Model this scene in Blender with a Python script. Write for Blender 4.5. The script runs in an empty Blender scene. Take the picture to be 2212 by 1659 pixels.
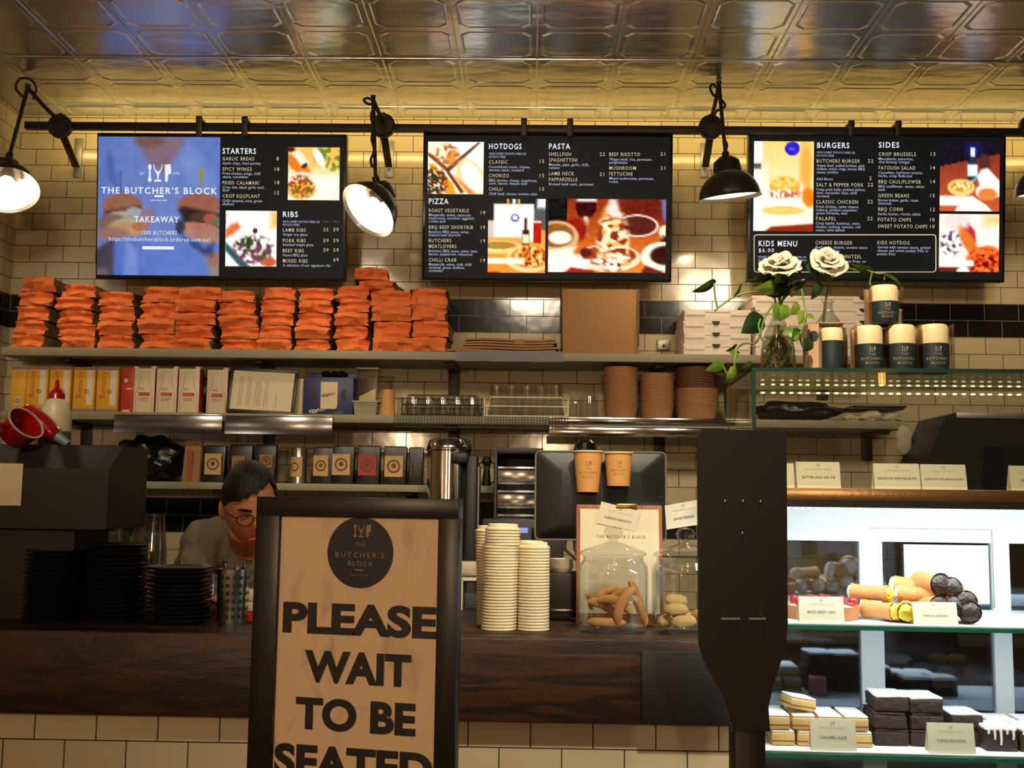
import bpy, bmesh, math, random
from mathutils import Vector as V, Matrix as M, noise as NZ
PI = math.pi
SC = bpy.context.scene
C = SC.collection
# ---------------------------------------------------------------- camera
F, YAW, PIT, ROLL, EYE = 2364.5, .01998, .10761, .01346, 1.40
_f = V((-math.sin(YAW)*math.cos(PIT), math.cos(YAW)*math.cos(PIT), math.sin(PIT)))
_r0 = V((math.cos(YAW), math.sin(YAW), 0)); _u0 = _r0.cross(_f)
CR = _r0*math.cos(ROLL)+_u0*math.sin(ROLL); CU = _u0*math.cos(ROLL)-_r0*math.sin(ROLL)
cam = bpy.data.cameras.new('camera'); cam.sensor_width = 36; cam.lens = F/2212*36; cam.clip_start = .05
co = bpy.data.objects.new('camera', cam); C.objects.link(co)
co.matrix_world = M(((CR.x, CU.x, -_f.x, 0), (CR.y, CU.y, -_f.y, 0), (CR.z, CU.z, -_f.z, EYE), (0, 0, 0, 1)))
SC.camera = co
SC.cycles.transparent_max_bounces = 32
def ray(px, py): return _f*F+CR*(px-1106)-CU*(py-829.5)
def P(px, py, Y):                      # photo pixel -> point at depth Y
    d = ray(px, py); return V((0, 0, EYE))+d*(Y/d.y)
def PZ(px, py, z):                     # photo pixel -> point at height z
    d = ray(px, py); return V((0, 0, EYE))+d*((z-EYE)/d.z)
# ---------------------------------------------------------------- world, exposure, room lights
SC.view_settings.view_transform = 'Standard'; SC.view_settings.look = 'None'
SC.view_settings.exposure = 0; SC.view_settings.gamma = 1; SC.view_settings.use_curve_mapping = False
w = bpy.data.worlds.new('world'); SC.world = w; w.use_nodes = True
w.node_tree.nodes['Background'].inputs[0].default_value = (.9, .75, .55, 1)
w.node_tree.nodes['Background'].inputs[1].default_value = .02
def light(name, kind, loc, energy, col, size=.1, size_y=None, rot=(0, 0, 0), spread=None, parent=None):
    l = bpy.data.lights.new(name, kind); l.energy = energy; l.color = col
    if kind == 'AREA':
        l.size = size
        if size_y: l.shape = 'RECTANGLE'; l.size_y = size_y
        if spread: l.spread = spread
    else: l.shadow_soft_size = size
    o = bpy.data.objects.new(name, l); C.objects.link(o); o.location = loc; o.rotation_euler = rot
    if parent: o.parent = parent
    return o
WY = 4.90                              # back wall
LED = (1, .72, .26); WARM = (1, .69, .41); COOL = (.80, .90, 1)
light('cove_light', 'AREA', (.15, 4.70, 3.035), 8.5, LED, 4.7, .03, (math.radians(112), 0, 0))
def spot(name, loc, aim, e, col, size, blend, rad=.06):
    d = V(aim)-V(loc); o = light(name, 'SPOT', loc, e, col, rad, rot=d.to_track_quat('-Z', 'Y').to_euler()); o.data.spot_size = math.radians(size); o.data.spot_blend = blend
spot('counter_downlight', (.45, 1.5, 3.04), (.35, 2.9, 1.35), 235, (1, .88, .64), 66, .9)
for sx_ in (-1.5, 0, 1.5): spot('shelf_spotlight', (sx_*.9, 1.5, 3.04), (sx_*.95, 4.6, 1.70), 112, (1, .82, .58), 60, .9, .2)
# ---------------------------------------------------------------- materials
def lin(c):
    c = c/255.; return c/12.92 if c <= .04045 else ((c+.055)/1.055)**2.4
def rgb(r, g, b): return (lin(r), lin(g), lin(b), 1)
def nt(m): return m.node_tree.nodes, m.node_tree.links
_mats = {}
def mat(name, col, rough=.5, metal=0, spec=.5, emit=None, es=0, noise=0, nscale=30, bump=0, bscale=60, coat=0, trans=0, sss=0, stretch=None):
    if name in _mats: return _mats[name]
    m = bpy.data.materials.new(name); m.use_nodes = True; N, L = nt(m); b = N['Principled BSDF']
    b.inputs['Base Color'].default_value = col; b.inputs['Roughness'].default_value = rough
    b.inputs['Metallic'].default_value = metal; b.inputs['Specular IOR Level'].default_value = spec
    b.inputs['Coat Weight'].default_value = coat; b.inputs['Transmission Weight'].default_value = trans
    if emit: b.inputs['Emission Color'].default_value = emit; b.inputs['Emission Strength'].default_value = es
    if noise or bump:
        tc = N.new('ShaderNodeTexCoord'); src = tc.outputs['Object']
        if stretch:
            mp = N.new('ShaderNodeMapping'); mp.inputs['Scale'].default_value = stretch; L.new(src, mp.inputs[0]); src = mp.outputs[0]
    if noise:
        n = N.new('ShaderNodeTexNoise'); n.inputs['Scale'].default_value = nscale; n.inputs['Detail'].default_value = 5
        L.new(src, n.inputs['Vector'])
        r = N.new('ShaderNodeMapRange'); r.inputs[3].default_value = 1-noise; r.inputs[4].default_value = 1+noise
        L.new(n.outputs[0], r.inputs[0])
        v = N.new('ShaderNodeVectorMath'); v.operation = 'SCALE'; v.inputs[0].default_value = col[:3]
        L.new(r.outputs[0], v.inputs['Scale']); L.new(v.outputs[0], b.inputs['Base Color'])
    if bump:
        n2 = N.new('ShaderNodeTexNoise'); n2.inputs['Scale'].default_value = bscale; n2.inputs['Detail'].default_value = 4
        L.new(src, n2.inputs['Vector'])
        bp = N.new('ShaderNodeBump'); bp.inputs['Strength'].default_value = bump; bp.inputs['Distance'].default_value = .01
        L.new(n2.outputs[0], bp.inputs['Height']); L.new(bp.outputs[0], b.inputs['Normal'])
    _mats[name] = m; return m
def glass(name, tint=(.93, .96, .94, 1), ior=1.45, rough=.02, boost=0):
    if name in _mats: return _mats[name]
    m = bpy.data.materials.new(name); m.use_nodes = True; N, L = nt(m); N.remove(N['Principled BSDF'])
    t = N.new('ShaderNodeBsdfTransparent'); t.inputs[0].default_value = tint
    g = N.new('ShaderNodeBsdfGlossy'); g.inputs['Roughness'].default_value = rough
    fr = N.new('ShaderNodeLayerWeight'); fr.inputs[0].default_value = .5
    pw = N.new('ShaderNodeMath'); pw.operation = 'POWER'; pw.inputs[1].default_value = 4; L.new(fr.outputs['Facing'], pw.inputs[0])
    ad = N.new('ShaderNodeMath'); ad.operation = 'MULTIPLY_ADD'; ad.inputs[1].default_value = .6; ad.inputs[2].default_value = .04*(ior-1)/.45+boost; L.new(pw.outputs[0], ad.inputs[0]); ad.use_clamp = True
    mx = N.new('ShaderNodeMixShader'); L.new(ad.outputs[0], mx.inputs[0]); L.new(t.outputs[0], mx.inputs[1]); L.new(g.outputs[0], mx.inputs[2])
    L.new(mx.outputs[0], N['Material Output'].inputs[0]); _mats[name] = m; return m
def glow(name, col, s, sample=True):
    if name in _mats: return _mats[name]
    m = bpy.data.materials.new(name); m.use_nodes = True; N, L = nt(m); N.remove(N['Principled BSDF'])
    e = N.new('ShaderNodeEmission'); e.inputs[0].default_value = col; e.inputs[1].default_value = s
    L.new(e.outputs[0], N['Material Output'].inputs[0])
    if not sample: m.cycles.emission_sampling = 'NONE'
    _mats[name] = m; return m
def picture_mat(name='screen_picture', lit=True):
    if name in _mats: return _mats[name]
    m = bpy.data.materials.new(name); m.use_nodes = True; N, L = nt(m); a = N.new('ShaderNodeVertexColor'); a.layer_name = 'Col'
    if lit:
        N.remove(N['Principled BSDF']); e = N.new('ShaderNodeEmission'); e.inputs[1].default_value = 1.15
        L.new(a.outputs[0], e.inputs[0]); L.new(e.outputs[0], N['Material Output'].inputs[0]); m.cycles.emission_sampling = 'NONE'
    else:
        b = N['Principled BSDF']; L.new(a.outputs[0], b.inputs['Base Color']); b.inputs['Roughness'].default_value = .6
    _mats[name] = m; return m
def tiles(name, axis, u0, v0, bw, rh, bands=(), cream=rgb(198, 182, 146), grout=rgb(60, 45, 25)):
    m = bpy.data.materials.new(name); m.use_nodes = True; N, L = nt(m); b = N['Principled BSDF']
    tc = N.new('ShaderNodeTexCoord'); sp = N.new('ShaderNodeSeparateXYZ'); L.new(tc.outputs['Object'], sp.inputs[0])
    def mth(op, a, c, d=None):
        q = N.new('ShaderNodeMath'); q.operation = op
        for i, s in enumerate((a, c, d)):
            if s is None: continue
            if isinstance(s, (int, float)): q.inputs[i].default_value = s
            else: L.new(s, q.inputs[i])
        return q.outputs[0]
    u = mth('SUBTRACT', sp.outputs[axis], u0-bw*.5-bw*200); z = mth('SUBTRACT', sp.outputs['Z'], v0-rh*200)
    cb = N.new('ShaderNodeCombineXYZ'); L.new(u, cb.inputs[0]); L.new(z, cb.inputs[1])
    br = N.new('ShaderNodeTexBrick'); L.new(cb.outputs[0], br.inputs['Vector'])
    br.offset = .5; br.inputs['Scale'].default_value = 1; br.inputs['Brick Width'].default_value = bw; br.inputs['Row Height'].default_value = rh
    br.inputs['Mortar Size'].default_value = .0017; br.inputs['Mortar Smooth'].default_value = .2; br.inputs['Bias'].default_value = 0
    c2 = tuple(x*.9 for x in cream[:3])+(1,)
    br.inputs['Color1'].default_value = cream; br.inputs['Color2'].default_value = c2; br.inputs['Mortar'].default_value = grout
    out = br.outputs['Color']
    if bands:
        bk = N.new('ShaderNodeMix'); bk.data_type = 'RGBA'; L.new(br.outputs['Fac'], bk.inputs[0])
        bk.inputs[6].default_value = rgb(28, 26, 23); bk.inputs[7].default_value = rgb(120, 115, 100)
        f = None
        for z0, z1 in bands:
            g = mth('MULTIPLY', mth('GREATER_THAN', sp.outputs['Z'], z0), mth('LESS_THAN', sp.outputs['Z'], z1))
            f = g if f is None else mth('ADD', f, g)
        mx = N.new('ShaderNodeMix'); mx.data_type = 'RGBA'; L.new(f, mx.inputs[0]); L.new(out, mx.inputs[6]); L.new(bk.outputs[2], mx.inputs[7]); out = mx.outputs[2]
    L.new(out, b.inputs['Base Color'])
    rg = N.new('ShaderNodeMapRange'); L.new(br.outputs['Fac'], rg.inputs[0]); rg.inputs[3].default_value = .12; rg.inputs[4].default_value = .8
    L.new(rg.outputs[0], b.inputs['Roughness'])
    nz = N.new('ShaderNodeTexNoise'); nz.inputs['Scale'].default_value = 9; L.new(tc.outputs['Object'], nz.inputs['Vector'])
    inv = mth('SUBTRACT', 1.0, br.outputs['Fac']); h = mth('ADD', mth('MULTIPLY', nz.outputs[0], .35), mth('MULTIPLY', inv, .25))
    bp = N.new('ShaderNodeBump'); bp.inputs['Strength'].default_value = .35; bp.inputs['Distance'].default_value = .006
    L.new(h, bp.inputs['Height']); L.new(bp.outputs[0], b.inputs['Normal']); _mats[name] = m
    return m
def wood(name, dark, lightc, scale=(1.2, 9, 9), rough=.45):
    m = bpy.data.materials.new(name); m.use_nodes = True; N, L = nt(m); b = N['Principled BSDF']
    tc = N.new('ShaderNodeTexCoord'); mp = N.new('ShaderNodeMapping'); mp.inputs['Scale'].default_value = scale; L.new(tc.outputs['Object'], mp.inputs[0])
    n = N.new('ShaderNodeTexNoise'); n.inputs['Scale'].default_value = 1.6; n.inputs['Detail'].default_value = 3; n.inputs['Distortion'].default_value = .4; L.new(mp.outputs[0], n.inputs['Vector'])
    ml = N.new('ShaderNodeMath'); ml.operation = 'MULTIPLY'; ml.inputs[1].default_value = 26; L.new(n.outputs[0], ml.inputs[0])
    sn = N.new('ShaderNodeMath'); sn.operation = 'SINE'; L.new(ml.outputs[0], sn.inputs[0])
    n2 = N.new('ShaderNodeTexNoise'); n2.inputs['Scale'].default_value = 40; L.new(mp.outputs[0], n2.inputs['Vector'])
    ad = N.new('ShaderNodeMath'); ad.operation = 'MULTIPLY_ADD'; ad.inputs[1].default_value = .35; L.new(sn.outputs[0], ad.inputs[0]); L.new(n2.outputs[0], ad.inputs[2])
    mx = N.new('ShaderNodeMix'); mx.data_type = 'RGBA'; mx.inputs[6].default_value = dark; mx.inputs[7].default_value = lightc; mx.clamp_factor = True
    L.new(ad.outputs[0], mx.inputs[0]); L.new(mx.outputs[2], b.inputs['Base Color']); b.inputs['Roughness'].default_value = rough
    bp = N.new('ShaderNodeBump'); bp.inputs['Strength'].default_value = .25; bp.inputs['Distance'].default_value = .003
    L.new(ad.outputs[0], bp.inputs['Height']); L.new(bp.outputs[0], b.inputs['Normal']); _mats[name] = m; return m
# ---------------------------------------------------------------- geometry helpers
class B:
    def __init__(s): s.bm = bmesh.new(); s.cl = None
    def _tf(s, vs, mtx):
        if mtx is not None: bmesh.ops.transform(s.bm, matrix=mtx, verts=vs)
    def box(s, c, d, bev=0, mtx=None, mi=0, seg=2):
        r = bmesh.ops.create_cube(s.bm, size=1); vs = r['verts']
        bmesh.ops.scale(s.bm, vec=V(d), verts=vs); bmesh.ops.translate(s.bm, vec=V(c), verts=vs)
        if mi:
            for f in {f for v in vs for f in v.link_faces}: f.material_index = mi
        if bev:
            es = list({e for v in vs for e in v.link_edges})
            q = bmesh.ops.bevel(s.bm, geom=es, offset=bev, segments=seg, affect='EDGES', profile=.5)
            vs = [v for v in q['verts']] if mtx is not None else vs
            if mi:
                for f in q['faces']: f.material_index = mi
            if mtx is not None: vs = list({v for f in q['faces'] for v in f.verts} | {v for v in vs if v.is_valid} | {v for f in q['faces'] for e in f.edges for g in e.link_faces for v in g.verts})
        s._tf(vs, mtx); return s
    def lathe(s, prof, seg=24, c=(0, 0, 0), mtx=None, mi=0, a0=0, a1=2*PI, close=False):
        full = abs(a1-a0-2*PI) < 1e-6; n = seg if full else seg+1; rings = []; c = V(c)
        for r, z in prof:
            if r < 1e-6: rings.append([s.bm.verts.new(c+V((0, 0, z)))]*n)
            else: rings.append([s.bm.verts.new(c+V((r*math.cos(a0+(a1-a0)*i/seg), r*math.sin(a0+(a1-a0)*i/seg), z))) for i in range(n)])
        if close: rings.append(rings[0])
        vs = list({v for R in rings for v in R})
        for A, Bq in zip(rings, rings[1:]):
            for i in range(n if full else n-1):
                j = (i+1) % n; q = []
                for v in (A[i], A[j], Bq[j], Bq[i]):
                    if v not in q: q.append(v)
                if len(q) > 2:
                    try: f = s.bm.faces.new(q); f.material_index = mi
                    except ValueError: pass
        s._tf(vs, mtx); return s
    def tube(s, pts, r, seg=8, mi=0, closed=False, cap=True):
        pts = [V(p) for p in pts]; n = len(pts); rr = r if isinstance(r, (list, tuple)) else [r]*n; rings = []; up = None
        for i, p in enumerate(pts):
            a = pts[i-1] if (i > 0 or closed) else p; b = pts[(i+1) % n] if (i < n-1 or closed) else p
            t = (b-a).normalized() if (b-a).length > 1e-9 else V((0, 0, 1))
            if up is None: up = t.orthogonal().normalized()
            up = (up-t*up.dot(t)); up = up.normalized() if up.length > 1e-6 else t.orthogonal().normalized(); sd = t.cross(up)
            rings.append([s.bm.verts.new(p+(up*math.cos(2*PI*k/seg)+sd*math.sin(2*PI*k/seg))*rr[i]) for k in range(seg)])
        if closed: rings.append(rings[0])
        for A, Q in zip(rings, rings[1:]):
            for k in range(seg):
                f = s.bm.faces.new((A[k], A[(k+1) % seg], Q[(k+1) % seg], Q[k])); f.material_index = mi
        if cap and not closed:
            f = s.bm.faces.new(list(reversed(rings[0]))); f.material_index = mi
            f = s.bm.faces.new(rings[-1]); f.material_index = mi
        return s
    def poly(s, pts, d=None, mi=0):
        vs = [s.bm.verts.new(V(p)) for p in pts]; f = s.bm.faces.new(vs); f.material_index = mi
        if d is not None:
            d = V(d); r = bmesh.ops.extrude_face_region(s.bm, geom=[f]); nv = [x for x in r['geom'] if isinstance(x, bmesh.types.BMVert)]
            bmesh.ops.translate(s.bm, vec=d, verts=nv)
            for x in r['geom']:
                if isinstance(x, bmesh.types.BMFace): x.material_index = mi
            for e in f.edges:
                for g in e.link_faces: g.material_index = mi
            bmesh.ops.recalc_face_normals(s.bm, faces=list({g for v in vs+nv for g in v.link_faces}))
        return s
    def blob(s, c, d, sub=2, amp=0, fr=8, seed=0, mtx=None, mi=0, fn=None):
        r = bmesh.ops.create_icosphere(s.bm, subdivisions=sub, radius=1); vs = r['verts']
        for v in vs:
            p = v.co.copy()
            if fn: p = fn(p)
            if amp: p *= 1+amp*NZ.noise(v.co*fr+V((seed*7.3, seed*3.1, 0)))
            v.co = V((p.x*d[0], p.y*d[1], p.z*d[2]))
        if mi:
            for f in {f for v in vs for f in v.link_faces}: f.material_index = mi
        if mtx is not None: s._tf(vs, mtx)
        bmesh.ops.translate(s.bm, vec=V(c), verts=vs); return s
    def grid(s, nx, ny, fn, col=None, mi=0):
        if col and s.cl is None: s.cl = s.bm.loops.layers.float_color.new('Col')
        g = [[s.bm.verts.new(V(fn(i/nx, j/ny))) for i in range(nx+1)] for j in range(ny+1)]
        cc = [[col(i/nx, j/ny) for i in range(nx+1)] for j in range(ny+1)] if col else None
        for j in range(ny):
            for i in range(nx):
                ij = ((i, j), (i, j+1), (i+1, j+1), (i+1, j)); f = s.bm.faces.new([g[b][a] for a, b in ij]); f.material_index = mi
                if cc:
                    for lp, (a, b) in zip(f.loops, ij): lp[s.cl] = cc[b][a]
        return s
    def raw(s, verts, faces, mi=0):
        vs = [s.bm.verts.new(v) for v in verts]
        for f in faces:
            try: q = s.bm.faces.new([vs[i] for i in f]); q.material_index = mi
            except ValueError: pass
        return s
    def out(s, name, mats, parent=None, smooth=True, label=None, ang=35):
        me = bpy.data.meshes.new(name); s.bm.normal_update(); s.bm.to_mesh(me); s.bm.free()
        for m in (mats if isinstance(mats, (list, tuple)) else [mats]): me.materials.append(m)
        o = bpy.data.objects.new(name, me); C.objects.link(o)
        if parent: o.parent = parent
        if label: o['label'] = label
        if smooth:
            me.shade_smooth()
            try: me.set_sharp_from_angle(angle=math.radians(ang))
            except Exception: pass
        return o
def tag(o, label, cat, group=None):
    o['label'] = label; o['category'] = cat
    if group: o['group'] = group
    return o
def thing(name, label, cat, loc=(0, 0, 0), group=None, rz=0, mtx=None):
    o = bpy.data.objects.new(name, None); C.objects.link(o); o.empty_display_size = .05
    if mtx is not None: o.matrix_world = mtx
    else: o.location = loc; o.rotation_euler = (0, 0, rz)
    return tag(o, label, cat, group)
def one(b, name, mats, label, cat, loc=(0, 0, 0), group=None, rz=0, smooth=True, ang=35):
    o = b.out(name, mats, None, smooth, ang=ang); o.location = loc; o.rotation_euler = (0, 0, rz); return tag(o, label, cat, group)
def struct(b, name, m, smooth=False):
    o = b.out(name, m, None, smooth); o['kind'] = 'structure'; return o
_kids = {}
def kids(o): return [c for c in bpy.data.objects if c.parent == o]
def dup(root, loc, label=None, rot=None, kc=None, scale=None):
    r = root.copy(); C.objects.link(r); r.location = loc
    if rot is not None: r.rotation_euler = rot
    if scale is not None: r.scale = scale
    if label: r['label'] = label
    for ch in (kids(root) if kc is None else kc):
        c = ch.copy(); C.objects.link(c); c.parent = r
    return r
ORD = ['zeroth','first','second','third','fourth','fifth','sixth','seventh','eighth','ninth','tenth','eleventh','twelfth','thirteenth','fourteenth','fifteenth','sixteenth','seventeenth','eighteenth','nineteenth','twentieth']
def ordi(n):
    if n <= 20: return ORD[n]
    t = ['', '', 'twenty', 'thirty', 'forty'][n//10]; u = n % 10
    return t+'-'+ORD[u] if u else {20: 'twentieth', 30: 'thirtieth', 40: 'fortieth'}[n]
def updown(i, n):                       # name for item i (0 = lowest) of n
    if i == 0: return 'lowest'
    if i == n-1: return 'topmost'
    return ordi(i+1)+' from the bottom'
def rect(x0, y0, x1, y1, Y):            # pixel rectangle standing at depth Y -> base centre, width, height
    a = P(x0, y1, Y); b = P(x1, y1, Y); t = P((x0+x1)/2, y0, Y); c = (a+b)/2
    return c, b.x-a.x, t.z-c.z
# flat writing -------------------------------------------------------------
_tx = {}
def textgeo(s, bold=0., space=1.):
    k = (s, bold, space)
    if k in _tx: return _tx[k]
    cu = bpy.data.curves.new('t', 'FONT'); cu.body = s; cu.size = 1; cu.offset = bold; cu.space_character = space; cu.resolution_u = 8 if bold > .025 else 2; cu.fill_mode = 'FRONT'
    o = bpy.data.objects.new('t', cu); C.objects.link(o); dg = bpy.context.evaluated_depsgraph_get(); dg.update()
    me = bpy.data.meshes.new_from_object(o.evaluated_get(dg))
    vs = [v.co.copy() for v in me.vertices]; fs = [tuple(p.vertices) for p in me.polygons]
    bpy.data.objects.remove(o); bpy.data.curves.remove(cu); bpy.data.meshes.remove(me); _tx[k] = (vs, fs); return vs, fs
CAP = .729
def put(b, s, x, y, h, x1=None, bold=.012, space=1.06, al='l', fn=None, mi=0, z=0, wmax=None):
    """writing with cap height h, baseline y, from x (to x1); fn bends (x,y,z) onto a surface"""
    vs, fs = textgeo(s, bold, space)
    if not vs: return b
    mn = min(v.x for v in vs); mxx = max(v.x for v in vs); k = h/CAP; kx = k
    if x1 is not None: kx = (x1-x)/(mxx-mn)
    elif wmax and (mxx-mn)*kx > wmax: kx = wmax/(mxx-mn)
    off = {'l': 0, 'c': -(mxx-mn)*kx/2, 'r': -(mxx-mn)*kx}[al]
    fn = fn or (lambda a, c, d: V((a, c, d)))
    return b.raw([fn(x+off+(v.x-mn)*kx, y+v.y*k, z) for v in vs], fs, mi)
# ---------------------------------------------------------------- room
XL = P(36, 420, WY).x; XR = 3.2; ZC = P(1150, 257, WY).z; YB = -3.6
Z0, X0, TW, TH = EYE+1.6785, -2.323, .1525, .0763
def row(y, x=1000): return round((P(x, y, WY).z-Z0)/TH)*TH+Z0
b1 = (row(719)-.0005, row(648)+.0005); b2z = row(1076, 300); b2 = (b2z-2*TH, b2z)
TM = tiles('wall_tiles', 'X', X0, Z0, TW, TH, (b1, b2))
TL = tiles('side_wall_tiles', 'Y', .03, Z0, TW, TH, (b1, b2))
CT = tiles('counter_tiles', 'X', -1.2182, EYE-.595, TW, TH, (), rgb(206, 190, 160), grout=rgb(48, 36, 22))
dk = mat('dark_plaster', rgb(90, 76, 60), .8, noise=.2, nscale=3)
fl = mat('timber_floor', rgb(92, 70, 48), .5, noise=.3, nscale=6, stretch=(1, 8, 1))
def wallbox(n, c, d, m): return struct(B().box(c, d), n, m)
wallbox('wall_back', ((XL+XR)/2, WY+.05, ZC/2), (XR-XL+.2, .1, ZC), TM)
wallbox('wall_left', (XL-.05, (YB+WY)/2, ZC/2), (.1, WY-YB, ZC), TL)
wallbox('wall_right', (XR+.05, (YB+WY)/2, ZC/2), (.1, WY-YB, ZC), dk)
wallbox('wall_front', ((XL+XR)/2, YB-.05, ZC/2), (XR-XL+.2, .1, ZC), dk)
wallbox('floor', ((XL+XR)/2, (YB+WY)/2, -.05), (XR-XL+.2, WY-YB+.2, .1), fl)
# pressed metal ceiling: sheets with raised octagonal frames
cs = (PZ(1150, 65, ZC).y-PZ(1150, 232, ZC).y)/3*-1; cs = abs(PZ(1150, 65, ZC).y-PZ(1150, 232, ZC).y)/3
yl0 = PZ(1150, 232, ZC).y; ca = PZ(376, 181, ZC).x; cw = (PZ(687, 181, ZC).x-ca)/2
tin = bpy.data.materials.new('pressed_tin'); tin.use_nodes = True
N, L = nt(tin); bb = N['Principled BSDF']; bb.inputs['Base Color'].default_value = rgb(190, 193, 194); bb.inputs['Metallic'].default_value = .85; bb.inputs['Roughness'].default_value = .24
tc = N.new('ShaderNodeTexCoord'); mp = N.new('ShaderNodeMapping'); mp.inputs['Scale'].default_value = (1.6, 3.2, 1); L.new(tc.outputs['Object'], mp.inputs[0])
nz = N.new('ShaderNodeTexNoise'); nz.inputs['Scale'].default_value = 2.2; nz.inputs['Detail'].default_value = 3; L.new(mp.outputs[0], nz.inputs['Vector'])
bp = N.new('ShaderNodeBump'); bp.inputs['Strength'].default_value = .35; bp.inputs['Distance'].default_value = .02; L.new(nz.outputs[0], bp.inputs['Height']); L.new(bp.outputs[0], bb.inputs['Normal'])
cb = B().box(((XL+XR)/2, (YB+WY)/2, ZC+.05), (XR-XL+.2, WY-YB+.2, .1))
def ring(b, x0, x1, y0, y1, z, wd, ht, ch):
    def octo(i, zz):
        a, c, d, e, k = x0+i, x1-i, y0+i, y1-i, ch
        return [b.bm.verts.new(q) for q in ((a+k, d, zz), (c-k, d, zz), (c, d+k, zz), (c, e-k, zz), (c-k, e, zz), (a+k, e, zz), (a, e-k, zz), (a, d+k, zz))]
    R = [octo(0, z), octo(wd*.5, z-ht), octo(wd, z)]
    for A, Q in zip(R, R[1:]):
        for i in range(8): b.bm.faces.new((A[i], Q[i], Q[(i+1) % 8], A[(i+1) % 8]))
nr = 0
for j in range(-1, 7):
    y1 = yl0-(j)*cs
    if j == -1: continue
    for i in range(-14, 18):
        x0 = ca+i*cw
        if x0 < XL or x0+cw > XR: continue
        ring(cb, x0+.014, x0+cw-.014, y1-cs+.012, y1-.012, ZC+.001, .020, .0026, .030)
    if j % 2 == 0: cb.tube([(XL, y1, ZC), (XR, y1, ZC)], .005, 6)
for i in range(-14, 18):
    if XL < ca+i*cw < XR: cb.tube([(ca+i*cw, yl0-6*cs, ZC+.001), (ca+i*cw, WY-.002, ZC+.001)], .0035, 6)
for i in range(-14, 18):
    x0 = ca+i*cw
    if x0 > XL and x0+cw < XR: ring(cb, x0+.014, x0+cw-.014, yl0+.012, WY-.01, ZC+.001, .02, .005, .02)
struct(cb, 'ceiling', tin)
_dk = mat('black_can', rgb(30, 28, 26), .5)
for i_, (x_, y_) in enumerate(((.45, 1.5), (-1.35, 1.5), (0, 1.5), (1.35, 1.5))):
    t = thing('ceiling_spotlight', ('small black ceiling spotlight aimed at the counter', 'small black ceiling spotlight aimed at the left shelves', 'small black ceiling spotlight aimed at the middle shelves', 'small black ceiling spotlight aimed at the right shelves')[i_], 'lamp', (x_, y_-.06, ZC), 'ceiling spotlights')
    B().lathe([(0, 0), (.035, 0), (.035, -.012), (0, -.012)], 20).out('mount', _dk, t); B().lathe([(.05, -.012), (.09, -.04), (.10, -.10), (.096, -.10), (.086, -.05), (0, -.03)], 20).out('can', _dk, t)
# ---------------------------------------------------------------- lighting rail and lamps
blk = mat('black_metal', rgb(58, 52, 44), .45, .3, noise=.15, nscale=25)
blk2 = mat('black_enamel', rgb(38, 34, 30), .28, 0, coat=.3)
galv = mat('galvanised_steel', rgb(160, 158, 150), .45, .8, noise=.15, nscale=40)
steel = mat('brushed_steel', rgb(190, 188, 182), .25, 1, noise=.08, nscale=60, bump=.05, bscale=200)
chrome = mat('polished_steel', rgb(205, 203, 198), .1, 1)
RY = 4.60
rl = P(50, 278, RY); rz = P(1100, 279, RY).z
rail = thing('lamp_rail', 'long black horizontal bar above the three menu screens carrying the lamps', 'rail', (rl.x, RY, rz))
B().box((1.6+(XR-rl.x-3.2)/2, 0, 0), (XR-rl.x-.02, .03, .032), .003).out('bar', blk, rail)
for px, bx in ((130, 170), (828, 842), (1535, 1522), (2225, 2225)):
    x = P(bx, 330, WY).x-rl.x; jx = P(px, 274, RY).x-rl.x; zb = P(px, 372, WY).z-rz
    B().box((x, WY-RY-.004, (.04+zb-.02)/2), (.036, .008, .04-zb+.03), .001).box((x, WY-RY-.01, zb+.01), (.012, .008, .012), .003).out('wall_plate', galv, rail)
    a = V((x, WY-RY-.02, zb+.02)); b_ = V((jx, .0, -.01)); d = (b_-a)
    B().box((0, 0, d.length/2), (.032, .008, d.length), .001, mtx=M.Translation(a) @ d.to_track_quat('Z', 'Y').to_matrix().to_4x4()).out('strut', blk, rail)
bulbm = glow('lamp_bulb_glow', (1, .80, .50, 1), 165)
shade_in = mat('white_enamel', rgb(240, 232, 215), .35)
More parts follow.
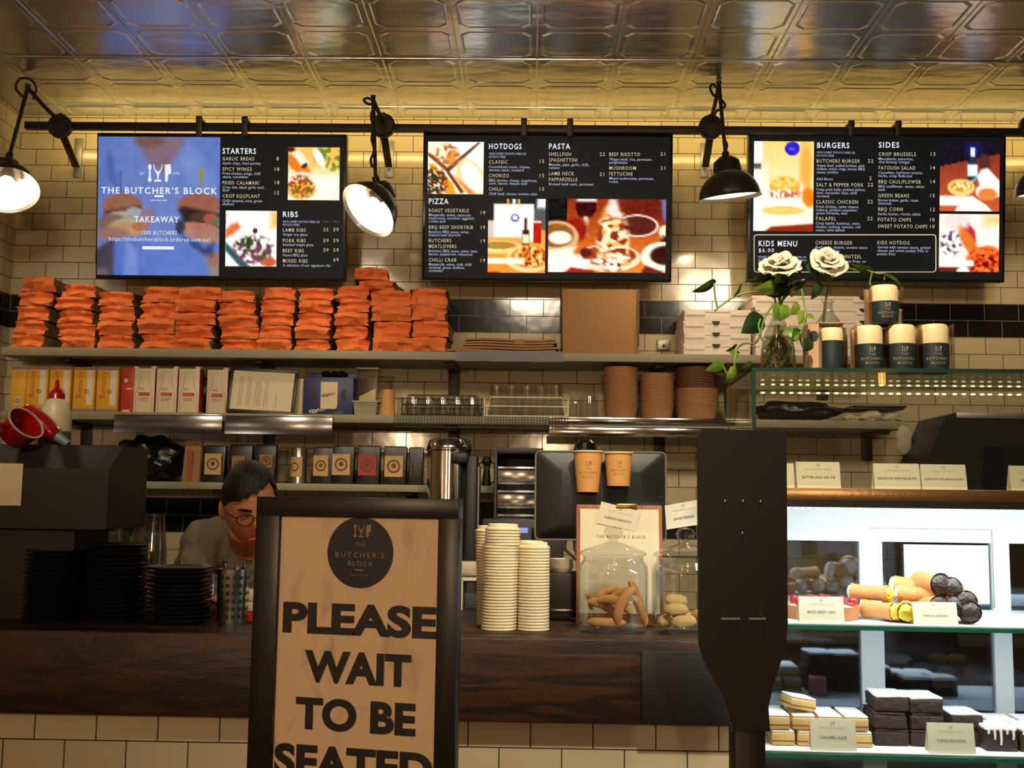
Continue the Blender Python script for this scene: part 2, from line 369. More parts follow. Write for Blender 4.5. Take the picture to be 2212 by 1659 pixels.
def lamp(label, disc, elbow, neck, ctr, Yc, axis, Ye, loops):
    """disc, elbow, neck, opening centre in photo pixels; axis = way the opening faces"""
    d0 = P(*disc, RY-.035); t = thing('wall_lamp', label, 'lamp', d0, 'black dome lamps on the rail')
    B().lathe([(0, .02), (.044, .02), (.052, .012), (.052, -.012), (.044, -.02), (0, -.02)], 32, mtx=M.Rotation(PI/2, 4, 'X')).box((0, 0, .05), (.012, .012, .02), .003).out('joint_disc', blk, t)
    E_ = P(*elbow, Ye)-d0; Nk = P(*neck, Yc)-d0; ct = P(*ctr, Yc)-d0; ax = V(axis).normalized()
    B().tube([(0, -.02, .02), E_*.5+V((0, 0, .004)), E_], .0085, 10).out('lower_arm', blk, t)
    up = -ax; q = up.to_track_quat('Z', 'Y').to_matrix().to_4x4(); T = M.Translation(ct) @ q
    R = .122; pr = [(R*1.03, 0), (R, .006)]+[(R*math.cos(a*PI/180), R*.95*math.sin(a*PI/180)) for a in range(8, 66, 8)]+[(.04, .118), (.04, .113)]
    pr += [((R-.004)*math.cos(a*PI/180), (R-.004)*.95*math.sin(a*PI/180)) for a in range(64, 0, -8)]
    b = B().lathe(pr, 40, mtx=T, close=True)
    for f in b.bm.faces:
        c = T.inverted() @ f.calc_center_median()
        f.material_index = 1 if math.hypot(c.x, c.y)**2+(c.z/.95)**2 < (R-.0032)**2 and c.z < .112 else 0
    bmesh.ops.recalc_face_normals(b.bm, faces=b.bm.faces[:]); shd = b.out('lamp_shade', [blk2, shade_in], t)
    top = ct+up*.10; dv = (Nk-top); dv = dv.normalized() if dv.length > .01 else up
    T2 = M.Translation(top) @ dv.to_track_quat('Z', 'Y').to_matrix().to_4x4()
    B().lathe([(.060, -.012), (.056, .02), (.052, .045), (.034, .062), (.016, .066), (.014, .09), (0, .09)], 28, mtx=T2).out('lamp_cap', blk2, t)
    ne = top+dv*.08
    B().tube([E_+V((0, 0, .015)), E_, (E_+ne)/2, ne+(E_-ne)*.06, ne-dv*.01], [.012, .009, .008, .008, .010], 10).out('upper_arm', blk, t)
    B().blob(ct+up*.055, (.034, .034, .034), 2).out('light_bulb', bulbm, shd)
    for i, lp in enumerate(loops):
        pts = [P(x, y, y_)-d0 for x, y, y_ in lp]; sm = []
        for k in range(len(pts)-1):
            p0, p1, p2, p3 = pts[max(k-1, 0)], pts[k], pts[k+1], pts[min(k+2, len(pts)-1)]
            for s in range(6):
                u = s/6; sm.append(.5*((2*p1)+(p2-p0)*u+(2*p0-5*p1+4*p2-p3)*u*u+(3*p1-p0-3*p2+p3)*u**3))
        sm.append(pts[-1]); B().tube(sm, .0055, 8).out('cable', blk, t)
    return t
lamp('black dome lamp at far left, cut by the photo edge, glowing toward the room', (130, 273), (60, 190), (24, 318), (14, 412), 4.28, (.29, -.47, -.84), 4.42,
     [[(72, 215, 4.42), (78, 190, 4.40), (66, 172, 4.4), (44, 170, 4.4), (34, 186, 4.4), (40, 200, 4.4), (52, 210, 4.41)], [(50, 225, 4.4), (38, 270, 4.35), (30, 300, 4.3), (24, 320, 4.28)]])
lamp('black dome lamp between the left and middle screens, its bright opening turned left', (828, 272), (806, 214), (803, 362), (794, 456), 4.28, (-.50, -.50, -.70), 4.42,
     [[(812, 222, 4.41), (796, 212, 4.4), (786, 216, 4.4), (794, 224, 4.4), (806, 226, 4.4), (812, 234, 4.41), (804, 240, 4.4), (802, 255, 4.4), (806, 275, 4.38), (803, 300, 4.34), (808, 325, 4.3), (801, 345, 4.29), (804, 360, 4.28)], [(815, 232, 4.42), (822, 245, 4.45), (830, 252, 4.5)]])
lamp('black dome lamp in front of the left edge of the right screen, facing down', (1535, 275), (1553, 183), (1567, 330), (1577, 428), 4.28, (.11, .13, -1), 4.42,
     [[(1550, 192, 4.42), (1540, 182, 4.41), (1534, 190, 4.4), (1540, 204, 4.41), (1548, 210, 4.42), (1545, 225, 4.42), (1538, 245, 4.45)], [(1558, 215, 4.41), (1566, 226, 4.4), (1562, 234, 4.4), (1548, 240, 4.42), (1543, 250, 4.45)], [(1562, 280, 4.36), (1564, 300, 4.33), (1570, 312, 4.3), (1567, 330, 4.28)]])
lamp('black dome lamp at the far right edge of the photo, mostly out of view', (2228, 274), (2236, 190), (2255, 320), (2262, 420), 4.28, (.1, .1, -1), 4.42, [])
# two filament lamps hanging over the dining side
fil = glow('filament_glow', (1, .38, .08, 1), 22)
for i, (x, y, z) in enumerate(((1.60, -.72, 2.09), (-1.3, -1.2, 2.15), (.2, -2.3, 2.15))):
    t = thing('pendant_lamp', ['bare filament bulb hanging over the dining side near the display case', 'bare filament bulb hanging over the dining side by the left wall', 'bare filament bulb hanging at the back of the dining side'][i], 'lamp', (x, y, z), 'filament pendant lamps')
    B().tube([(0, 0, .1), (0, 0, ZC-z)], .004, 6).out('cord', blk, t); B().lathe([(0, .13), (.018, .12), (.02, .06), (0, .06)], 16).out('socket', blk, t)
    B().lathe([(.016, .06), (.03, .0), (.038, -.04), (.03, -.08), (0, -.095)], 20).out('glass_bulb', glass('bulb_glass', (1, .9, .75, 1), 1.3), t)
    f = B()
    for k in range(4):
        a = k*PI/2; f.tube([(.014*math.cos(a), .014*math.sin(a), .04), (.014*math.cos(a), .014*math.sin(a), -.055)], .003, 6)
    f.out('filament', fil, t)
    if i: light('pendant_light', 'POINT', (0, 0, -.13), (0, 74, 80)[i], WARM, .05, parent=t)
# ---------------------------------------------------------------- menu screens
def sl(c): return rgb(*c)
def mixc(a, b, t): return tuple(a[i]+(b[i]-a[i])*t for i in range(3))
def painter(base, layers, amp=10, fr=18, seed=0):
    """colour of a displayed picture: soft shapes over a base, in 0..1 coordinates with v running down"""
    def col(u, v):
        c = base(u, v) if callable(base) else base
        for ly in layers:
            k, q, cc, so = ly; a = 0
            if k == 'e':
                cx, cy, rx, ry = q[:4]; th = math.radians(q[4]) if len(q) > 4 else 0
                dx, dy = u-cx, v-cy; x = dx*math.cos(th)+dy*math.sin(th); y = -dx*math.sin(th)+dy*math.cos(th)
                d = 1-math.sqrt((x/rx)**2+(y/ry)**2); a = min(1, max(0, d/so+.5))
            elif k == 'r':
                d = min(u-q[0], q[2]-u, v-q[1], q[3]-v); a = min(1, max(0, d/so+.5))
            elif k == 'p':
                ins = False; n = len(q); dm = 9
                for i in range(n):
                    x1, y1 = q[i]; x2, y2 = q[i-1]
                    if (y1 > v) != (y2 > v) and u < (x2-x1)*(v-y1)/(y2-y1)+x1: ins = not ins
                    ex, ey = x2-x1, y2-y1; tt = max(0, min(1, ((u-x1)*ex+(v-y1)*ey)/(ex*ex+ey*ey+1e-9))); dm = min(dm, math.hypot(u-x1-tt*ex, v-y1-tt*ey))
                a = min(1, max(0, (dm if ins else -dm)/so+.5))
            elif k == 'n':      # speckle inside an ellipse: q = cx,cy,rx,ry,freq,threshold
                d = 1-math.sqrt(((u-q[0])/q[2])**2+((v-q[1])/q[3])**2)
                if d > 0: a = min(1, max(0, (NZ.noise(V((u*q[4], v*q[4], seed+q[5]*9)))-q[5])/so+.5))*min(1, d*4)
            if a > 0: c = mixc(c, cc, a)
        n = amp*NZ.noise(V((u*fr, v*fr, seed)))
        return rgb(*[max(0, min(255, x+n)) for x in c])
    return col
white_tx = glow('screen_text_white', rgb(235, 240, 250), 1.0, False); cream_tx = glow('screen_text_cream', rgb(214, 204, 168), 1.0, False); pale_tx = glow('screen_text_pale', rgb(178, 190, 215), 1.0, False)
dimt = glow('screen_text_dim', rgb(110, 110, 112), 1.0, False)
scr_m = mat('screen_black', rgb(4, 4, 4), .4, spec=.08, emit=rgb(22, 21, 20), es=1)
bez = mat('screen_bezel', rgb(16, 15, 14), .3)
PICM = picture_mat()
TILT = math.radians(6.2)
class Screen:
    def __init__(s, label, x0, y0, x1, y1, Y):
        c = P((x0+x1)/2, (y0+y1)/2, Y); s.o = c; s.r = V((1, 0, 0)); s.n = V((0, -math.cos(TILT), -math.sin(TILT))); s.u = s.n.cross(s.r)
        s.mx = M(((s.r.x, s.u.x, s.n.x, c.x), (s.r.y, s.u.y, s.n.y, c.y), (s.r.z, s.u.z, s.n.z, c.z), (0, 0, 0, 1)))
        s.t = thing('menu_screen', label, 'screen', mtx=s.mx, group='wall menu screens')
        bl = s.uv(x0, y1); tr = s.uv(x1, y0); s.w = (tr[0]-bl[0]); s.h = tr[1]-bl[1]
        cx, cy = (tr[0]+bl[0])/2, (tr[1]+bl[1])/2
        B().box((cx, cy, -.025), (s.w, s.h, .05), .004).out('screen_body', bez, s.t)
        s.d = B().box((cx, cy, .0006), (s.w-.022, s.h-.022, .001)).out('display_panel', scr_m, s.t, smooth=False)
    def uv(s, px, py):
        d = ray(px, py); k = (s.o-V((0, 0, EYE))).dot(s.n)/d.dot(s.n); p = V((0, 0, EYE))+d*k-s.o; return p.dot(s.r), p.dot(s.u)
    def hooks(s, xs):
        for x in xs:
            a = s.mx.inverted() @ V((P(x, 279, RY).x, RY, rz)); e = s.uv(x, 290)
            bk = s.mx.inverted() @ V((P(x, 279, RY).x, RY-.026, rz+.022))
            B().box((a.x, a.y+.024, a.z+.012), (.026, .012, .06), .002).box((a.x, (a.y+.02+e[1])/2, a.z+.034), (.026, a.y+.03-e[1]+.03, .008), .002).out('hanging_hook', blk, s.t)
    def pic(s, x0, y0, x1, y1, painter_, nx=44, ny=44, name='food_picture', label=None, z=.0016):
        a = s.uv(x0, y0); b = s.uv(x1, y1)
        B().grid(nx, ny, lambda u, v: (a[0]+(b[0]-a[0])*u, a[1]+(b[1]-a[1])*v, z), painter_).out(name, PICM, s.d, label=label)
    def text(s, name, rows, m, label=None, z=.0022):
        if len(rows) > 1:
            for r in rows: s.text('dish_price' if r[3].isdigit() else {'menu_writing': 'dish_name', 'small_writing': 'description_line'}.get(name, name), [r], m, label, z)
            return
        """rows: (x, baseline y, cap height px, words[, right x])"""
        b = B()
        for r in rows:
            x, y, h, t = r[:4]; p = s.uv(x, y); q = s.uv(x, y-h); x1 = s.uv(r[4], y)[0] if len(r) > 4 else None
            put(b, t, p[0], p[1], q[1]-p[1], x1, bold=.018 if h > 9.5 else .002, space=1.22 if h > 6.5 else 1.05, z=z)
        return b.out(name, m, s.d, smooth=False, label=label)
def cr(ox, oy, sc): return lambda rows: [(ox+r[0]/sc, oy+r[1]/sc, r[2]/sc, r[3])+((ox+r[4]/sc,) if len(r) > 4 else ()) for r in rows]
c1 = cr(0, 0, 2.765); c2 = cr(700, 0, 2.765); c3 = cr(1412, 0, 2.765); d5 = cr(900, 280, 3.95); d6 = cr(1600, 280, 3.6144); d4 = cr(180, 280, 4.879)
# left screen ---------------------------------------------------------------
s1 = Screen('left menu screen showing a blue shirt picture and the starters and ribs lists', 206, 290, 749, 602, 4.655); s1.hooks((435, 533))
BL = (98, 118, 182)
burger = [('e', (.20, .50, .165, .09), (140, 92, 70), .12), ('p', [(.05, .58), (.06, .54), (.35, .50), (.36, .53), (.2, .56)], (70, 50, 50), .03), ('e', (.16, .575, .10, .035, -10), (165, 150, 130), .2), ('e', (.30, .545, .07, .035), (150, 155, 165), .25),
          ('e', (.41, .57, .06, .05, 30), (140, 105, 125), .3), ('e', (.12, .62, .12, .06), (120, 90, 80), .4), ('e', (.24, .635, .14, .05, -8), (165, 155, 120), .3), ('e', (.24, .67, .15, .045, 5), (176, 132, 92), .2), ('e', (.35, .65, .07, .03), (165, 100, 75), .3), ('e', (.12, .70, .13, .045), (140, 105, 92), .4)]
burg2 = [('e', (.835, .49, .18, .085), (150, 88, 75), .12), ('p', [(.66, .52), (.7, .50), (1.01, .555), (1.01, .66), (.70, .62), (.69, .57)], (48, 36, 36), .03), ('e', (.86, .575, .1, .03), (80, 55, 45), .4), ('e', (.93, .59, .06, .04), (165, 85, 60), .4), ('e', (.99, .61, .06, .035), (95, 110, 80), .4),
         ('e', (.84, .66, .17, .045, 6), (170, 110, 92), .2), ('e', (.68, .65, .04, .05), (52, 60, 70), .4), ('e', (.86, .71, .15, .045, 12), (165, 118, 105), .3), ('e', (.99, .88, .1, .05), (150, 105, 95), .3), ('p', [(.70, .72), (.88, .80), (.96, .76), (.94, .86), (.86, .84)], (58, 62, 100), .04)]
shirt = painter(lambda u, v: mixc((104, 122, 182), (86, 110, 178), min(1, abs(u-.5)*1.5)) if v < .75 else mixc((92, 116, 186), (70, 94, 176), max(0, .5-u)*1.6),
    [('p', [(.30, 0), (.72, 0), (.62, .18), (.55, .27), (.43, .2), (.36, .1)], (124, 98, 112), .05), ('e', (.42, .02, .12, .06), (110, 80, 80), .5), ('p', [(.07, .1), (.10, .1), (.18, .42), (.08, .3)], (72, 90, 160), .05), ('p', [(.62, .2), (.74, .05), (.98, .3), (.9, .45)], (112, 132, 190), .12),
     ('e', (.05, .78, .07, .05), (105, 115, 160), .3), ('p', [(-.02, .83), (.14, .72), (.13, 1.02), (-.02, 1.02)], (66, 58, 70), .04), ('r', (-.1, .95, .1, 1.1), (100, 85, 95), .05), ('p', [(.23, .74), (.33, .82), (.34, 1.02), (.22, 1.02)], (112, 134, 196), .04), ('e', (.81, .78, .04, .03), (68, 84, 150), .4),
     ('p', [(.9, .9), (1.02, .88), (1.02, 1.02), (.93, 1.02)], (140, 120, 120), .04), ('p', [(.825, .23), (.86, .22), (.86, .31), (.83, .33)], (140, 130, 70), .012), ('r', (.838, .32, .846, .42), (130, 120, 70), .01), ('r', (.180, .25, .187, .42), (66, 66, 110), .01)]+burger+burg2, 7, 14, 1)
s1.pic(213, 295, 473, 596, shirt, 70, 80, 'promotion_picture', 'picture of a blue shirt holding two burgers')
lg = B()
def logo(b, uvf, fn=None, z=.0022, mi=0):
    """spoon, wine glass and cleaver emblem; uvf maps 0..1 (x) and 0..1 (y down) to a surface"""
    def pl(pts): b.poly([fn(*uvf(x, y), z) if fn else (*uvf(x, y), z) for x, y in reversed(pts)], mi=mi)
    def el(cx, cy, rx, ry): pl([(cx+rx*math.cos(a*PI/6), cy+ry*math.sin(a*PI/6)) for a in range(12)])
    el(.08, .17, .075, .17); pl([(.05, .3), (.11, .3), (.13, .85), (.03, .85)]); el(.08, .86, .085, .14)
    for sg in (1, -1):
        X = lambda v: .44+sg*v
        pl([(X(a), c) for a, c in ((.16, .02), (.20, .02), (.185, .25), (.12, .4), (.10, .33), (.15, .22))][::sg])
    pl([(.30, .38), (.37, .35), (.44, .45), (.51, .35), (.58, .38), (.49, .56), (.465, .85), (.415, .85), (.39, .56)])
    el(.36, .92, .08, .06); el(.52, .92, .08, .06); pl([(.36, .86), (.52, .86), (.52, .9), (.36, .9)])
    pl([(.74, .04), (1.0, 0), (1.03, .5), (.97, .56), (.9, .58), (.88, .98), (.77, .98), (.75, .6)])
a = s1.uv(180+685/4.879, 280+362/4.879); c_ = s1.uv(180+920/4.879, 280+555/4.879)
logo(lg, lambda x, y: (a[0]+(c_[0]-a[0])*x, a[1]+(c_[1]-a[1])*y)); lg.out('emblem', white_tx, s1.d, smooth=False)
s1.text('headline', d4([(190, 672, 70, 'THE BUTCHER\u2019S BLOCK', 1412), (540, 975, 66, 'TAKEAWAY', 1010), (620, 1106, 44, '1300 BUTCHERS', 988), (272, 1172, 46, 'https://thebutchersblock.orderup.com.au/', 1335), (600, 474, 24, 'EST.', 645), (948, 474, 24, '1975', 1010), (712, 754, 24, 'wine and dine', 886)]), white_tx)
b = B()
for x0, y0, x1, y1 in ((752, 692, 848, 712), (624, 1232, 957, 1262)):
    p = s1.uv(180+x0/4.879, 280+y1/4.879); q = s1.uv(180+x1/4.879, 280+y0/4.879)
    B().poly([(p[0], p[1], .0022), (q[0], p[1], .0022), (q[0], q[1], .0022), (p[0], q[1], .0022)]).out('underline', white_tx, s1.d, smooth=False)
s1.text('menu_heading', c1([(1330, 918, 34, 'STARTERS', 1530), (1690, 1296, 34, 'RIBS', 1780)]), white_tx)
s1.text('menu_writing', c1([(1330, 958, 22, 'GARLIC BREAD', 1520), (1330, 1020, 22, 'SPICY WINGS', 1504), (1330, 1102, 22, 'FRIED CALAMARI', 1546), (1330, 1181, 22, 'CRISP EGGPLANT', 1554), (1690, 1384, 22, 'LAMB RIBS', 1826), (1690, 1447, 22, 'PORK RIBS', 1826), (1690, 1507, 22, 'BEEF RIBS', 1815), (1690, 1568, 22, 'MIXED RIBS', 1838),
    (1652, 958, 22, '8'), (1642, 1021, 22, '18'), (1642, 1101, 22, '18'), (1642, 1163, 22, '15'), (1932, 1382, 22, '35'), (1992, 1382, 22, '59'), (1932, 1447, 22, '39'), (1992, 1447, 22, '59'), (1932, 1504, 22, '39'), (1992, 1504, 22, '59'), (1992, 1562, 22, '69')]), cream_tx)
s1.text('small_writing', c1([(1330, 983, 17, 'Garlic chips, fried parsley', 1558), (1330, 1044, 17, 'Fried chicken wings, chilli', 1556), (1330, 1064, 17, 'sauce, cucumber', 1484), (1330, 1126, 17, 'Crisp tale, black garlic aioli,', 1580), (1330, 1144, 17, 'lime', 1368), (1330, 1207, 17, 'Chilli caramel, mint, green', 1566), (1330, 1226, 17, 'shallots', 1398), (1690, 1331, 14, 'WITH SWEET POTATO FRIES OR', 1910), (1690, 1350, 14, 'POTATO FRIES', 1790),
    (1690, 1408, 17, 'Ginger soy glaze', 1837), (1690, 1469, 17, 'Smoked maple glaze', 1873), (1690, 1531, 17, 'House BBQ glaze', 1837), (1690, 1592, 17, 'A selection of our signature ribs', 1975)]), pale_tx)
s1.text('small_writing', c1([(1932, 1328, 10, 'HALF', 1962), (1992, 1328, 10, 'FULL', 2020)]), dimt)
orange = (255, 170, 60); W_ = (255, 252, 240); BR = (150, 60, 20)
s1.pic(623, 318, 733, 433, painter((250, 190, 90), [('r', (-.1, .45, 1.1, 1.1), (255, 250, 225), .3), ('e', (.2, .35, .3, .12, 40), (230, 120, 30), .3), ('p', [(.05, .1), (.22, .06), (.42, .3), (.3, .4)], (240, 235, 215), .05), ('e', (.32, .35, .07, .04, -40), (70, 40, 20), .3), ('e', (.05, .04, .08, .05), (90, 20, 10), .5), ('e', (.62, .16, .12, .14), (60, 130, 50), .5), ('n', (.85, .2, .3, .28, 14, .05), (120, 140, 30), .2), ('e', (.6, .2, .08, .2, -30), (255, 255, 240), .4), ('e', (.28, .56, .22, .1), (255, 225, 200), .3), ('e', (.25, .8, .28, .17), (235, 175, 70), .5), ('n', (.25, .75, .3, .25, 16, .05), (120, 110, 30), .25), ('n', (.25, .75, .3, .25, 20, .15), (180, 50, 30), .25)], 14, 20, 2))
s1.pic(488, 455, 597, 576, painter((255, 250, 240), [('r', (-.1, .1, .12, .25), (190, 30, 60), .1), ('p', [(0, .3), (.3, .12), (.55, 0), (.35, 0), (0, .1)], (255, 255, 255), .05), ('p', [(0, .33), (.22, .2), (.3, .3), (.15, .42), (0, .5)], (225, 110, 50), .06), ('r', (.88, 0, 1.1, .3), (250, 190, 90), .15), ('p', [(0, .56), (.5, 1.02), (.3, 1.02), (0, .72)], (50, 90, 90), .05), ('p', [(.15, .6), (.45, .5), (.9, .8), (.95, .98), (.7, .95)], (235, 205, 195), .1), ('n', (.55, .7, .45, .3, 10, .0), (120, 60, 90), .3), ('n', (.45, .62, .3, .2, 13, .1), (50, 80, 35), .2), ('e', (.45, .6, .05, .12), (40, 70, 30), .5), ('e', (.75, .82, .05, .14, 15), (60, 90, 30), .5), ('e', (.85, .92, .15, .08), (200, 90, 50), .5), ('e', (.58, .36, .05, .05), (60, 40, 40), .4)], 12, 20, 3))
# middle screen ---------------------------------------------------------------
s2 = Screen('middle menu screen listing hotdogs, pizza and pasta with three food pictures', 911, 290, 1454, 604, 4.655); s2.hooks((1132, 1231))
s2.text('menu_heading', c2([(985, 890, 34, 'HOTDOGS', 1180), (1343, 890, 34, 'PASTA', 1470), (626, 1218, 34, 'PIZZA', 743)]), white_tx)
s2.text('menu_writing', c2([(985, 978, 22, 'CLASSIC', 1097), (985, 1059, 22, 'CHORIZO', 1104), (985, 1139, 22, 'CHILLI', 1065), (1343, 931, 22, 'SHELLFISH', 1475), (1343, 966, 22, 'SPAGHETTINI', 1512), (1343, 1047, 22, 'LAMB NECK', 1493), (1343, 1082, 22, 'PAPPARDELLE', 1513), (1703, 932, 22, 'BEEF RISOTTO', 1887), (1703, 1014, 22, 'MUSHROOM', 1862), (1703, 1049, 22, 'FETTUCINE', 1843),
    (626, 1267, 22, 'ROAST VEGETABLE', 864), (626, 1367, 22, 'BBQ BEEF SHORTRIB', 890), (626, 1447, 22, 'BUTCHERS', 760), (626, 1481, 22, 'MEATLOVERS', 790), (626, 1562, 22, 'CHILLI CRAB', 790), (1288, 974, 22, '15'), (1288, 1060, 22, '15'), (1288, 1140, 22, '15'), (1646, 932, 22, '22'), (1646, 1051, 22, '21'), (2010, 930, 22, '21'), (2010, 1014, 22, '21'), (936, 1281, 22, '19'), (936, 1369, 22, '19'), (936, 1450, 22, '19'), (936, 1566, 22, '19')]), cream_tx)
s2.text('small_writing', c2([(985, 925, 14, 'WITH SWEET POTATO FRIES OR', 1208), (985, 944, 14, 'POTATO FRIES', 1085), (985, 1004, 17, 'Caramelised onion, cheese,', 1232), (985, 1023, 17, 'tomato sauce, mustard', 1192), (985, 1085, 17, 'BBQ chorizo, cheese, sauerkraut,', 1272), (985, 1103, 17, 'corn, bacon, masala aioli', 1212), (985, 1165, 17, 'Chilli beef, cheese, tomato salsa', 1273), (1343, 991, 17, 'Mussels, pipis, garlic, chilli,', 1583), (1343, 1010, 17, 'tomato', 1407), (1343, 1107, 17, 'Braised lamb neck, parmesan', 1610),
    (1703, 959, 17, 'Wagyu beef, rice, parmesan,', 1960), (1703, 978, 17, 'pangrattato', 1812), (1703, 1073, 17, 'Mixed mushrooms, parmesan,', 1970), (1703, 1093, 17, 'rocket', 1757), (626, 1291, 17, 'Mozzarella, onion, capsicum,', 880), (626, 1310, 17, 'mushroom, zucchini, eggplant,', 900), (626, 1329, 17, 'rocket aioli', 725), (626, 1392, 17, 'Butchers BBQ sauce, onion,', 867), (626, 1411, 17, 'braised beef shortrib', 815), (626, 1506, 17, 'Butchers BBQ sauce, onion, ham,', 917), (626, 1525, 17, 'bacon, pepperoni, cabanossi', 886), (626, 1586, 17, 'Mozzarella, onion, crab, chilli', 880), (626, 1605, 17, 'caramel, green shallots,', 840), (626, 1624, 17, 'coriander', 712)]), pale_tx)
s2.pic(925, 306, 1044, 420, painter(W_, [('p', [(0, 0), (.3, 0), (.55, .25), (.5, .4), (.3, .4), (0, .2)], (255, 235, 205), .04), ('p', [(0, .2), (.1, .26), (.38, .52), (.34, .58), (0, .27)], (150, 70, 20), .02), ('p', [(.3, .53), (.9, .0), (.94, .02), (.36, .6)], (110, 60, 25), .015), ('p', [(.0, .42), (.1, .42), (.45, .8), (.52, 1), (.3, 1)], (245, 160, 30), .04), ('p', [(0, .45), (.2, .65), (.35, 1.02), (0, 1.02)], (250, 225, 190), .05), ('n', (.1, .8, .3, .3, 18, .0), (120, 40, 30), .2), ('n', (.12, .75, .25, .3, 22, .15), (40, 60, 30), .2), ('p', [(.33, .58), (.38, .56), (.66, .95), (.6, 1.0)], (120, 60, 30), .02), ('e', (.78, .7, .24, .4, -25), (255, 215, 150), .15), ('e', (.8, .68, .17, .33, -25), (255, 250, 235), .2), ('e', (.42, .3, .1, .16, 20), (230, 150, 70), .5), ('n', (.35, .25, .25, .25, 14, .1), (190, 110, 50), .3), ('p', [(.45, .62), (.55, .72), (.85, .98), (.75, 1.0)], (225, 120, 30), .06)], 10, 20, 4))
s2.pic(1055, 429, 1177, 590, painter(lambda u, v: (40, 36, 34) if v < .3 else mixc((235, 140, 40), (255, 190, 80), v), [('r', (-.1, .3, .2, .62), (220, 200, 190), .04), ('r', (.78, .14, 1.1, .42), (90, 88, 90), .03), ('r', (.85, -.1, 1.1, .13), (230, 235, 240), .05), ('r', (.1, .07, .8, .58), (255, 250, 238), .02), ('r', (.33, 0, .36, .1), (250, 200, 90), .01), ('r', (.52, 0, .55, .1), (250, 200, 90), .01), ('r', (.42, 0, .48, .07), (220, 235, 250), .02), ('e', (.47, .26, .075, .055), (105, 100, 200), .2), ('e', (.47, .255, .045, .03), (255, 250, 240), .2), ('r', (.0, .52, .6, .62), (230, 170, 80), .04), ('e', (.2, .66, .4, .09), (255, 230, 150), .15), ('e', (.2, .63, .3, .05), (210, 120, 40), .3), ('n', (.2, .63, .3, .06, 18, .0), (150, 150, 60), .2), ('r', (.63, .26, .68, .45), (90, 40, 20), .02), ('r', (.6, .42, .72, .62), (60, 40, 20), .02), ('r', (.605, .48, .715, .6), (250, 240, 190), .02), ('r', (.79, .31, .93, .6), (190, 30, 20), .02), ('e', (.86, .31, .075, .02), (240, 200, 180), .3), ('r', (-.1, .74, 1.1, 1.1), (240, 150, 50), .06), ('e', (.72, .82, .4, .17), (255, 220, 150), .1), ('e', (.74, .79, .34, .14), (235, 130, 40), .2), ('n', (.74, .78, .34, .16, 16, -.05), (255, 215, 120), .2), ('n', (.74, .78, .34, .16, 20, .12), (150, 40, 20), .2), ('r', (-.1, .80, .64, .88), (255, 248, 225), .02), ('r', (-.1, .985, .2, 1.1), (230, 40, 20), .02)], 12, 22, 5), 50, 66)
s2.pic(1185, 429, 1437, 590, painter(lambda u, v: (22, 20, 19) if (u < .16 and v < .34) else mixc((150, 45, 15), (240, 130, 40), min(1, v*1.1)), [('r', (.6, -.1, 1.1, .3), (110, 30, 15), .2), ('e', (.32, .1, .09, .17), (60, 12, 14), .12), ('r', (.24, -.1, .41, .04), (235, 220, 210), .03), ('r', (.3, .24, .34, .5), (240, 200, 170), .02), ('e', (.22, .42, .12, .16), (150, 30, 15), .4), ('e', (.07, .52, .19, .22), (235, 175, 120), .1), ('e', (.07, .5, .15, .16), (150, 90, 40), .15), ('e', (.1, .53, .1, .09), (255, 245, 225), .3), ('p', [(0, .7), (.25, .64), (.2, .75), (0, .8)], (255, 240, 215), .03), ('e', (.76, .36, .18, .15, 5), (255, 235, 225), .06), ('e', (.76, .36, .16, .13, 5), (92, 34, 22), .1), ('p', [(.96, .0), (1.02, 0), (1.02, .35), (.97, .25)], (120, 110, 170), .03), ('e', (1, .45, .06, .1), (255, 235, 200), .2), ('r', (.97, .5, 1.1, .66), (40, 15, 12), .05), ('p', [(0, .78), (.2, .72), (.4, .9), (.3, 1.02), (0, 1.02)], (255, 250, 235), .05), ('e', (.52, .8, .27, .19), (255, 225, 190), .06), ('e', (.52, .77, .23, .14), (170, 60, 25), .1), ('e', (.97, .78, .18, .2), (255, 240, 220), .06), ('e', (1.0, .76, .13, .13), (60, 20, 15), .2), ('p', [(.42, .88), (.44, .5), (.46, .2), (.52, .04), (.6, .2), (.66, .55), (.7, .9)], (240, 175, 80), .05), ('n', (.55, .55, .16, .5, 13, -.05), (255, 235, 190), .2), ('n', (.55, .6, .16, .45, 15, .1), (150, 50, 20), .2), ('p', [(.5, .2), (.52, .0), (.58, .0), (.62, .25)], (250, 225, 220), .04), ('n', (.55, .85, .2, .12, 22, 0), (255, 250, 230), .2), ('e', (.32, .73, .05, .06), (90, 30, 25), .4), ('r', (.0, .82, .36, .9), (255, 250, 240), .02), ('p', [(.12, 1.02), (.2, .93), (.4, .98), (.4, 1.02)], (170, 40, 20), .03), ('p', [(.8, .98), (.83, .9), (.97, .98), (.97, 1.02), (.8, 1.02)], (110, 40, 20), .03)], 14, 22, 6), 84, 56, label='picture of a tall pasta tower on a table')
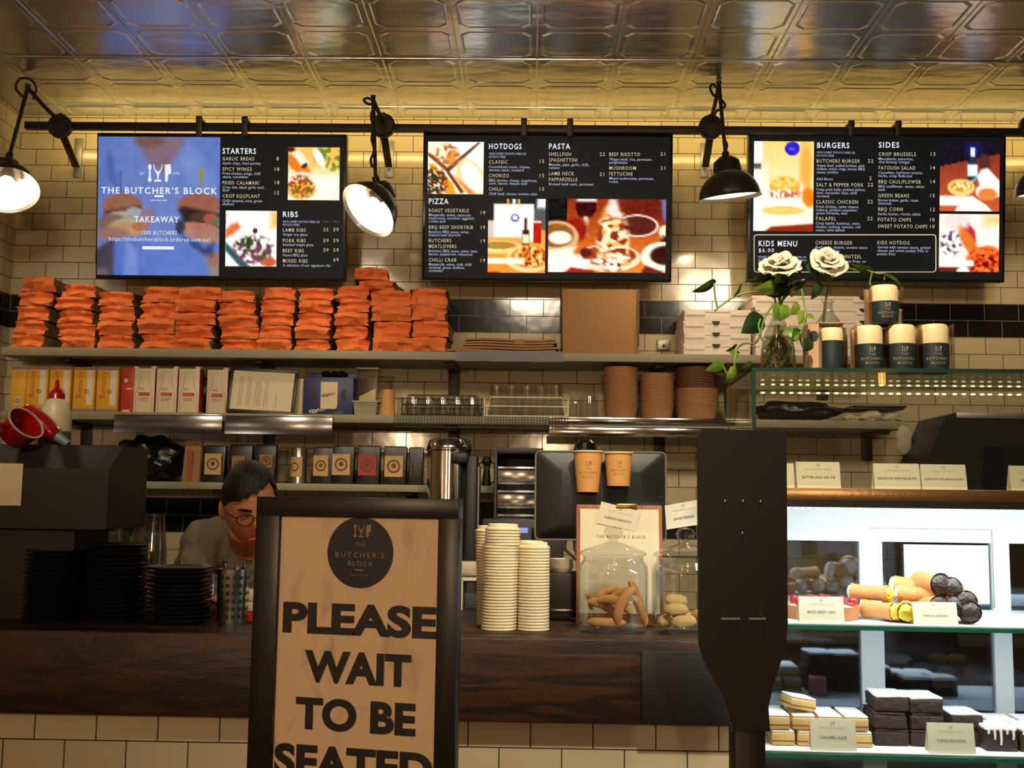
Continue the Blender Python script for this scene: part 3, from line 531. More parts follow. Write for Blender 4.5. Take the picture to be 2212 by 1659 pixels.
# right screen ---------------------------------------------------------------
s3 = Screen('right menu screen listing burgers, sides and the kids menu box', 1614, 289, 2174, 605, 4.655); s3.hooks((1834, 1935))
s3.text('menu_heading', c3([(975, 884, 34, 'BURGERS', 1168), (1343, 882, 34, 'SIDES', 1466), (626, 1470, 34, 'KIDS MENU', 856), (626, 1506, 24, '$6.00', 718)]), white_tx)
s3.text('menu_writing', d6([(592, 258, 29, 'BUTCHERS BURGER', 930), (590, 444, 29, 'SALT & PEPPER PORK', 957), (588, 577, 29, 'CLASSIC CHICKEN', 914), (588, 708, 29, 'FALAFEL', 744), (1076, 205, 29, 'CRISP BRUSSELS', 1366), (1076, 312, 29, 'FATOUSH SALAD', 1362), (1074, 420, 29, 'BBQ CAULIFLOWER', 1406), (1073, 528, 29, 'GREEN BEANS', 1313), (1072, 635, 29, 'BBQ CORN', 1263), (1070, 716, 29, 'POTATO CHIPS', 1328), (1070, 768, 29, 'SWEET POTATO CHIPS', 1456), (583, 896, 29, 'CHEESE BURGER', 870), (583, 1003, 29, 'CHICKEN SCHNITZEL', 942), (1067, 896, 29, 'KIDS HOTDOG', 1317),
    (992, 258, 29, '22'), (1003, 394, 29, '2'), (990, 444, 29, '22'), (988, 577, 29, '22'), (987, 708, 29, '22'), (1484, 205, 29, '13'), (1481, 312, 29, '14'), (1481, 420, 29, '14'), (1479, 530, 29, '15'), (1479, 638, 29, '12'), (1477, 718, 29, '10'), (1477, 770, 29, '10')]), cream_tx)
s3.text('small_writing', d6([(592, 187, 17, 'WITH SWEET POTATO FRIES OR', 892), (592, 212, 17, 'POTATO FRIES', 728), (592, 290, 22, 'Angus beef, pulled brisket, jack', 966), (592, 316, 22, 'cheese, onion rings, house BBQ', 968), (592, 342, 22, 'sauce, pickles', 760), (590, 395, 22, 'Add Bacon', 718), (590, 477, 22, 'Crisp pork belly, pickled daikon,', 972), (590, 503, 22, 'mint, coriander slaw, chilli', 906), (590, 529, 22, 'caramel', 690), (588, 611, 22, 'Fried chicken, swiss cheese,', 922), (588, 637, 22, 'iceberg, pickled cucumber,', 914), (588, 662, 22, 'green sriracha, aioli', 830), (586, 741, 22, 'Crisp falafel, hummus, swiss', 928), (586, 768, 22, 'cheese, iceberg, tomato, red', 932), (586, 794, 22, 'onion, mint labneh', 812),
    (1075, 238, 22, 'Macadamia, pecorino,', 1347), (1075, 263, 22, 'chardonnay vinegar', 1322), (1075, 345, 22, 'Cucumber, heirloom tomato,', 1421), (1075, 371, 22, 'herbs, crisp flatbread', 1335), (1073, 453, 22, 'BBQ cauliflower, zaatar, tahini,', 1436), (1073, 479, 22, 'mint', 1126), (1072, 561, 22, 'Brown butter, garlic, roast', 1384), (1072, 586, 22, 'almonds', 1176), (1070, 668, 22, 'Garlic butter, ricotta salata', 1402), (583, 928, 22, 'Beef patty, cheese, tomato sauce', 988), (583, 954, 22, 'with potato fries', 770), (583, 1036, 22, 'Served with potato fries or', 980), (1066, 928, 22, 'Served with tomato sauce, grated', 1478), (1066, 954, 22, 'cheese and sweet potato fries or', 1466), (1066, 980, 22, 'potato fries', 1206), (135, 1002, 17, 'SERVED WITH A CHOICE OF WATER OR', 512), (135, 1026, 17, 'JUICE AND SWEET POTATO', 512), (135, 1050, 17, 'COOKIE', 210)]), pale_tx)
b = B(); cor = [s3.uv(1600+x/3.6144, 280+y/3.6144) for x, y in ((104, 1112), (1522, 1112), (1522, 822), (104, 822))]; pts = []
for k, (x, y) in enumerate(cor):
    sx, sy = ((1, 1), (-1, 1), (-1, -1), (1, -1))[k]; r = .012
    for a_ in range(5): th = PI+k*PI/2+a_*PI/8; pts.append((x+sx*r+r*math.cos(th), y+sy*r+r*math.sin(th), .003))
b.tube(pts, .0022, 4, closed=True).out('kids_menu_frame', cream_tx, s3.d, smooth=False)
s3.pic(1629, 305, 1756, 500, painter(lambda u, v: mixc((255, 215, 120), (255, 245, 210), min(1, v*1.3)), [('r', (-.1, -.1, .14, .24), (240, 250, 255), .03), ('r', (-.1, .25, .12, .31), (25, 20, 20), .02), ('r', (-.1, .32, .18, 1.1), (235, 245, 255), .2), ('e', (.64, .08, .125, .08), (48, 30, 200), .1), ('e', (.64, .085, .05, .02), (90, 90, 240), .5), ('e', (.87, .3, .1, .3), (250, 175, 70), .8), ('e', (.52, .62, .38, .2), (255, 250, 235), .3), ('e', (.52, .5, .26, .11), (240, 170, 60), .15), ('n', (.52, .46, .24, .09, 18, -.1), (255, 220, 120), .3), ('p', [(.25, .56), (.8, .56), (.76, .62), (.3, .64)], (215, 110, 60), .03), ('n', (.5, .6, .3, .08, 16, 0), (255, 240, 220), .15), ('e', (.92, .62, .12, .1, 40), (250, 130, 20), .4), ('e', (.5, .77, .36, .05), (250, 205, 110), .2), ('p', [(.15, 1.02), (.3, .95), (.7, .93), (1.02, .91), (1.02, 1.02)], (150, 40, 25), .02), ('r', (-.1, .85, 1.1, .9), (255, 252, 245), .06)], 8, 16, 7), 44, 66)
s3.pic(2031, 305, 2158, 457, painter(lambda u, v: (24, 18, 30) if v < .36-.18*u else mixc((120, 40, 25), (205, 90, 50), min(1, v)), [('e', (.56, .12, .14, .12), (28, 24, 90), .8), ('r', (.51, .09, .585, .22), (225, 245, 255), .02), ('r', (.52, .22, .57, .28), (40, 60, 70), .02), ('r', (.46, .27, .62, .55), (20, 50, 55), .02), ('r', (.46, .33, .63, .5), (235, 245, 250), .02), ('e', (.74, .3, .1, .12), (90, 40, 40), .4), ('p', [(.62, .5), (.7, .4), (.8, .38), (1.02, .58), (1.02, .8), (.7, .72)], (250, 245, 245), .03), ('e', (.8, .72, .2, .12), (255, 240, 225), .1), ('e', (.8, .76, .16, .09), (230, 130, 60), .3), ('p', [(.47, .6), (.62, .5), (.63, .53), (.5, .63)], (110, 190, 210), .02), ('e', (.36, .66, .23, .12), (250, 210, 120), .1), ('e', (.36, .64, .18, .08), (225, 150, 40), .2), ('n', (.36, .64, .18, .08, 18, 0), (255, 240, 180), .2), ('p', [(-.1, .78), (.55, .78), (.8, .92), (.9, 1.02), (.25, 1.02), (.3, .92), (-.1, .92)], (255, 248, 235), .03)], 8, 18, 8), 44, 52)
s3.pic(2029, 462, 2157, 588, painter((255, 245, 230), [('p', [(.2, 0), (.38, .0), (.6, .3), (.62, .5), (.5, .45), (.3, .2)], (190, 50, 60), .04), ('e', (.3, .12, .22, .16), (255, 220, 215), .5), ('r', (.75, 0, 1.1, .2), (255, 205, 130), .2), ('e', (.5, .5, .1, .3, -30), (225, 120, 40), .5), ('e', (.78, .82, .32, .26), (220, 60, 25), .2), ('n', (.78, .8, .36, .3, 13, .0), (255, 120, 50), .15), ('n', (.78, .85, .36, .26, 16, .18), (120, 15, 15), .2), ('n', (.2, .5, .2, .25, 14, .1), (90, 70, 110), .25), ('r', (-.1, .8, .58, .9), (255, 250, 240), .02), ('p', [(-.1, .92), (.35, .92), (.35, 1.02), (-.1, 1.02)], (110, 35, 25), .03), ('e', (.4, .98, .1, .06), (255, 240, 240), .4)], 12, 20, 9), 44, 44)
# ---------------------------------------------------------------- wall shelves
shf = mat('grey_laminate', rgb(146, 140, 118), .55, noise=.08, nscale=12)
kraft = mat('kraft_paper', rgb(168, 128, 84), .8, noise=.08, nscale=40)
def shelf(name, label, px0, px1, yl, yr, Yf, th, brks):
    """px0..px1 front edge, top edge y at each end"""
    a = P(px0, yl, Yf); b_ = P(px1, yr, Yf); z = (a.z+b_.z)/2; t = thing(name, label, 'shelf', ((a.x+b_.x)/2, WY, z), 'wall shelves')
    B().box((0, (Yf-WY)/2-.001, -th/2), (b_.x-a.x, WY-Yf-.002, th), .003).out('board', shf, t)
    for bx in brks:
        x = P(bx, yl, 4.7).x-t.location.x
        B().box((x, -.006, -th-.06), (.05, .01, .12), .002).box((x, -.13, -th-.008), (.05, .24, .014), .002).out('bracket', blk, t)
    return z
SY = 4.58
ZS1 = shelf('wall_shelf', 'long grey upper wall shelf carrying the orange paper bags and pizza boxes', 2, 1905, 748, 770.5, SY, .036, (150, 560, 975, 1425, 1800))
ZS2 = shelf('wall_shelf', 'long grey middle wall shelf carrying milk cartons, glasses and brown bowls', 2, 1952, 888, 908, SY, .034, (150, 560, 975, 1435, 1900))
ZS3 = shelf('wall_shelf', 'short grey lower wall shelf carrying the row of coffee bags', 60, 1066, 1037, 1049, SY, .030, (480, 880))
# orange paper bags ---------------------------------------------------------
orp = mat('orange_paper', rgb(240, 128, 66), .75, noise=.1, nscale=18)
olive = mat('brown_bag_paper', rgb(146, 122, 84), .8, noise=.12, nscale=25)
def paper_bag(w, h, d, seed):
    b = B(); rnd = random.Random(seed); nx, nz, ny = 9, 5, 4
    sl = (rnd.random()-.5)*.5; fl_ = rnd.random(); inx = .02+.05*rnd.random()
    def sh(x, y, z):
        u, v, q = x/(w/2), (z-h/2)/(h/2), y/d
        n = NZ.noise(V((x*22+seed*5, z*30, y*9))); n2 = NZ.noise(V((x*55, z*60+seed*3, y*20)))
        e = v-sl*u; fold = -.030*math.exp(-((e-.15)/.38)**2)*(1 if fl_ > .35 else -.5)
        tri = .018*max(0, 1-abs(u)-abs(v)*.6)
        yy = y-(fold+tri-.016*n-.010*n2)*(1-q)-.012*(1-u*u)*(1-v*v)
        pin = inx*(1-abs(e)) if abs(e) < 1 else 0
        return V((x*(1-pin)+.010*n2*(abs(u) > .6)+.006*n, yy, max(.0, min(h, z+.010*n*(abs(v) < .95)-(.006*abs(u)**3 if v > .9 else 0)))))
    idx = {}
    def vv(i, j, k):
        if (i, j, k) not in idx: idx[i, j, k] = b.bm.verts.new(sh(w*(i/nx-.5), d*j/ny, h*k/nz))
        return idx[i, j, k]
    for i in range(nx):
        for k in range(nz):
            b.bm.faces.new((vv(i, 0, k), vv(i+1, 0, k), vv(i+1, 0, k+1), vv(i, 0, k+1))).material_index = 0
            b.bm.faces.new((vv(i, ny, k+1), vv(i+1, ny, k+1), vv(i+1, ny, k), vv(i, ny, k))).material_index = 1
    for j in range(ny):
        for k in range(nz):
            b.bm.faces.new((vv(0, j, k), vv(0, j, k+1), vv(0, j+1, k+1), vv(0, j+1, k))).material_index = 1
            b.bm.faces.new((vv(nx, j, k+1), vv(nx, j, k), vv(nx, j+1, k), vv(nx, j+1, k+1))).material_index = 1
        for i in range(nx):
            b.bm.faces.new((vv(i, j, nz), vv(i+1, j, nz), vv(i+1, j+1, nz), vv(i, j+1, nz))).material_index = 0 if j == 0 else 1
            b.bm.faces.new((vv(i, j+1, 0), vv(i+1, j+1, 0), vv(i+1, j, 0), vv(i, j, 0))).material_index = 1
    return b
piles = [(30, 104, 593, 5, -6), (112, 196, 608, 5, 3), (203, 283, 624, 4, 0), (296, 382, 614, 4, 0), (375, 470, 614, 5, -4), (462, 548, 622, 5, 3), (556, 634, 615, 5, -3), (634, 713, 617, 5, 0), (718, 796, 613, 5, 0), (793, 884, 622, 4, 5), (884, 966, 618, 4, 0)]
for pi, (x0, x1, yt, n, lean) in enumerate(piles):
    yb = 748+(x0/1900)*22.5; c, w_, h_ = rect(x0, yt, x1, yb, 4.615); hh = h_/n; rnd = random.Random(pi)
    for k in range(n):
        ww = w_*(.90+.08*rnd.random()); dx = (rnd.random()-.5)*.016-lean*.0012*(n-1-k)*(-1)
        one(paper_bag(ww, hh*.985, .20, pi*7+k), 'paper_bag', [orp, olive], 'orange paper bag, %s in the %s pile from the left' % (updown(k, n), ordi(pi+1)), 'paper bag', (c.x+dx, 4.622+rnd.random()*.012, ZS1+hh*k), 'orange paper bag piles', (rnd.random()-.5)*.08, smooth=True, ang=18)
zt = ZS1+rect(793, 622, 884, 757, 4.615)[2]
for k, (x0, x1, dy) in enumerate(((772, 853, .0), (766, 838, .0))):
    c, w_, h_ = rect(x0, 565, x1, 592, 4.65); one(paper_bag(w_, .052 if k else .046, .19, 90+k), 'paper_bag', [orp, olive], ['orange paper bag lying across the ninth and tenth piles', 'orange paper bag highest of all, above the other bag laid across two piles'][k], 'paper bag', (c.x, 4.66, zt+.004+k*.048), 'orange paper bag piles', (-.08, .1)[k], ang=18)
# flat kraft bags and grey paper ---------------------------------------------
for k in range(5):
    x0, x1 = ((962, 1200), (985, 1206), (1000, 1196), (1003, 1203), (1004, 1200))[k]; c, w_, _ = rect(x0, 700, x1, 757, 4.66)
    b = B().grid(10, 4, lambda u, v: (w_*(u-.5), .2*v, .003*math.sin(u*7)), None)
    r = bmesh.ops.extrude_face_region(b.bm, geom=b.bm.faces[:]); bmesh.ops.translate(b.bm, vec=(0, 0, .008), verts=[v for v in r['geom'] if isinstance(v, bmesh.types.BMVert)]); bmesh.ops.recalc_face_normals(b.bm, faces=b.bm.faces[:])
    if k == 4: b.box((w_*.1, -.006, -.005), (.045, .004, .024), .001)
    one(b, 'flat_paper_bag', kraft, 'flat brown paper bag, %s in the low pile beside the cardboard box' % updown(k, 5), 'paper bag', (c.x, 4.645+.004*k, ZS1+.011+k*.0125), 'flat brown bags', (.02, -.03, .01, -.02, .03)[k])
gp = mat('grey_paper', rgb(128, 126, 132), .7)
a = P(985, 757, SY-.01); e = P(1217, 760, SY-.01); b = B()
sec = [(.2, .004), (.02, .005), (-.008, .003), (-.012, -.006), (-.012, -.041)]
vs = [[b.bm.verts.new((x, y, z+.0015*math.sin(x*40))) for y, z in sec] for x in [(e.x-a.x)*(i/8-.5) for i in range(9)]]
for i in range(8):
    for j in range(4): b.bm.faces.new((vs[i][j], vs[i][j+1], vs[i+1][j+1], vs[i+1][j]))
one(b, 'paper_sheet', gp, 'grey paper sheet folded down over the edge of the upper shelf under brown bags', 'paper', ((a.x+e.x)/2, SY, ZS1))
# cardboard box ----------------------------------------------------------------
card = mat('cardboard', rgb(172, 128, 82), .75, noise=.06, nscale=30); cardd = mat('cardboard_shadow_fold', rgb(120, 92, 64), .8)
c, w_, h_ = rect(1212, 617, 1382, 759, 4.62); t = thing('cardboard_box', 'large plain brown cardboard box standing on the upper shelf beside the pizza boxes', 'box', (c.x, 4.62, ZS1))
b = B().box((0, .12, h_/2), (w_, .24, h_), .012)
for v in b.bm.verts:
    if v.co.z < h_*.3: v.co.x *= .97; v.co.y += .012*(1-v.co.z/(h_*.3))
b.out('box_body', card, t)
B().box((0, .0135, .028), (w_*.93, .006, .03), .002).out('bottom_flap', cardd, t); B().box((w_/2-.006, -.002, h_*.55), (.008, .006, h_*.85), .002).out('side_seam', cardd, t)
c, w_, h_ = rect(1419, 735, 1446, 757, WY); t = thing('power_socket', 'small grey power socket on the tiles just above the upper shelf', 'socket', (c.x, WY-.012, c.z+h_/2))
B().box((0, 0, 0), (w_, .022, h_), .004).out('socket_plate', galv, t); B().lathe([(.0, 0), (.007, 0), (.007, .004), (0, .004)], 12, (0, 0, 0), M.Translation((0, -.011, -.006)) @ M.Rotation(PI/2, 4, 'X')).out('socket_hole', mat('dark_hole', rgb(25, 22, 18), .6), t)
# pizza boxes ------------------------------------------------------------------
pzm = mat('white_carton', rgb(232, 218, 205), .6, noise=.04, nscale=30); hole = mat('dark_hole', rgb(25, 22, 18), .6)
def pizza_stack(x0, x1, ytop, ybot, n, notch, where, group, Y=4.61, shifts=()):
    c, w_, h_ = rect(x0, ytop, x1, ybot, Y); hh = h_/n
    nx = P(notch, ybot, Y).x-c.x
    for k in range(n):
        dx = shifts[k] if k < len(shifts) else 0
        t = thing('pizza_box', 'white pizza box, %s in the %s' % (updown(k, n), where), 'pizza box', (c.x+dx, Y, ZS1+hh*k), group)
        b = B().box((0, .14, hh*.42), (w_-.004, .276, hh*.84), .001); b.out('tray', pzm, t)
        b = B().box((0, .14, hh*.86), (w_, .282, hh*.24), .001)
        for s in (-1, 1): b.box((s*w_*.33, -.0015, hh*.62), (w_*.28, .003, hh*.3), .0005)
        b.out('lid', pzm, t)
        if k < n-1 or n == 5: B().lathe([(0, 0), (.0165, 0), (.0165, .004), (0, .004)], 16, mtx=M.Translation((nx-dx, -.0008, hh*.975)) @ M.Rotation(PI/2, 4, 'X'), a0=PI, a1=2*PI).out('thumb_notch', hole, t)
pizza_stack(1476, 1622, 661, 760, 4, 1547, 'narrow stack beside the cardboard box', 'narrow pizza boxes', shifts=(0, .003, 0, .004))
pizza_stack(1632, 1950, 637, 768, 5, 1867, 'wide stack behind the two vases', 'wide pizza boxes', shifts=(0, 0, 0, .002, -.012))
# cartons on the middle shelf ---------------------------------------------------
yel = mat('yellow_carton', rgb(226, 168, 40), .5); pur = mat('mauve_print', rgb(138, 112, 122), .5); wht = mat('white_print', rgb(226, 214, 190), .5); org = mat('orange_print', rgb(200, 96, 30), .5); gry = mat('grey_print', rgb(96, 90, 84), .5)
redc = mat('red_carton', rgb(186, 52, 36), .5); whc = mat('milk_carton_white', rgb(226, 206, 178), .5)
def face(b, x0, x1, z0, z1, y, mi=0): return b.poly([(x0, y, z0), (x1, y, z0), (x1, y, z1), (x0, y, z1)], mi=mi)
ypos = [(52, 100), (103, 150), (155, 202), (205, 253)]
def base2(x): return 888+x/1950*20
def fw(b, s, x, z, h, y=-.0012, **k): return put(b, s, x, z, h, fn=lambda a, c, d: V((a, y, c)), **k)
c, w_, h_ = rect(20, 792, 52, 889, 4.62); H_ = h_
def soy(label, cx, side=False):
    w = .064 if side else .092; t = thing('soy_milk_carton', label, 'carton', (cx, 4.62, ZS2), 'yellow soy milk cartons'); d = .092 if side else .064
    B().box((0, d/2, H_/2), (w, d, H_), .002).out('carton_body', yel, t)
    face(B(), -w/2, w/2, .002, .014, -.0008).out('base_band', pur, t, smooth=False); face(B(), -w/2, w/2, H_-.012, H_-.002, -.0008).out('top_band', pur, t, smooth=False)
    if side:
        face(B(), -.012, .016, .028, .062, -.0010).out('barcode_label', wht, t, smooth=False); b = B()
        for k in range(8): face(b, -.010+k*.003, -.0085+k*.003, .032, .058, -.0016)
        b.out('barcode_bars', gry, t, smooth=False)
    else:
        face(B(), .012, .038, .03, H_-.013, -.0010).out('white_stripe', wht, t, smooth=False)
        b = B(); put(b, 'Bonsoy', 0, 0, .026, .115, bold=.0, fn=lambda x, y, z: V((-.008-y, -.0014, .062+x))); b.out('brand_lettering', org, t, smooth=False)
        B().lathe([(.0065, 0), (.009, 0), (.009, .0006), (.0065, .0006)], 20, mtx=M.Translation((.012, -.0014, .088)) @ M.Rotation(PI/2, 4, 'X'), close=True).out('round_mark', gry, t, smooth=False)
    return t
soy('yellow soy milk carton turned sideways with a barcode, leftmost on the middle shelf', c.x, True)
for i, (x0, x1) in enumerate(ypos): soy('yellow soy milk carton with orange script, %s of the four facing forward' % ('leftmost', 'second from left', 'third from left', 'rightmost')[i], rect(x0, 792, x1, 890, 4.62)[0].x)
def milk(label, cx, side=False, dz=0):
    t = thing('milk_carton', label, 'carton', (cx, 4.625+dz, ZS2), 'white and red milk cartons'); w, d = (.057, .09) if side else (.090, .062)
    b = B().box((0, d/2, .096), (w, d, .192), .0015)
    for f in b.bm.faces:
        n = f.normal
        if side: f.material_index = 0 if n.x > .9 else 1
        else: f.material_index = 0 if abs(n.y) > .5 or n.z > .5 else 1
    b.out('carton_body', [whc, redc], t)
    B().lathe([(0, 0), (.013, 0), (.013, .012), (0, .014)], 16, (w*.3, d*.55, .192)).out('cap', whc, t)
    if side:
        face(B(), -.016, -.002, .13, .146, -.001).out('white_square', whc, t, smooth=False); face(B(), -.006, .02, .1, .106, -.001).out('white_dash', whc, t, smooth=False); face(B(), -.018, .012, .004, .012, -.001).out('base_label', whc, t, smooth=False)
    else:
        out = [(.036, .004), (.036, .085), (.022, .125), (.018, .15), (.022, .178)]; b = B()
        b.tube([V((x, -.0005, z)) for x, z in out]+[V((-x, -.0005, z)) for x, z in reversed(out)], .0005, 4, closed=True); b.out('bottle_outline', gry, t, smooth=False)
        face(B(), -.024, .024, .074, .088, -.001).out('red_bar', redc, t, smooth=False); b = B(); fw(b, 'MILK', -.022, .100, .008, bold=0); b.out('milk_lettering', gry, t, smooth=False)
        b = B(); fw(b, 'ALMOND', -.021, .0785, .0055, y=-.0014, bold=.0); b.out('bar_lettering', wht, t, smooth=False)
        b = B()
        for k in range(3): face(b, -.024+.002*k, .022-.004*k, .064-k*.005, .0655-k*.005, -.001)
        b.out('small_print', pur, t, smooth=False)
milk('milk carton turned sideways so its red side shows, beside the yellow cartons', rect(258, 792, 287, 892, 4.62)[0].x, True)
for i, (x0, x1) in enumerate(((286, 332), (334, 381), (382, 429), (439, 486))): milk('white milk carton with a red bar, %s' % ('leftmost of the four showing white fronts', 'second of the four showing white fronts', 'third of the four showing white fronts', 'standing alone against the framed certificate')[i], rect(x0, 792, x1, 893, 4.625)[0].x, False, .03 if i == 3 else 0)
# framed paper ------------------------------------------------------------------
frm = mat('black_frame', rgb(26, 22, 18), .4); ppr = mat('white_paper', rgb(216, 202, 170), .7)
c, w_, h_ = rect(487, 795, 634, 895, 4.60); t = thing('certificate_frame', 'black framed white certificate leaning on the middle shelf beside the blue cookie box', 'frame', (c.x, 4.60, ZS2+.002)); t.rotation_euler = (math.radians(-9), math.radians(2.5), 0)
b = B(); bw_ = .013
for cx, cz, sx, sz in ((0, bw_/2, w_, bw_), (0, h_-bw_/2, w_, bw_), (-w_/2+bw_/2, h_/2, bw_, h_-2*bw_), (w_/2-bw_/2, h_/2, bw_, h_-2*bw_)): b.box((cx, .006, cz), (sx, .016, sz), .001)
b.out('frame_border', frm, t); face(B(), -w_/2+bw_, w_/2-bw_, bw_, h_-bw_, .004).out('paper', ppr, t, smooth=False)
b = B(); rnd = random.Random(4)
for k, (x, l) in enumerate(((-.1, .13), (-.09, .12), (-.065, .13), (-.055, .12), (-.03, .11), (-.02, .12), (-.01, .1), (.01, .11), (.02, .12), (.06, .06))): face(b, x, x+.004, .03, .03+l, .0034)
b.out('faint_text_lines', mat('faint_print', rgb(176, 164, 138), .7), t, smooth=False)
# blue cookie box ------------------------------------------------------------------
blu = mat('blue_carton', rgb(34, 44, 92), .45); cream = mat('cream_label', rgb(214, 196, 160), .55); choc = mat('dark_cookie', rgb(40, 30, 26), .6)
c, w_, h_ = rect(653, 800, 762, 897, 4.61); t = thing('cookie_box', 'dark blue open-topped cookie box with a white panel on the middle shelf', 'box', (c.x, 4.61, ZS2)); OX = c.x
b = B().box((0, .06, h_*.42), (w_, .12, h_*.84), .003).box((0, .118, h_*.9), (w_, .004, h_*.2), .001); b.out('box_body', blu, t)
pts = [(-.032, .025), (.028, .025), (.036, .034), (.036, .140), (-.036, .140), (-.036, .034)]; dx = .004
b = B().poly([(x+dx, -.0012, z) for x, z in pts]); b.out('white_panel', cream, t, smooth=False)
def oreo(nm, x, z, k, m1, m2):
    b = B()
    for i in range(24): pass
    b.poly([(x+.019*k*math.cos(a*PI/12), -.0018, z+.0085*k*math.sin(a*PI/12)) for a in range(24)], mi=0)
    b.poly([(x+.011*k*math.cos(a*PI/12)-.001, -.0022, z+.0055*k*math.sin(a*PI/12)) for a in range(24)], mi=1)
    b.poly([(x+.005*k*math.cos(a*PI/8)-.001, -.0026, z+.004*k*math.sin(a*PI/8)) for a in range(16)], mi=0)
    put(b, 'OREO'[1:], x+.017*k, z-.002*k, .013*k, x+.055*k, bold=.02, fn=lambda p, q, r: V((p, -.0026, q+(p-x)*.12)), mi=0)
    b.out(nm, [m1, m2], t, smooth=False)
oreo('cookie_logo', -.018+dx, .082, .8, blu, cream); oreo('cookie_logo', -.062, .014, .95, cream, blu)
b = B(); fw(b, 'original', .028, .008, .009, y=-.0014, bold=0); b.out('flavour_lettering', mat('teal_print', rgb(120, 160, 170), .5), t, smooth=False)
for s in (-1, 1): B().lathe([(0, 0), (.022, 0), (.022, .0008), (0, .0008)], 20, mtx=M.Translation((s*.075, -.001, .085)) @ M.Rotation(PI/2, 4, 'X'), a0=(PI*.5 if s > 0 else -PI*.5), a1=(PI*1.5 if s > 0 else PI*.5)).out('cookie_picture', choc, t, smooth=False)
for k, x in enumerate((-.02, .018, .05)):
    o = one(B().blob((0, 0, 0), (.022, .04, .016), 2, .12, 3, k), 'cookie_pack', mat('navy_wrapper', rgb(22, 24, 34), .3), 'dark wrapped cookie pack, %s of three poking out of the blue cookie box' % ('left', 'middle', 'right')[k], 'packet', (OX+x, 4.665, ZS2+h_*.84+.0165), 'wrapped packs in the blue box')
c, w_, h_ = rect(640, 817, 655, 896, 4.70); one(B().box((0, .03, h_/2), (.05, .06, h_), .003), 'paper_carton', cream, 'pale carton half hidden between the framed certificate and the blue cookie box', 'carton', (c.x, 4.66, ZS2))
# tubs, cup ----------------------------------------------------------------------
tubm = mat('translucent_plastic', rgb(150, 146, 122), .3, noise=.1, nscale=20); clr = glass('clear_plastic', (.86, .87, .84, 1), 1.4, .08); powd = mat('cream_powder', rgb(206, 190, 120), .8)
def sqtub(b, w0, w1, h, wall=.0025):
    A = lambda w, z: [b.bm.verts.new((x*w/2, y*w/2, z)) for x, y in ((-1, -1), (1, -1), (1, 1), (-1, 1))]
    R = [A(w0, 0), A(w1, h), A(w1+.008, h), A(w1+.008, h-.006)]
    for p, q in zip(R, R[1:]):
        for i in range(4): b.bm.faces.new((p[i], p[(i+1) % 4], q[(i+1) % 4], q[i]))
    b.bm.faces.new(list(reversed(R[0]))); return b
c, w_, h_ = rect(766, 868, 818, 899, 4.66); t = thing('plastic_tub', 'grey translucent square tub beside the blue cookie box, another container standing in it', 'tub', (c.x, 4.66, ZS2))
sqtub(B(), w_*.86, w_, h_).out('tub_body', tubm, t)
zt = ZS2+.012; t = thing('storage_container', 'tall clear container half full of cream powder standing in the grey tub', 'container', (c.x+.005, 4.66, zt)); hh = P(795, 797, 4.66).z-zt
sqtub(B(), .075, .088, hh-.006).out('container_body', clr, t)
b = B().box((0, 0, .044), (.07, .07, .086), .004)
for v in b.bm.verts:
    if v.co.z > .06: v.co.z += v.co.x*.5
b.out('powder', powd, t); B().box((0, 0, hh-.003), (.098, .098, .006), .002).out('lid', tubm, t)
def cup_prof(r0, r1, h, lip=.003): return [(0, 0), (r0, 0), (r1, h-.002), (r1+lip, h-.002), (r1+lip, h+.002), (r1-.001, h+.002), (r0-.002, .004), (0, .004)]
kc = mat('kraft_cup', rgb(206, 150, 84), .7)
c, w_, h_ = rect(820, 846, 855, 902, 4.63); one(B().lathe([(0, h_), (w_*.36, h_), (w_*.47, .004), (w_*.52, .004), (w_*.52, 0), (w_*.45, 0), (w_*.34, h_-.003), (0, h_-.003)], 28), 'paper_cup', kc, 'upside down plain kraft paper cup beside the black glass rack', 'cup', (c.x, 4.63, ZS2))
# glasses and racks ------------------------------------------------------------------
gls = glass('drinking_glass', (.95, .955, .94, 1), 1.7, .03, .06)
def tumbler(r, h, ribs=True):
    b = B(); n = 28
    pr = [(0, h), (r*.74, h), (r*.84, h-.004), (r*.92, h*.55), (r, 0), (r-.003, 0), (r*.9-.004, h*.55), (r*.78-.004, h-.012), (0, h-.012)]
    b.lathe(pr, n)
    if ribs:
        for v in b.bm.verts:
            a = math.atan2(v.co.y, v.co.x); k = 1+.035*math.cos(a*14); v.co.x *= k; v.co.y *= k
    return b
def rack(name, label, x0, x1, ytop, ybot, Y, m, d=.2, wr=.0028):
    c, w_, h_ = rect(x0, ytop, x1, ybot, Y); t = thing(name, label, 'glass rack', (c.x, Y, ZS2))
    def loop(ins, z, y): return [(-w_/2+ins, y, .004), (-w_/2+ins+(.018 if ins else 0), y, z), (w_/2-ins-(.018 if ins else 0), y, z), (w_/2-ins, y, .004)]
    for q in (0, d): B().tube(loop(.008, h_, q), wr, 6).out('hoop', m, t)
    B().tube([(-w_/2, 0, h_*.55), (w_/2, 0, h_*.55)], wr, 6).tube([(-w_/2, d, h_*.55), (w_/2, d, h_*.55)], wr, 6).tube([(-w_/2, 0, h_*.9), (-w_/2, 0, .005), (-w_/2, d, .005), (-w_/2, d, h_*.9)], wr, 6).tube([(w_/2, 0, h_*.9), (w_/2, 0, .005), (w_/2, d, .005), (w_/2, d, h_*.9)], wr, 6).tube([(-w_/2, 0, .005), (w_/2, 0, .005)], wr, 6).out('side_wire', m, t)
    b = B()
    for k in range(6): b.tube([(-w_/2, d*k/5, .005), (w_/2, d*k/5, .005)], wr*.7, 6)
    b.out('base_wire', m, t); return c, w_
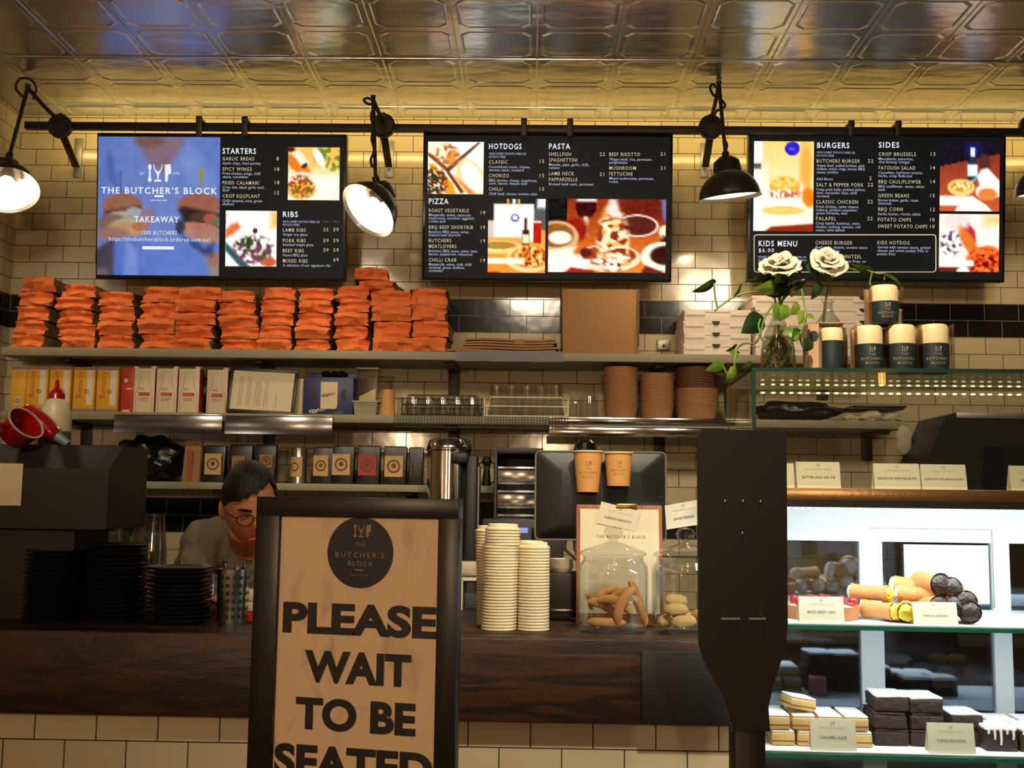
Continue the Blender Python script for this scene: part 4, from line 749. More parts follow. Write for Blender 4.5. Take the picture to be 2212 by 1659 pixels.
wwire = mat('white_wire', rgb(236, 228, 204), .4); bwire = mat('black_wire', rgb(36, 33, 28), .4)
c, w_ = rack('glass_rack', 'black wire rack holding short ribbed tumblers on the middle shelf', 868, 1040, 858, 903, 4.62, bwire)
proto = None
for j in range(2):
    for i in range(5):
        lb = 'short ribbed tumbler upside down in the black rack, %s of the %s row' % (('leftmost', 'second from left', 'middle one', 'fourth from left', 'rightmost')[i], ('front', 'rear')[j]); loc = (c.x-w_/2+.044+i*(w_-.088)/4, 4.62+.055+j*.09, ZS2+.008)
        if proto is None: proto = one(tumbler(.034, .088), 'glass_tumbler', gls, lb, 'glass', loc, 'tumblers in the black rack')
        else: dup(proto, loc, lb)
c, w_ = rack('glass_rack', 'white wire rack holding tall straight glasses on the middle shelf', 1046, 1227, 860, 903, 4.62, wwire)
pt = None
for i in range(5):
    lb = 'tall clear glass upside down in the white rack, %s' % ('leftmost', 'second from left', 'middle one', 'fourth from left', 'rightmost')[i]; loc = (c.x-w_/2+.048+i*(w_-.096)/4, 4.62+.085, ZS2+.008)
    if pt is None: pt = one(tumbler(.035, .142, False), 'tall_glass', gls, lb, 'glass', loc, 'tall glasses in the white rack')
    else: dup(pt, loc, lb)
for i, (x, y_, r, h) in enumerate(((1243, 4.70, .030, .105), (1273, 4.64, .040, .105))): one(tumbler(r, h), 'glass_tumbler', gls, ('ribbed glass standing behind, just right of the white rack', 'wide ribbed glass on the shelf beside the tallest brown bowl stack')[i], 'glass', (P(x, 905, y_).x, y_, ZS2))
def mesh_mat(label, x0, x1):
    a = P(x0, 903, SY-.01); e = P(x1, 905, SY-.01); w_ = e.x-a.x; b = B(); n = int(w_/.0125)
    for i in range(n+1): x = -w_/2+w_*i/n; b.tube([(x, .02, .003), (x, -.008, .003), (x, -.014, -.004), (x, -.02, -.05)], .0012, 4)
    for z in (-.006, -.020, -.034, -.05): b.tube([(-w_/2, -.0145-z*-.11, z), (w_/2, -.0145-z*-.11, z)], .0012, 4)
    one(b, 'wire_mesh_mat', bwire, label, 'mesh mat', ((a.x+e.x)/2, SY-.002, ZS2), 'wire mesh mats')
mesh_mat('dark wire mesh mat hanging over the shelf edge under the black glass rack', 852, 1042); mesh_mat('dark wire mesh mat hanging over the shelf edge under the white glass rack', 1048, 1226)
# steel channel and acrylic guards --------------------------------------------------
acr = glass('smoky_acrylic', (.62, .62, .68, 1), 1.45, .2, .16)
for i, (x0, x1) in enumerate(((247, 481), (486, 719))):
    a = P(x0, 900, SY-.02); e = P(x1, 902, SY-.02); w_ = e.x-a.x; t = thing('acrylic_guard', ('clear acrylic guard hanging from the middle shelf under the milk cartons', 'clear acrylic guard hanging from the middle shelf under the certificate')[i], 'guard', ((a.x+e.x)/2, SY-.022, ZS2), 'acrylic guards')
    B().box((0, 0, -.052), (w_, .005, .075), .002).out('front_panel', acr, t); B().box((0, .004, -.011), (w_, .020, .008), .003).out('top_rim', mat('clear_rim', rgb(196, 190, 170), .12, .6), t)
a = P(1186, 908, SY-.02); e = P(1590, 915, SY-.02); t = thing('steel_tray', 'polished steel channel along the shelf edge under the brown bowl stacks', 'tray', ((a.x+e.x)/2, SY-.004, ZS2)); w_ = e.x-a.x
B().box((0, -.004, -.013), (w_, .007, .026), .001).out('upper_lip', chrome, t); B().box((0, -.014, -.062), (w_, .005, .036), .001).out('lower_lip', chrome, t); B().box((0, .012, -.0375), (w_, .045, .003)).out('floor_strip', galv, t)
# brown bowls ------------------------------------------------------------------------
bwl = mat('brown_paper_bowl', rgb(156, 112, 74), .75, noise=.06, nscale=60); bwd = mat('shaded_brown_bowl', rgb(92, 56, 34), .7, noise=.06, nscale=60)  # second tone is the same brown darkened for shade under the shelf
def bowls(xc, Y, r, n, pitch, h, where, group, m, z0=0):
    pr = None; x = P(xc, 905, Y).x
    for k in range(n):
        loc = (x, Y, ZS2+z0+k*pitch); lb = 'brown paper bowl, %s in the %s' % (updown(k, n), where)
        if pr is None: pr = one(B().lathe([(0, .002), (r*.84, 0), (r*.975, h-.004), (r, h-.004), (r, h), (r*.97, h), (r*.835, .004), (0, .004)], 32), 'paper_bowl', m, lb, 'bowl', loc, group)
        else: dup(pr, loc, lb)
bowls(1341, 4.66, .074, 18, .0098, .052, 'tallest front bowl stack, beside the glasses', 'tall brown bowl stack', bwl)
bowls(1419, 4.66, .073, 16, .0092, .055, 'middle bowl stack', 'middle brown bowl stack', bwl)
bowls(1505, 4.67, .093, 9, .0082, .066, 'wide bowl stack at the right', 'wide brown bowl stack', bwl)
bowls(1503, 4.67, .087, 9, .0115, .05, 'dark stack standing inside the wide bowls', 'dark brown bowl stack', bwd, 8*.0082+.014)
# lower shelf: coffee bags --------------------------------------------------------------
cbag = mat('black_coffee_bag', rgb(24, 20, 17), .35, noise=.2, nscale=20); lab = mat('cream_coffee_label', rgb(206, 168, 110), .6); labr = mat('red_coffee_label', rgb(170, 60, 44), .6); seal = mat('brown_print', rgb(104, 66, 34), .6); silv = mat('silver_foil', rgb(200, 190, 178), .22, .9)
def coffee(label, x0, x1, ytop, lx0, lx1, ly0, ly1, m=cbag, lm=lab, Y=4.64):
    c, w_, h_ = rect(x0, ytop, x1, 1042+x0*.012-2, Y); t = thing('coffee_bag', label, 'coffee bag', (c.x, Y, ZS3), 'coffee bags on the lower shelf')
    b = B().box((0, .04, h_/2), (w_, .08, h_), .006)
    for v in b.bm.verts:
        if v.co.z > h_*.9: v.co.y = .04+(v.co.y-.04)*.35
    b.out('bag_body', m, t)
    a = P(lx0, ly1, Y)-t.location; e = P(lx1, ly0, Y)-t.location; b = B(); face(b, a.x, e.x, a.z, e.z, -.002); b.out('label', lm, t, smooth=False)
    cx, cz, rr = (a.x+e.x)/2, (a.z+e.z)/2, (e.x-a.x)*.36
    B().lathe([(rr*.75, 0), (rr, 0), (rr, .0006), (rr*.75, .0006)], 20, mtx=M.Translation((cx, -.0028, cz)) @ M.Rotation(PI/2, 4, 'X'), close=True, a0=0).lathe([(0, 0), (rr*.4, 0), (rr*.3, .0006), (0, .0006)], 7, mtx=M.Translation((cx, -.0028, cz+rr*.1)) @ M.Rotation(PI/2, 4, 'X')).out('printed_seal', seal, t, smooth=False)
c, w_, h_ = rect(391, 950, 430, 1040, 4.64); t = thing('tall_coffee_bag', 'tall brown paper coffee bag with a red stripe on the lower shelf', 'coffee bag', (c.x, 4.64, ZS3))
b = B().box((0, .04, h_/2), (w_, .08, h_), .005)
for v in b.bm.verts:
    if v.co.z > h_*.85: v.co.y = .04+(v.co.y-.04)*.3; v.co.x *= .9
b.out('bag_body', kraft, t); face(B(), -.014, .006, .004, h_*.8, -.002).out('red_stripe', mat('faded_red', rgb(176, 92, 56), .7), t, smooth=False)
coffee('black coffee bag with a pale label just left of the man\u2019s head', 434, 482, 965, 441, 479, 980, 1025)
coffee('black coffee bag with a gold label behind the man\u2019s head', 490, 540, 962, 500, 530, 985, 1025, lm=mat('gold_label', rgb(150, 110, 50), .5))
coffee('black coffee bag half hidden behind the right side of the man\u2019s head', 545, 592, 962, 560, 590, 982, 1010, lm=mat('gold_label', rgb(150, 110, 50), .5))
coffee('black coffee bag with a label beside the silver tin', 672, 716, 968, 676, 710, 984, 1028)
coffee('black coffee bag with a cream label, second left of the red-labelled bag', 716, 762, 965, 717, 757, 981, 1026, Y=4.63)
coffee('black coffee bag with a red label on the lower shelf', 768, 818, 965, 773, 813, 983, 1027, lm=labr, Y=4.63)
coffee('black coffee bag with a cream label, rightmost labelled one beside the urn', 826, 876, 966, 830, 871, 985, 1030, Y=4.63)
coffee('plain dark coffee bag between the last labelled bag and the urn', 880, 912, 968, 886, 890, 1000, 1030, lm=seal)
c, w_, h_ = rect(625, 963, 660, 1041, 4.64); t = thing('coffee_tin', 'silver foil tin with a brown seal label among the black coffee bags', 'tin', (c.x, 4.66, ZS3))
B().lathe([(0, 0), (w_*.5, 0), (w_*.5, h_-.004), (w_*.46, h_), (0, h_)], 28).out('tin_body', silv, t)
def bend(r, y0=0): return lambda x, y, z: V((r*math.sin(x/r), -r*math.cos(x/r), y))
rr = w_*.5+.0012; b = B().grid(10, 1, lambda u, v: (rr*math.sin((u-.5)*1.9-.35), -rr*math.cos((u-.5)*1.9-.35), .028+.085*v)); b.out('label', lab, t)
b = B()
for k in range(24):
    f0, f1 = 2*PI*k/24, 2*PI*(k+1)/24; g = lambda ff, q: V(((rr+.0008)*math.sin(q*math.cos(ff)/rr-.35), -(rr+.0008)*math.cos(q*math.cos(ff)/rr-.35), .07+q*math.sin(ff)))
    b.poly([g(f0, .014), g(f1, .014), g(f1, .019), g(f0, .019)])
b.out('printed_seal', seal, t, smooth=False)
binb = mat('black_plastic_film', rgb(20, 18, 17), .3, bump=.3, bscale=30)
c = P(315, 1038, 4.72); one(B().blob((0, 0, .1), (.15, .1, .1), 4, .35, 2.2, 3), 'black_bag_bundle', binb, 'dark bundle of black plastic bags on the lower shelf left of the coffee bags', 'bag', (c.x, 4.745, ZS3))
one(B().blob((0, 0, .07), (.12, .09, .07), 4, .35, 2.2, 8), 'black_bag_bundle', binb, 'smaller dark bundle of black plastic bags at the left end of the lower shelf', 'bag', (c.x-.36, 4.745, ZS3))
# ---------------------------------------------------------------- back bench and machines on it
ZB = .92; bench_m = mat('bench_steel', rgb(150, 145, 135), .4, .6); dkm = mat('matt_black_plastic', rgb(26, 24, 22), .5, noise=.1, nscale=40)
t = thing('back_bench', 'steel back bench under the wall shelves behind the counter', 'bench', (.3, 4.57, 0))
B().box((0, 0, ZB-.02), (5.0, .64, .04), .004).out('bench_top', bench_m, t); B().box((0, .03, (ZB-.04)/2), (4.9, .56, ZB-.04), .004).out('cabinet', dkm, t)
# hot water urn
c, w_, h_ = rect(917, 945, 1013, 1290, 4.42); r = w_/2; zt = P(965, 945, 4.42).z-ZB
t = thing('water_urn', 'tall polished steel water urn with domed lid behind the sign', 'urn', (c.x, 4.42, ZB))
B().lathe([(0, 0), (r*1.02, 0), (r*1.02, .03), (r, .035), (r, zt-.055), (0, zt-.055)], 40).out('urn_body', chrome, t)
B().lathe([(r*1.03, zt-.057), (r*1.05, zt-.045), (r*.98, zt-.028), (r*.9, zt-.012), (r*.6, zt-.003), (0, zt)], 40).out('domed_lid', chrome, t)
B().box((r+.008, -.05, zt*.45), (.045, .09, zt*.9), .01).out('dispenser_column', dkm, t); B().box((r*.55, -r*.92, zt-.085), (.07, .06, .045), .012).out('spout', dkm, t)
B().tube([(r+.035, -.1, .1), (r+.035, -.1, zt-.12)], .009, 10).out('sight_tube', steel, t)
# clear drawer rack
c, w_, h_ = rect(1068, 968, 1168, 1225, 4.40); t = thing('drawer_rack', 'black rack of clear plastic trays between the urn and the till screen', 'rack', (c.x, 4.40, ZB)); zt = c.z+h_-ZB
b = B()
for x in (-w_/2, w_/2): b.box((x, .08, zt/2), (.012, .2, zt), .002)
b.box((0, .08, zt-.012), (w_, .2, .024), .003).box((0, .175, zt/2), (w_, .01, zt), .001); b.out('rack_frame', dkm, t)
for k in range(4):
    z = zt-.13-k*.095; b = B().box((0, .07, z), (w_-.016, .17, .006), .001).box((0, -.015, z+.02), (w_-.016, .004, .07), .001); ty_ = b.out('clear_tray', glass('tray_plastic', (.75, .76, .74, 1), 1.5, .18, .22), t)
    B().tube([(-w_/2+.01, -.02, z+.044), (w_/2-.01, -.02, z+.044)], .003, 6).out('tray_rim', chrome, ty_)
# coffee machine with small lit display
c, w_, h_ = rect(1030, 1120, 1205, 1230, 4.30); t = thing('coffee_machine', 'black machine with a small blue lit display behind the lid stacks', 'machine', (c.x+.02, 4.25, ZB)); zt = P(1100, 1120, 4.25).z-ZB
B().box((0, .03, zt/2), (w_, .10, zt), .01).out('machine_body', dkm, t)
a = P(1126, 1146, 4.2)-t.location; B().box((a.x, -.0215, a.z), (.05, .003, .02), .001).out('display', glow('blue_display', rgb(150, 165, 235), 1.0, False), t)
B().tube([(a.x+.045, -.03, a.z-.03), (a.x+.045, -.03, a.z+.01)], .006, 8).out('steam_lever', chrome, t)
c, w_, h_ = rect(1036, 986, 1066, 1050, 4.72); t = thing('drip_flask', 'black flask with two open side handles at the right end of the lower shelf', 'flask', (c.x, 4.72, ZS3))
B().lathe([(0, 0), (.020, 0), (.017, .04), (.012, .085), (.024, .105), (.016, .125), (0, .13)], 20).out('flask_body', dkm, t)
for s in (-1, 1): B().tube([(s*.02, 0, .105), (s*.033, 0, .095), (s*.034, 0, .05), (s*.032, 0, .02), (s*.018, 0, .012)], .004, 6).out('handle', dkm, t)
# ---------------------------------------------------------------- counter
ZK = EYE-.327; KF = 2.71; KB = 3.43; KR = .505
beam = wood('dark_walnut', rgb(26, 13, 7), rgb(66, 38, 19))
kl, kr = XL+.002, KR-.003
t = thing('timber_countertop', 'thick dark timber countertop running along the front of the service counter', 'countertop', ((kl+kr)/2, KF, ZK))
zb = P(800, 1556, KF).z-ZK
B().box((0, .03, zb/2), (kr-kl, .06, -zb), .006).out('front_beam', beam, t)
B().box((0, (KB-KF)/2+.03, -.03), (kr-kl, KB-KF-.06, .06), .003).out('top_slab', beam, t)
xs = P(1385, 1460, KF).x-t.location.x; B().box((((kr-(kl+kr)/2)+xs)/2, -.004, zb/2-.01), ((kr-(kl+kr)/2)-xs, .008, -zb-.03), .002).out('dark_end_panel', mat('dark_panel', rgb(24, 18, 16), .5), t)
t = thing('counter_base', 'cream tiled front of the service counter under the timber beam', 'counter', (0, 0, 0))
B().box(((kl+kr)/2, 2.7473+.06, (ZK+zb)/2), (kr-kl, .12, ZK+zb), 0).out('tiled_front', CT, t, smooth=False)
B().box(((kl+kr)/2, 3.38, (ZK-.06)/2), (kr-kl, .04, ZK-.062), 0).out('back_panel', dkm, t, smooth=False)
def on(px, py): return PZ(px, py, ZK)
# black plates
plm = mat('black_stoneware', rgb(30, 28, 27), .38, noise=.2, nscale=50)
def plates(xc, Y, r, n, pitch, where, group):
    pr = None; x = P(xc, 1350, Y).x
    for k in range(n):
        loc = (x+.0015*math.sin(k*2.3), Y+.0015*math.cos(k*1.7), ZK+k*pitch); lb = 'black plate, %s in the %s' % (updown(k, n), where)
        if pr is None: pr = one(B().lathe([(0, 0), (r*.72, 0), (r*.74, .003), (r*.97, .0085), (r, .0115), (r*.985, .0125), (r*.95, .0105), (r*.72, .006), (0, .005)], 40), 'stoneware_plate', plm, lb, 'plate', loc, group)
        else: dup(pr, loc, lb)
plates(118, 2.92, .083, 16, .0116, 'leftmost plate stack', 'left plate stack'); plates(244, 2.92, .083, 17, .0120, 'tallest, middle plate stack', 'middle plate stack'); plates(383, 2.92, .087, 13, .0112, 'right plate stack beside the cutlery basket', 'right plate stack')
# stacked clear cups behind the plates
cupg = glass('clear_cup', (.95, .96, .95, 1), 1.5, .05, .03)
def clear_stack(x, y0, y1, r, n, where, group):
    Y = 3.22 if x > 300 else 3.29; p = P(x, 1230, Y).x; top = P(x, y0, Y).z-ZK; h = .125; pitch = (top-h)/(n-1); pr = None
    for k in range(n):
        loc = (p, Y, ZK+k*pitch); lb = 'clear upside-down cup, %s in the %s' % (updown(k, n), where); 
        if pr is None: pr = one(B().lathe([(0, h), (r*.62, h), (r*.66, h-.005), (r*.97, .006), (r, .005), (r, 0), (r*.94, 0), (r*.63, h-.007), (0, h-.004)], 24), 'clear_cup', cupg, lb, 'cup', loc, group)
        else: dup(pr, loc, lb)
clear_stack(232, 1105, 0, .036, 8, 'short stack behind the plates', 'left clear cup stack'); clear_stack(281, 1066, 0, .038, 10, 'tallest stack behind the plates', 'tall clear cup stack'); clear_stack(330, 1108, 0, .040, 8, 'stack behind the right plates', 'right clear cup stack')
c = on(368, 1300); t = thing('syrup_pot', 'small pale pot with a spoon sticking out behind the right plate stack', 'pot', (P(376, 1230, 3.10).x, 3.10, ZK)); B().lathe([(0, 0), (.038, 0), (.042, .06), (.036, .105), (.033, .105), (.036, .06), (.03, .004), (0, .004)], 24).out('pot_body', cupg, t); B().tube([(.01, 0, .02), (.018, 0, .15)], .004, 6).out('spoon_handle', steel, t)
# cutlery basket
p = P(500, 1350, 2.90); r = .042; h = P(500, 1228, 2.90).z-ZK; t = thing('cutlery_basket', 'perforated steel cutlery cylinder beside the plates and the sign', 'cutlery holder', (p.x, 2.90, ZK))
b = B().lathe([(0, 0), (r*.86, 0), (r*.9, .004), (r, h), (r*1.04, h), (r*.97, h-.002), (r*.86, .006), (0, .006)], 40)
for kx in range(-2, 6):
    for kz in range(6):
        a = -PI/2+.42*(kx-.2); z = .022+kz*(h-.04)/5.2; rz_ = r*(.9+.1*z/h)+.0006; m_ = M.Translation((rz_*math.cos(a), rz_*math.sin(a), z)) @ M.Rotation(a, 4, 'Z') @ M.Rotation(PI/2, 4, 'Y')
        b.lathe([(0, 0), (.0052, 0)], 12, mtx=m_, mi=1)
b.out('basket_body', [steel, hole], t)
for i, (dx, dy, lx, L_) in enumerate(((-.018, 0, -.05, .165), (-.006, .014, -.015, .15), (.006, -.012, .012, .15), (.016, .008, .05, .165), (.024, -.004, .09, .16), (-.022, .014, -.03, .155))):
    b = B(); d = V((lx, .02*(i % 3-1), 1)).normalized(); a = V((dx, dy, .008)); b.tube([a, a+d*L_*.72], .0035, 6)
    m_ = M.Translation(a+d*L_*.84) @ d.to_track_quat('Z', 'Y').to_matrix().to_4x4(); b.blob((0, 0, 0), (.011, .003, .024), 2, mtx=m_)
    one(b, 'cutlery_spoon', chrome, 'steel spoon in the perforated basket, %s' % ('leaning far left', 'behind centre left', 'front centre', 'leaning right', 'leaning furthest right', 'rear left')[i], 'cutlery', t.location.copy(), 'spoons in the cutlery basket')
p = P(552, 1340, 3.0)
for k, (m_, nm) in enumerate(((redc, 'red folded napkin pack lowest beside the cutlery basket'), (whc, 'cream napkin pack in the middle of the pile beside the cutlery basket'), (mat('pale_napkin', rgb(226, 214, 180), .8), 'pale napkin pack on top of the pile beside the cutlery basket'))): one(B().box((0, 0, .0135), (.12, .1, .026), .004), 'napkin_pack', m_, nm, 'napkins', (p.x+.022, 3.0, ZK+k*.0272), 'napkin packs')
# tongs
t = thing('serving_tongs', 'steel and copper tongs standing up behind the left plate stack', 'tongs', (P(153, 1230, 3.1).x, 3.1, ZK)); zt = P(150, 1140, 3.1).z-ZK
B().tube([(.008, 0, 0), (.004, 0, zt*.55), (-.022, 0, zt-.01), (-.018, 0, zt)], .0035, 8).out('tong_arm', mat('copper', rgb(170, 100, 62), .35, .8), t); B().tube([(.012, 0, 0), (.012, 0, zt*.55), (.028, 0, zt), (.034, 0, zt+.012), (.037, 0, zt+.004), (.030, 0, zt-.014)], .003, 8).out('tong_arm', steel, t)
for i, (x, y, col) in enumerate(((181, 1205, 'polished'), (311, 1245, 'red'), (452, 1240, 'polished'))):
    Y = 3.05; zt = P(x, y, Y).z-ZK; m_ = chrome if col == 'polished' else mat('red_gloss', rgb(150, 24, 22), .25, coat=.4)
    t = thing('shaker_bottle', ('steel topped shaker behind the gap between left and middle plates', 'red topped shaker behind the gap between middle and right plates', 'steel topped shaker between the right plates and the cutlery basket')[i], 'shaker', (P(x, 1300, Y).x, Y, ZK), 'shakers behind the plates')
    B().lathe([(0, 0), (.019, 0), (.018, zt-.03), (.014, zt-.02), (0, zt-.02)], 20).out('shaker_body', steel, t); B().lathe([(.0145, zt-.022), (.018, zt-.018), (.016, zt-.004), (0, zt)], 20).out('shaker_top', m_, t)
# left machine ------------------------------------------------------------------------
MY = 2.92; a = P(-20, 1010, MY); e = P(236, 1010, MY); zf0 = P(100, 1142, MY).z-ZK; zf1 = P(150, 1012, MY).z-ZK; zt = P(150, 962, MY+.1).z-ZK
t = thing('order_printer', 'large black machine with sloped vented top at the left end of the counter', 'machine', ((kl+.006+e.x)/2, MY, ZK)); w_ = e.x-kl-.006
prof = [(0, zf0), (0, zf1), (.10, zt), (.29, zt), (.29, zf0)]; b = B().poly([(-w_/2, y, z) for y, z in prof], (w_, 0, 0)); b.out('machine_head', dkm, t, smooth=False)
B().box((-.045, .16, zf0/2), (w_-.11, .24, zf0)).out('machine_base', dkm, t)
for k in range(2):
    y0 = .03+k*.03; z0 = zf1+(zt-zf1)*y0/.1; B().box((.03, y0-.002, z0+.0015), (.15, .006, .003), 0).out('vent_slot', hole, t, smooth=False)
c, w2, h2 = rect(-12, 1001, 45, 1092, MY-.002); one(face(B(), -w2/2, w2/2, 0, h2, 0), 'paper_note', ppr, 'blank cream paper taped to the front of the black machine', 'paper', (c.x, MY-.0025, c.z), smooth=False)
redp = mat('red_plastic', rgb(150, 16, 22), .18, coat=.5); inner = mat('grey_inner', rgb(170, 160, 148), .4)
mt = ZK+zt
def along(p, q): return M.Translation(p) @ (q-p).to_track_quat('Z', 'Y').to_matrix().to_4x4()
bA = P(24, 945, 3.0); tA = P(64, 906, 2.975); t = thing('plastic_jug', 'glossy red plastic jug tipped on the black machine, its pale rim facing up right', 'jug', mtx=along(bA, tA+(tA-bA)*.2))
B().lathe([(0, 0), (.036, 0), (.044, .01), (.053, .066), (.050, .066), (.041, .012), (0, .006)], 36).out('jug_body', redp, t); B().lathe([(.0495, .064), (.0545, .064), (.0545, .068), (.0495, .068)], 36, close=True).out('pale_rim', inner, t)
B().tube([(-.046, 0, .052), (-.07, 0, .046), (-.075, 0, .02), (-.044, 0, .012)], .007, 8).out('handle', redp, t)
bA = P(52, 896, 3.14); tA = P(124, 944, 3.12); t = thing('sauce_bottle', 'red squeeze bottle with pale blue nozzle lying behind the red jug', 'bottle', mtx=along(bA, tA)); l_ = (tA-bA).length
B().lathe([(0, 0), (.034, .0), (.039, .008), (.037, l_*.5), (.024, l_*.95), (.017, l_), (0, l_)], 32).out('bottle_body', redp, t); B().lathe([(0, l_), (.016, l_), (.010, l_+.042), (.006, l_+.044), (0, l_+.044)], 20).out('nozzle', mat('pale_blue_plastic', rgb(100, 128, 138), .4), t)
c, w_, h_ = rect(86, 860, 154, 968, 3.12); t = thing('squeeze_bottle', 'white squeeze bottle with red nozzle standing on the black machine', 'bottle', (P(120, 900, 3.20).x, 3.20, mt)); h_ = P(120, 862, 3.20).z-mt; r = w_/2
B().lathe([(0, 0), (r, 0), (r, h_*.62), (r*.85, h_*.84), (r*.5, h_), (0, h_)], 32).out('bottle_body', mat('milky_plastic', rgb(196, 184, 152), .4), t)
B().lathe([(r+.0006, .002), (r+.0006, h_*.33), (r-.001, h_*.33)], 32).out('sauce_fill', mat('brown_sauce', rgb(96, 70, 58), .5), t)
B().lathe([(0, h_), (r*.52, h_), (r*.52, h_+.016), (r*.3, h_+.028), (r*.15, h_+.034), (r*.11, h_+.056), (0, h_+.058)], 24).out('red_nozzle', redp, t)
# coffee lids ----------------------------------------------------------------------------
lidm = mat('white_plastic_lid', rgb(240, 226, 190), .35)
def lids(xc, Y, r, n, pitch, where, group, lean=None):
    pr = None; x = P(xc, 1345, Y).x
    for k in range(n):
        dx, ry = lean(k) if lean else (0, 0); loc = (x+dx, Y, ZK+.0005+k*pitch); lb = 'white coffee lid, %s in the %s' % (updown(k, n), where)
        if pr is None: pr = one(B().lathe([(r*.97, 0), (r, .0012), (r, .0045), (r*.95, .0062), (r*.86, .0075), (r*.84, .0155), (r*.78, .0165), (r*.74, .012), (0, .0115), (0, .0105), (r*.72, .0105), (r*.82, .0065), (r*.93, .0045), (r*.95, .001)], 36, close=True), 'cup_cover', lidm, lb, 'lid', loc, group)
        else: dup(pr, loc, lb)
        if ry: C.objects[-1].rotation_euler = (0, ry, 0)
lids(1077, 2.88, .0465, 34, .0077, 'tall front lid stack', 'tall front lid stack', lambda k: (.0002*k if k < 20 else .004+.0006*math.sin(k)+(.003 if k > 27 else 0), 0))
lids(1073, 2.98, .0465, 33, .0077, 'stack behind the tall lid stack', 'rear lid stack', lambda k: (-.006-.0003*k, 0))
lids(1152, 2.88, .0415, 28, .0077, 'shorter front lid stack', 'short front lid stack'); lids(1150, 2.975, .0415, 28, .0077, 'stack behind the shorter lid stack', 'rear short lid stack', lambda k: (-.002-.0002*k, 0))
# receipt printer with bowls, till screen -------------------------------------------------
c, w_, h_ = rect(1186, 1238, 1246, 1345, 3.10); h_ = P(1215, 1238, 3.10).z-ZK; t = thing('receipt_printer', 'small black box between the lid stacks and the clipboard', 'printer', (c.x, 3.10, ZK))
B().box((0, .06, h_/2+.005), (w_+.006, .12, h_-.01), .004).out('printer_body', dkm, t); B().box((0, -.002, .03), (w_-.01, .006, .006), .001).out('steel_strip', steel, t)
pr = None
for k in range(5):
    loc = (c.x-.004, 3.15, ZK+h_+k*.0058); lb = 'small white dish, %s of the five stacked on the black box' % updown(k, 5)
    if pr is None: pr = one(B().lathe([(0, 0), (.024, 0), (.033, .012), (.034, .0145), (.031, .0125), (.022, .003), (0, .003)], 28), 'small_dish', mat('white_china', rgb(222, 212, 190), .3), lb, 'dish', loc, 'small white dishes')
    else: dup(pr, loc, lb)
TY = 3.30; a = P(1156, 974, TY); e = P(1440, 1168, TY); w_ = e.x-a.x; h_ = P(1298, 974, TY).z-P(1298, 1168, TY).z
t = thing('till_screen', 'black till screen seen from behind, two paper cups fixed to it', 'till', ((a.x+e.x)/2, TY, ZK)); zc_ = P(1298, 1071, TY).z-ZK
tb = mat('black_till_plastic', rgb(18, 20, 18), .42, spec=.35); b = B()
def rrect(w, h, r, z): return [V((sx*(w/2-r)+r*math.cos(q), z, sz*(h/2-r)+r*math.sin(q))) for sx, sz, a0 in ((1, 1, 0), (-1, 1, 90), (-1, -1, 180), (1, -1, 270)) for q in [math.radians(a0+k*15) for k in range(7)]]
b.poly([p+V((0, 0, zc_)) for p in rrect(w_, h_, .016, 0)], (0, .03, 0)); b.out('screen_back', tb, t, smooth=False)
b = B(); b.tube([p+V((0, -.001, zc_)) for p in rrect(w_-.004, h_-.004, .015, 0)], .0025, 6, closed=True); b.out('edge_trim', mat('grey_edge', rgb(120, 116, 92), .35), t)
b = B(); f0 = rrect(w_-.012, h_-.012, .014, -.0012); f1 = rrect(w_*.62, h_*.62, .01, -.022); vs0 = [b.bm.verts.new(p+V((0, 0, zc_))) for p in f0]; vs1 = [b.bm.verts.new(p+V((0, 0, zc_-.01))) for p in f1]
for i in range(28): b.bm.faces.new((vs0[i], vs0[(i+1) % 28], vs1[(i+1) % 28], vs1[i]))
b.bm.faces.new(vs1); b.out('rear_cover', tb, t)
b = B().box((0, .05, zc_*.47), (.08, .035, zc_*.9), .01).box((0, .05, .006), (.2, .09, .012), .004); b.out('stand', dkm, t)
for k in range(3):
    pts = [(-.10+.02*k, .015, zc_-h_*.38), (-.105+.03*k, .01, zc_-h_*.6), (-.06+.02*k, .02, zc_-h_*.75-.02*k), (0, .03, zc_-h_*.85)]; B().tube(pts, .0045, 8).out('cable', blk, t)
rim = mat('cream_rim', rgb(226, 204, 160), .6); prt = mat('cup_print', rgb(128, 92, 50), .7)
def wrapf(r0, r1, h, cx=0, ph=0):
    def f(x, y, z):
        r = r0+(r1-r0)*y/h+.0006; a = x/r1+ph; return V((r*math.sin(a), -r*math.cos(a), y))
    return f
def brand(b, fn, yc, k, three=True, mi=0):
    """the stacked shop lettering, centred at height yc with letter height k"""
    logo(b, lambda x, y: ((x-.5)*k*2.2, yc+k*4.1-(y-.5)*k*2.0), lambda x, y, z: fn(x, y, z), 0, mi)
    put(b, 'THE', 0, yc+k*1.7, k*.85, al='c', fn=fn, bold=0, space=1.3, mi=mi); put(b, 'BUTCHER\u2019S', 0, yc, k, al='c', fn=fn, bold=0, space=1.3, mi=mi); put(b, 'BLOCK', 0, yc-k*1.7, k, al='c', fn=fn, bold=0, space=1.3, mi=mi)
    return b
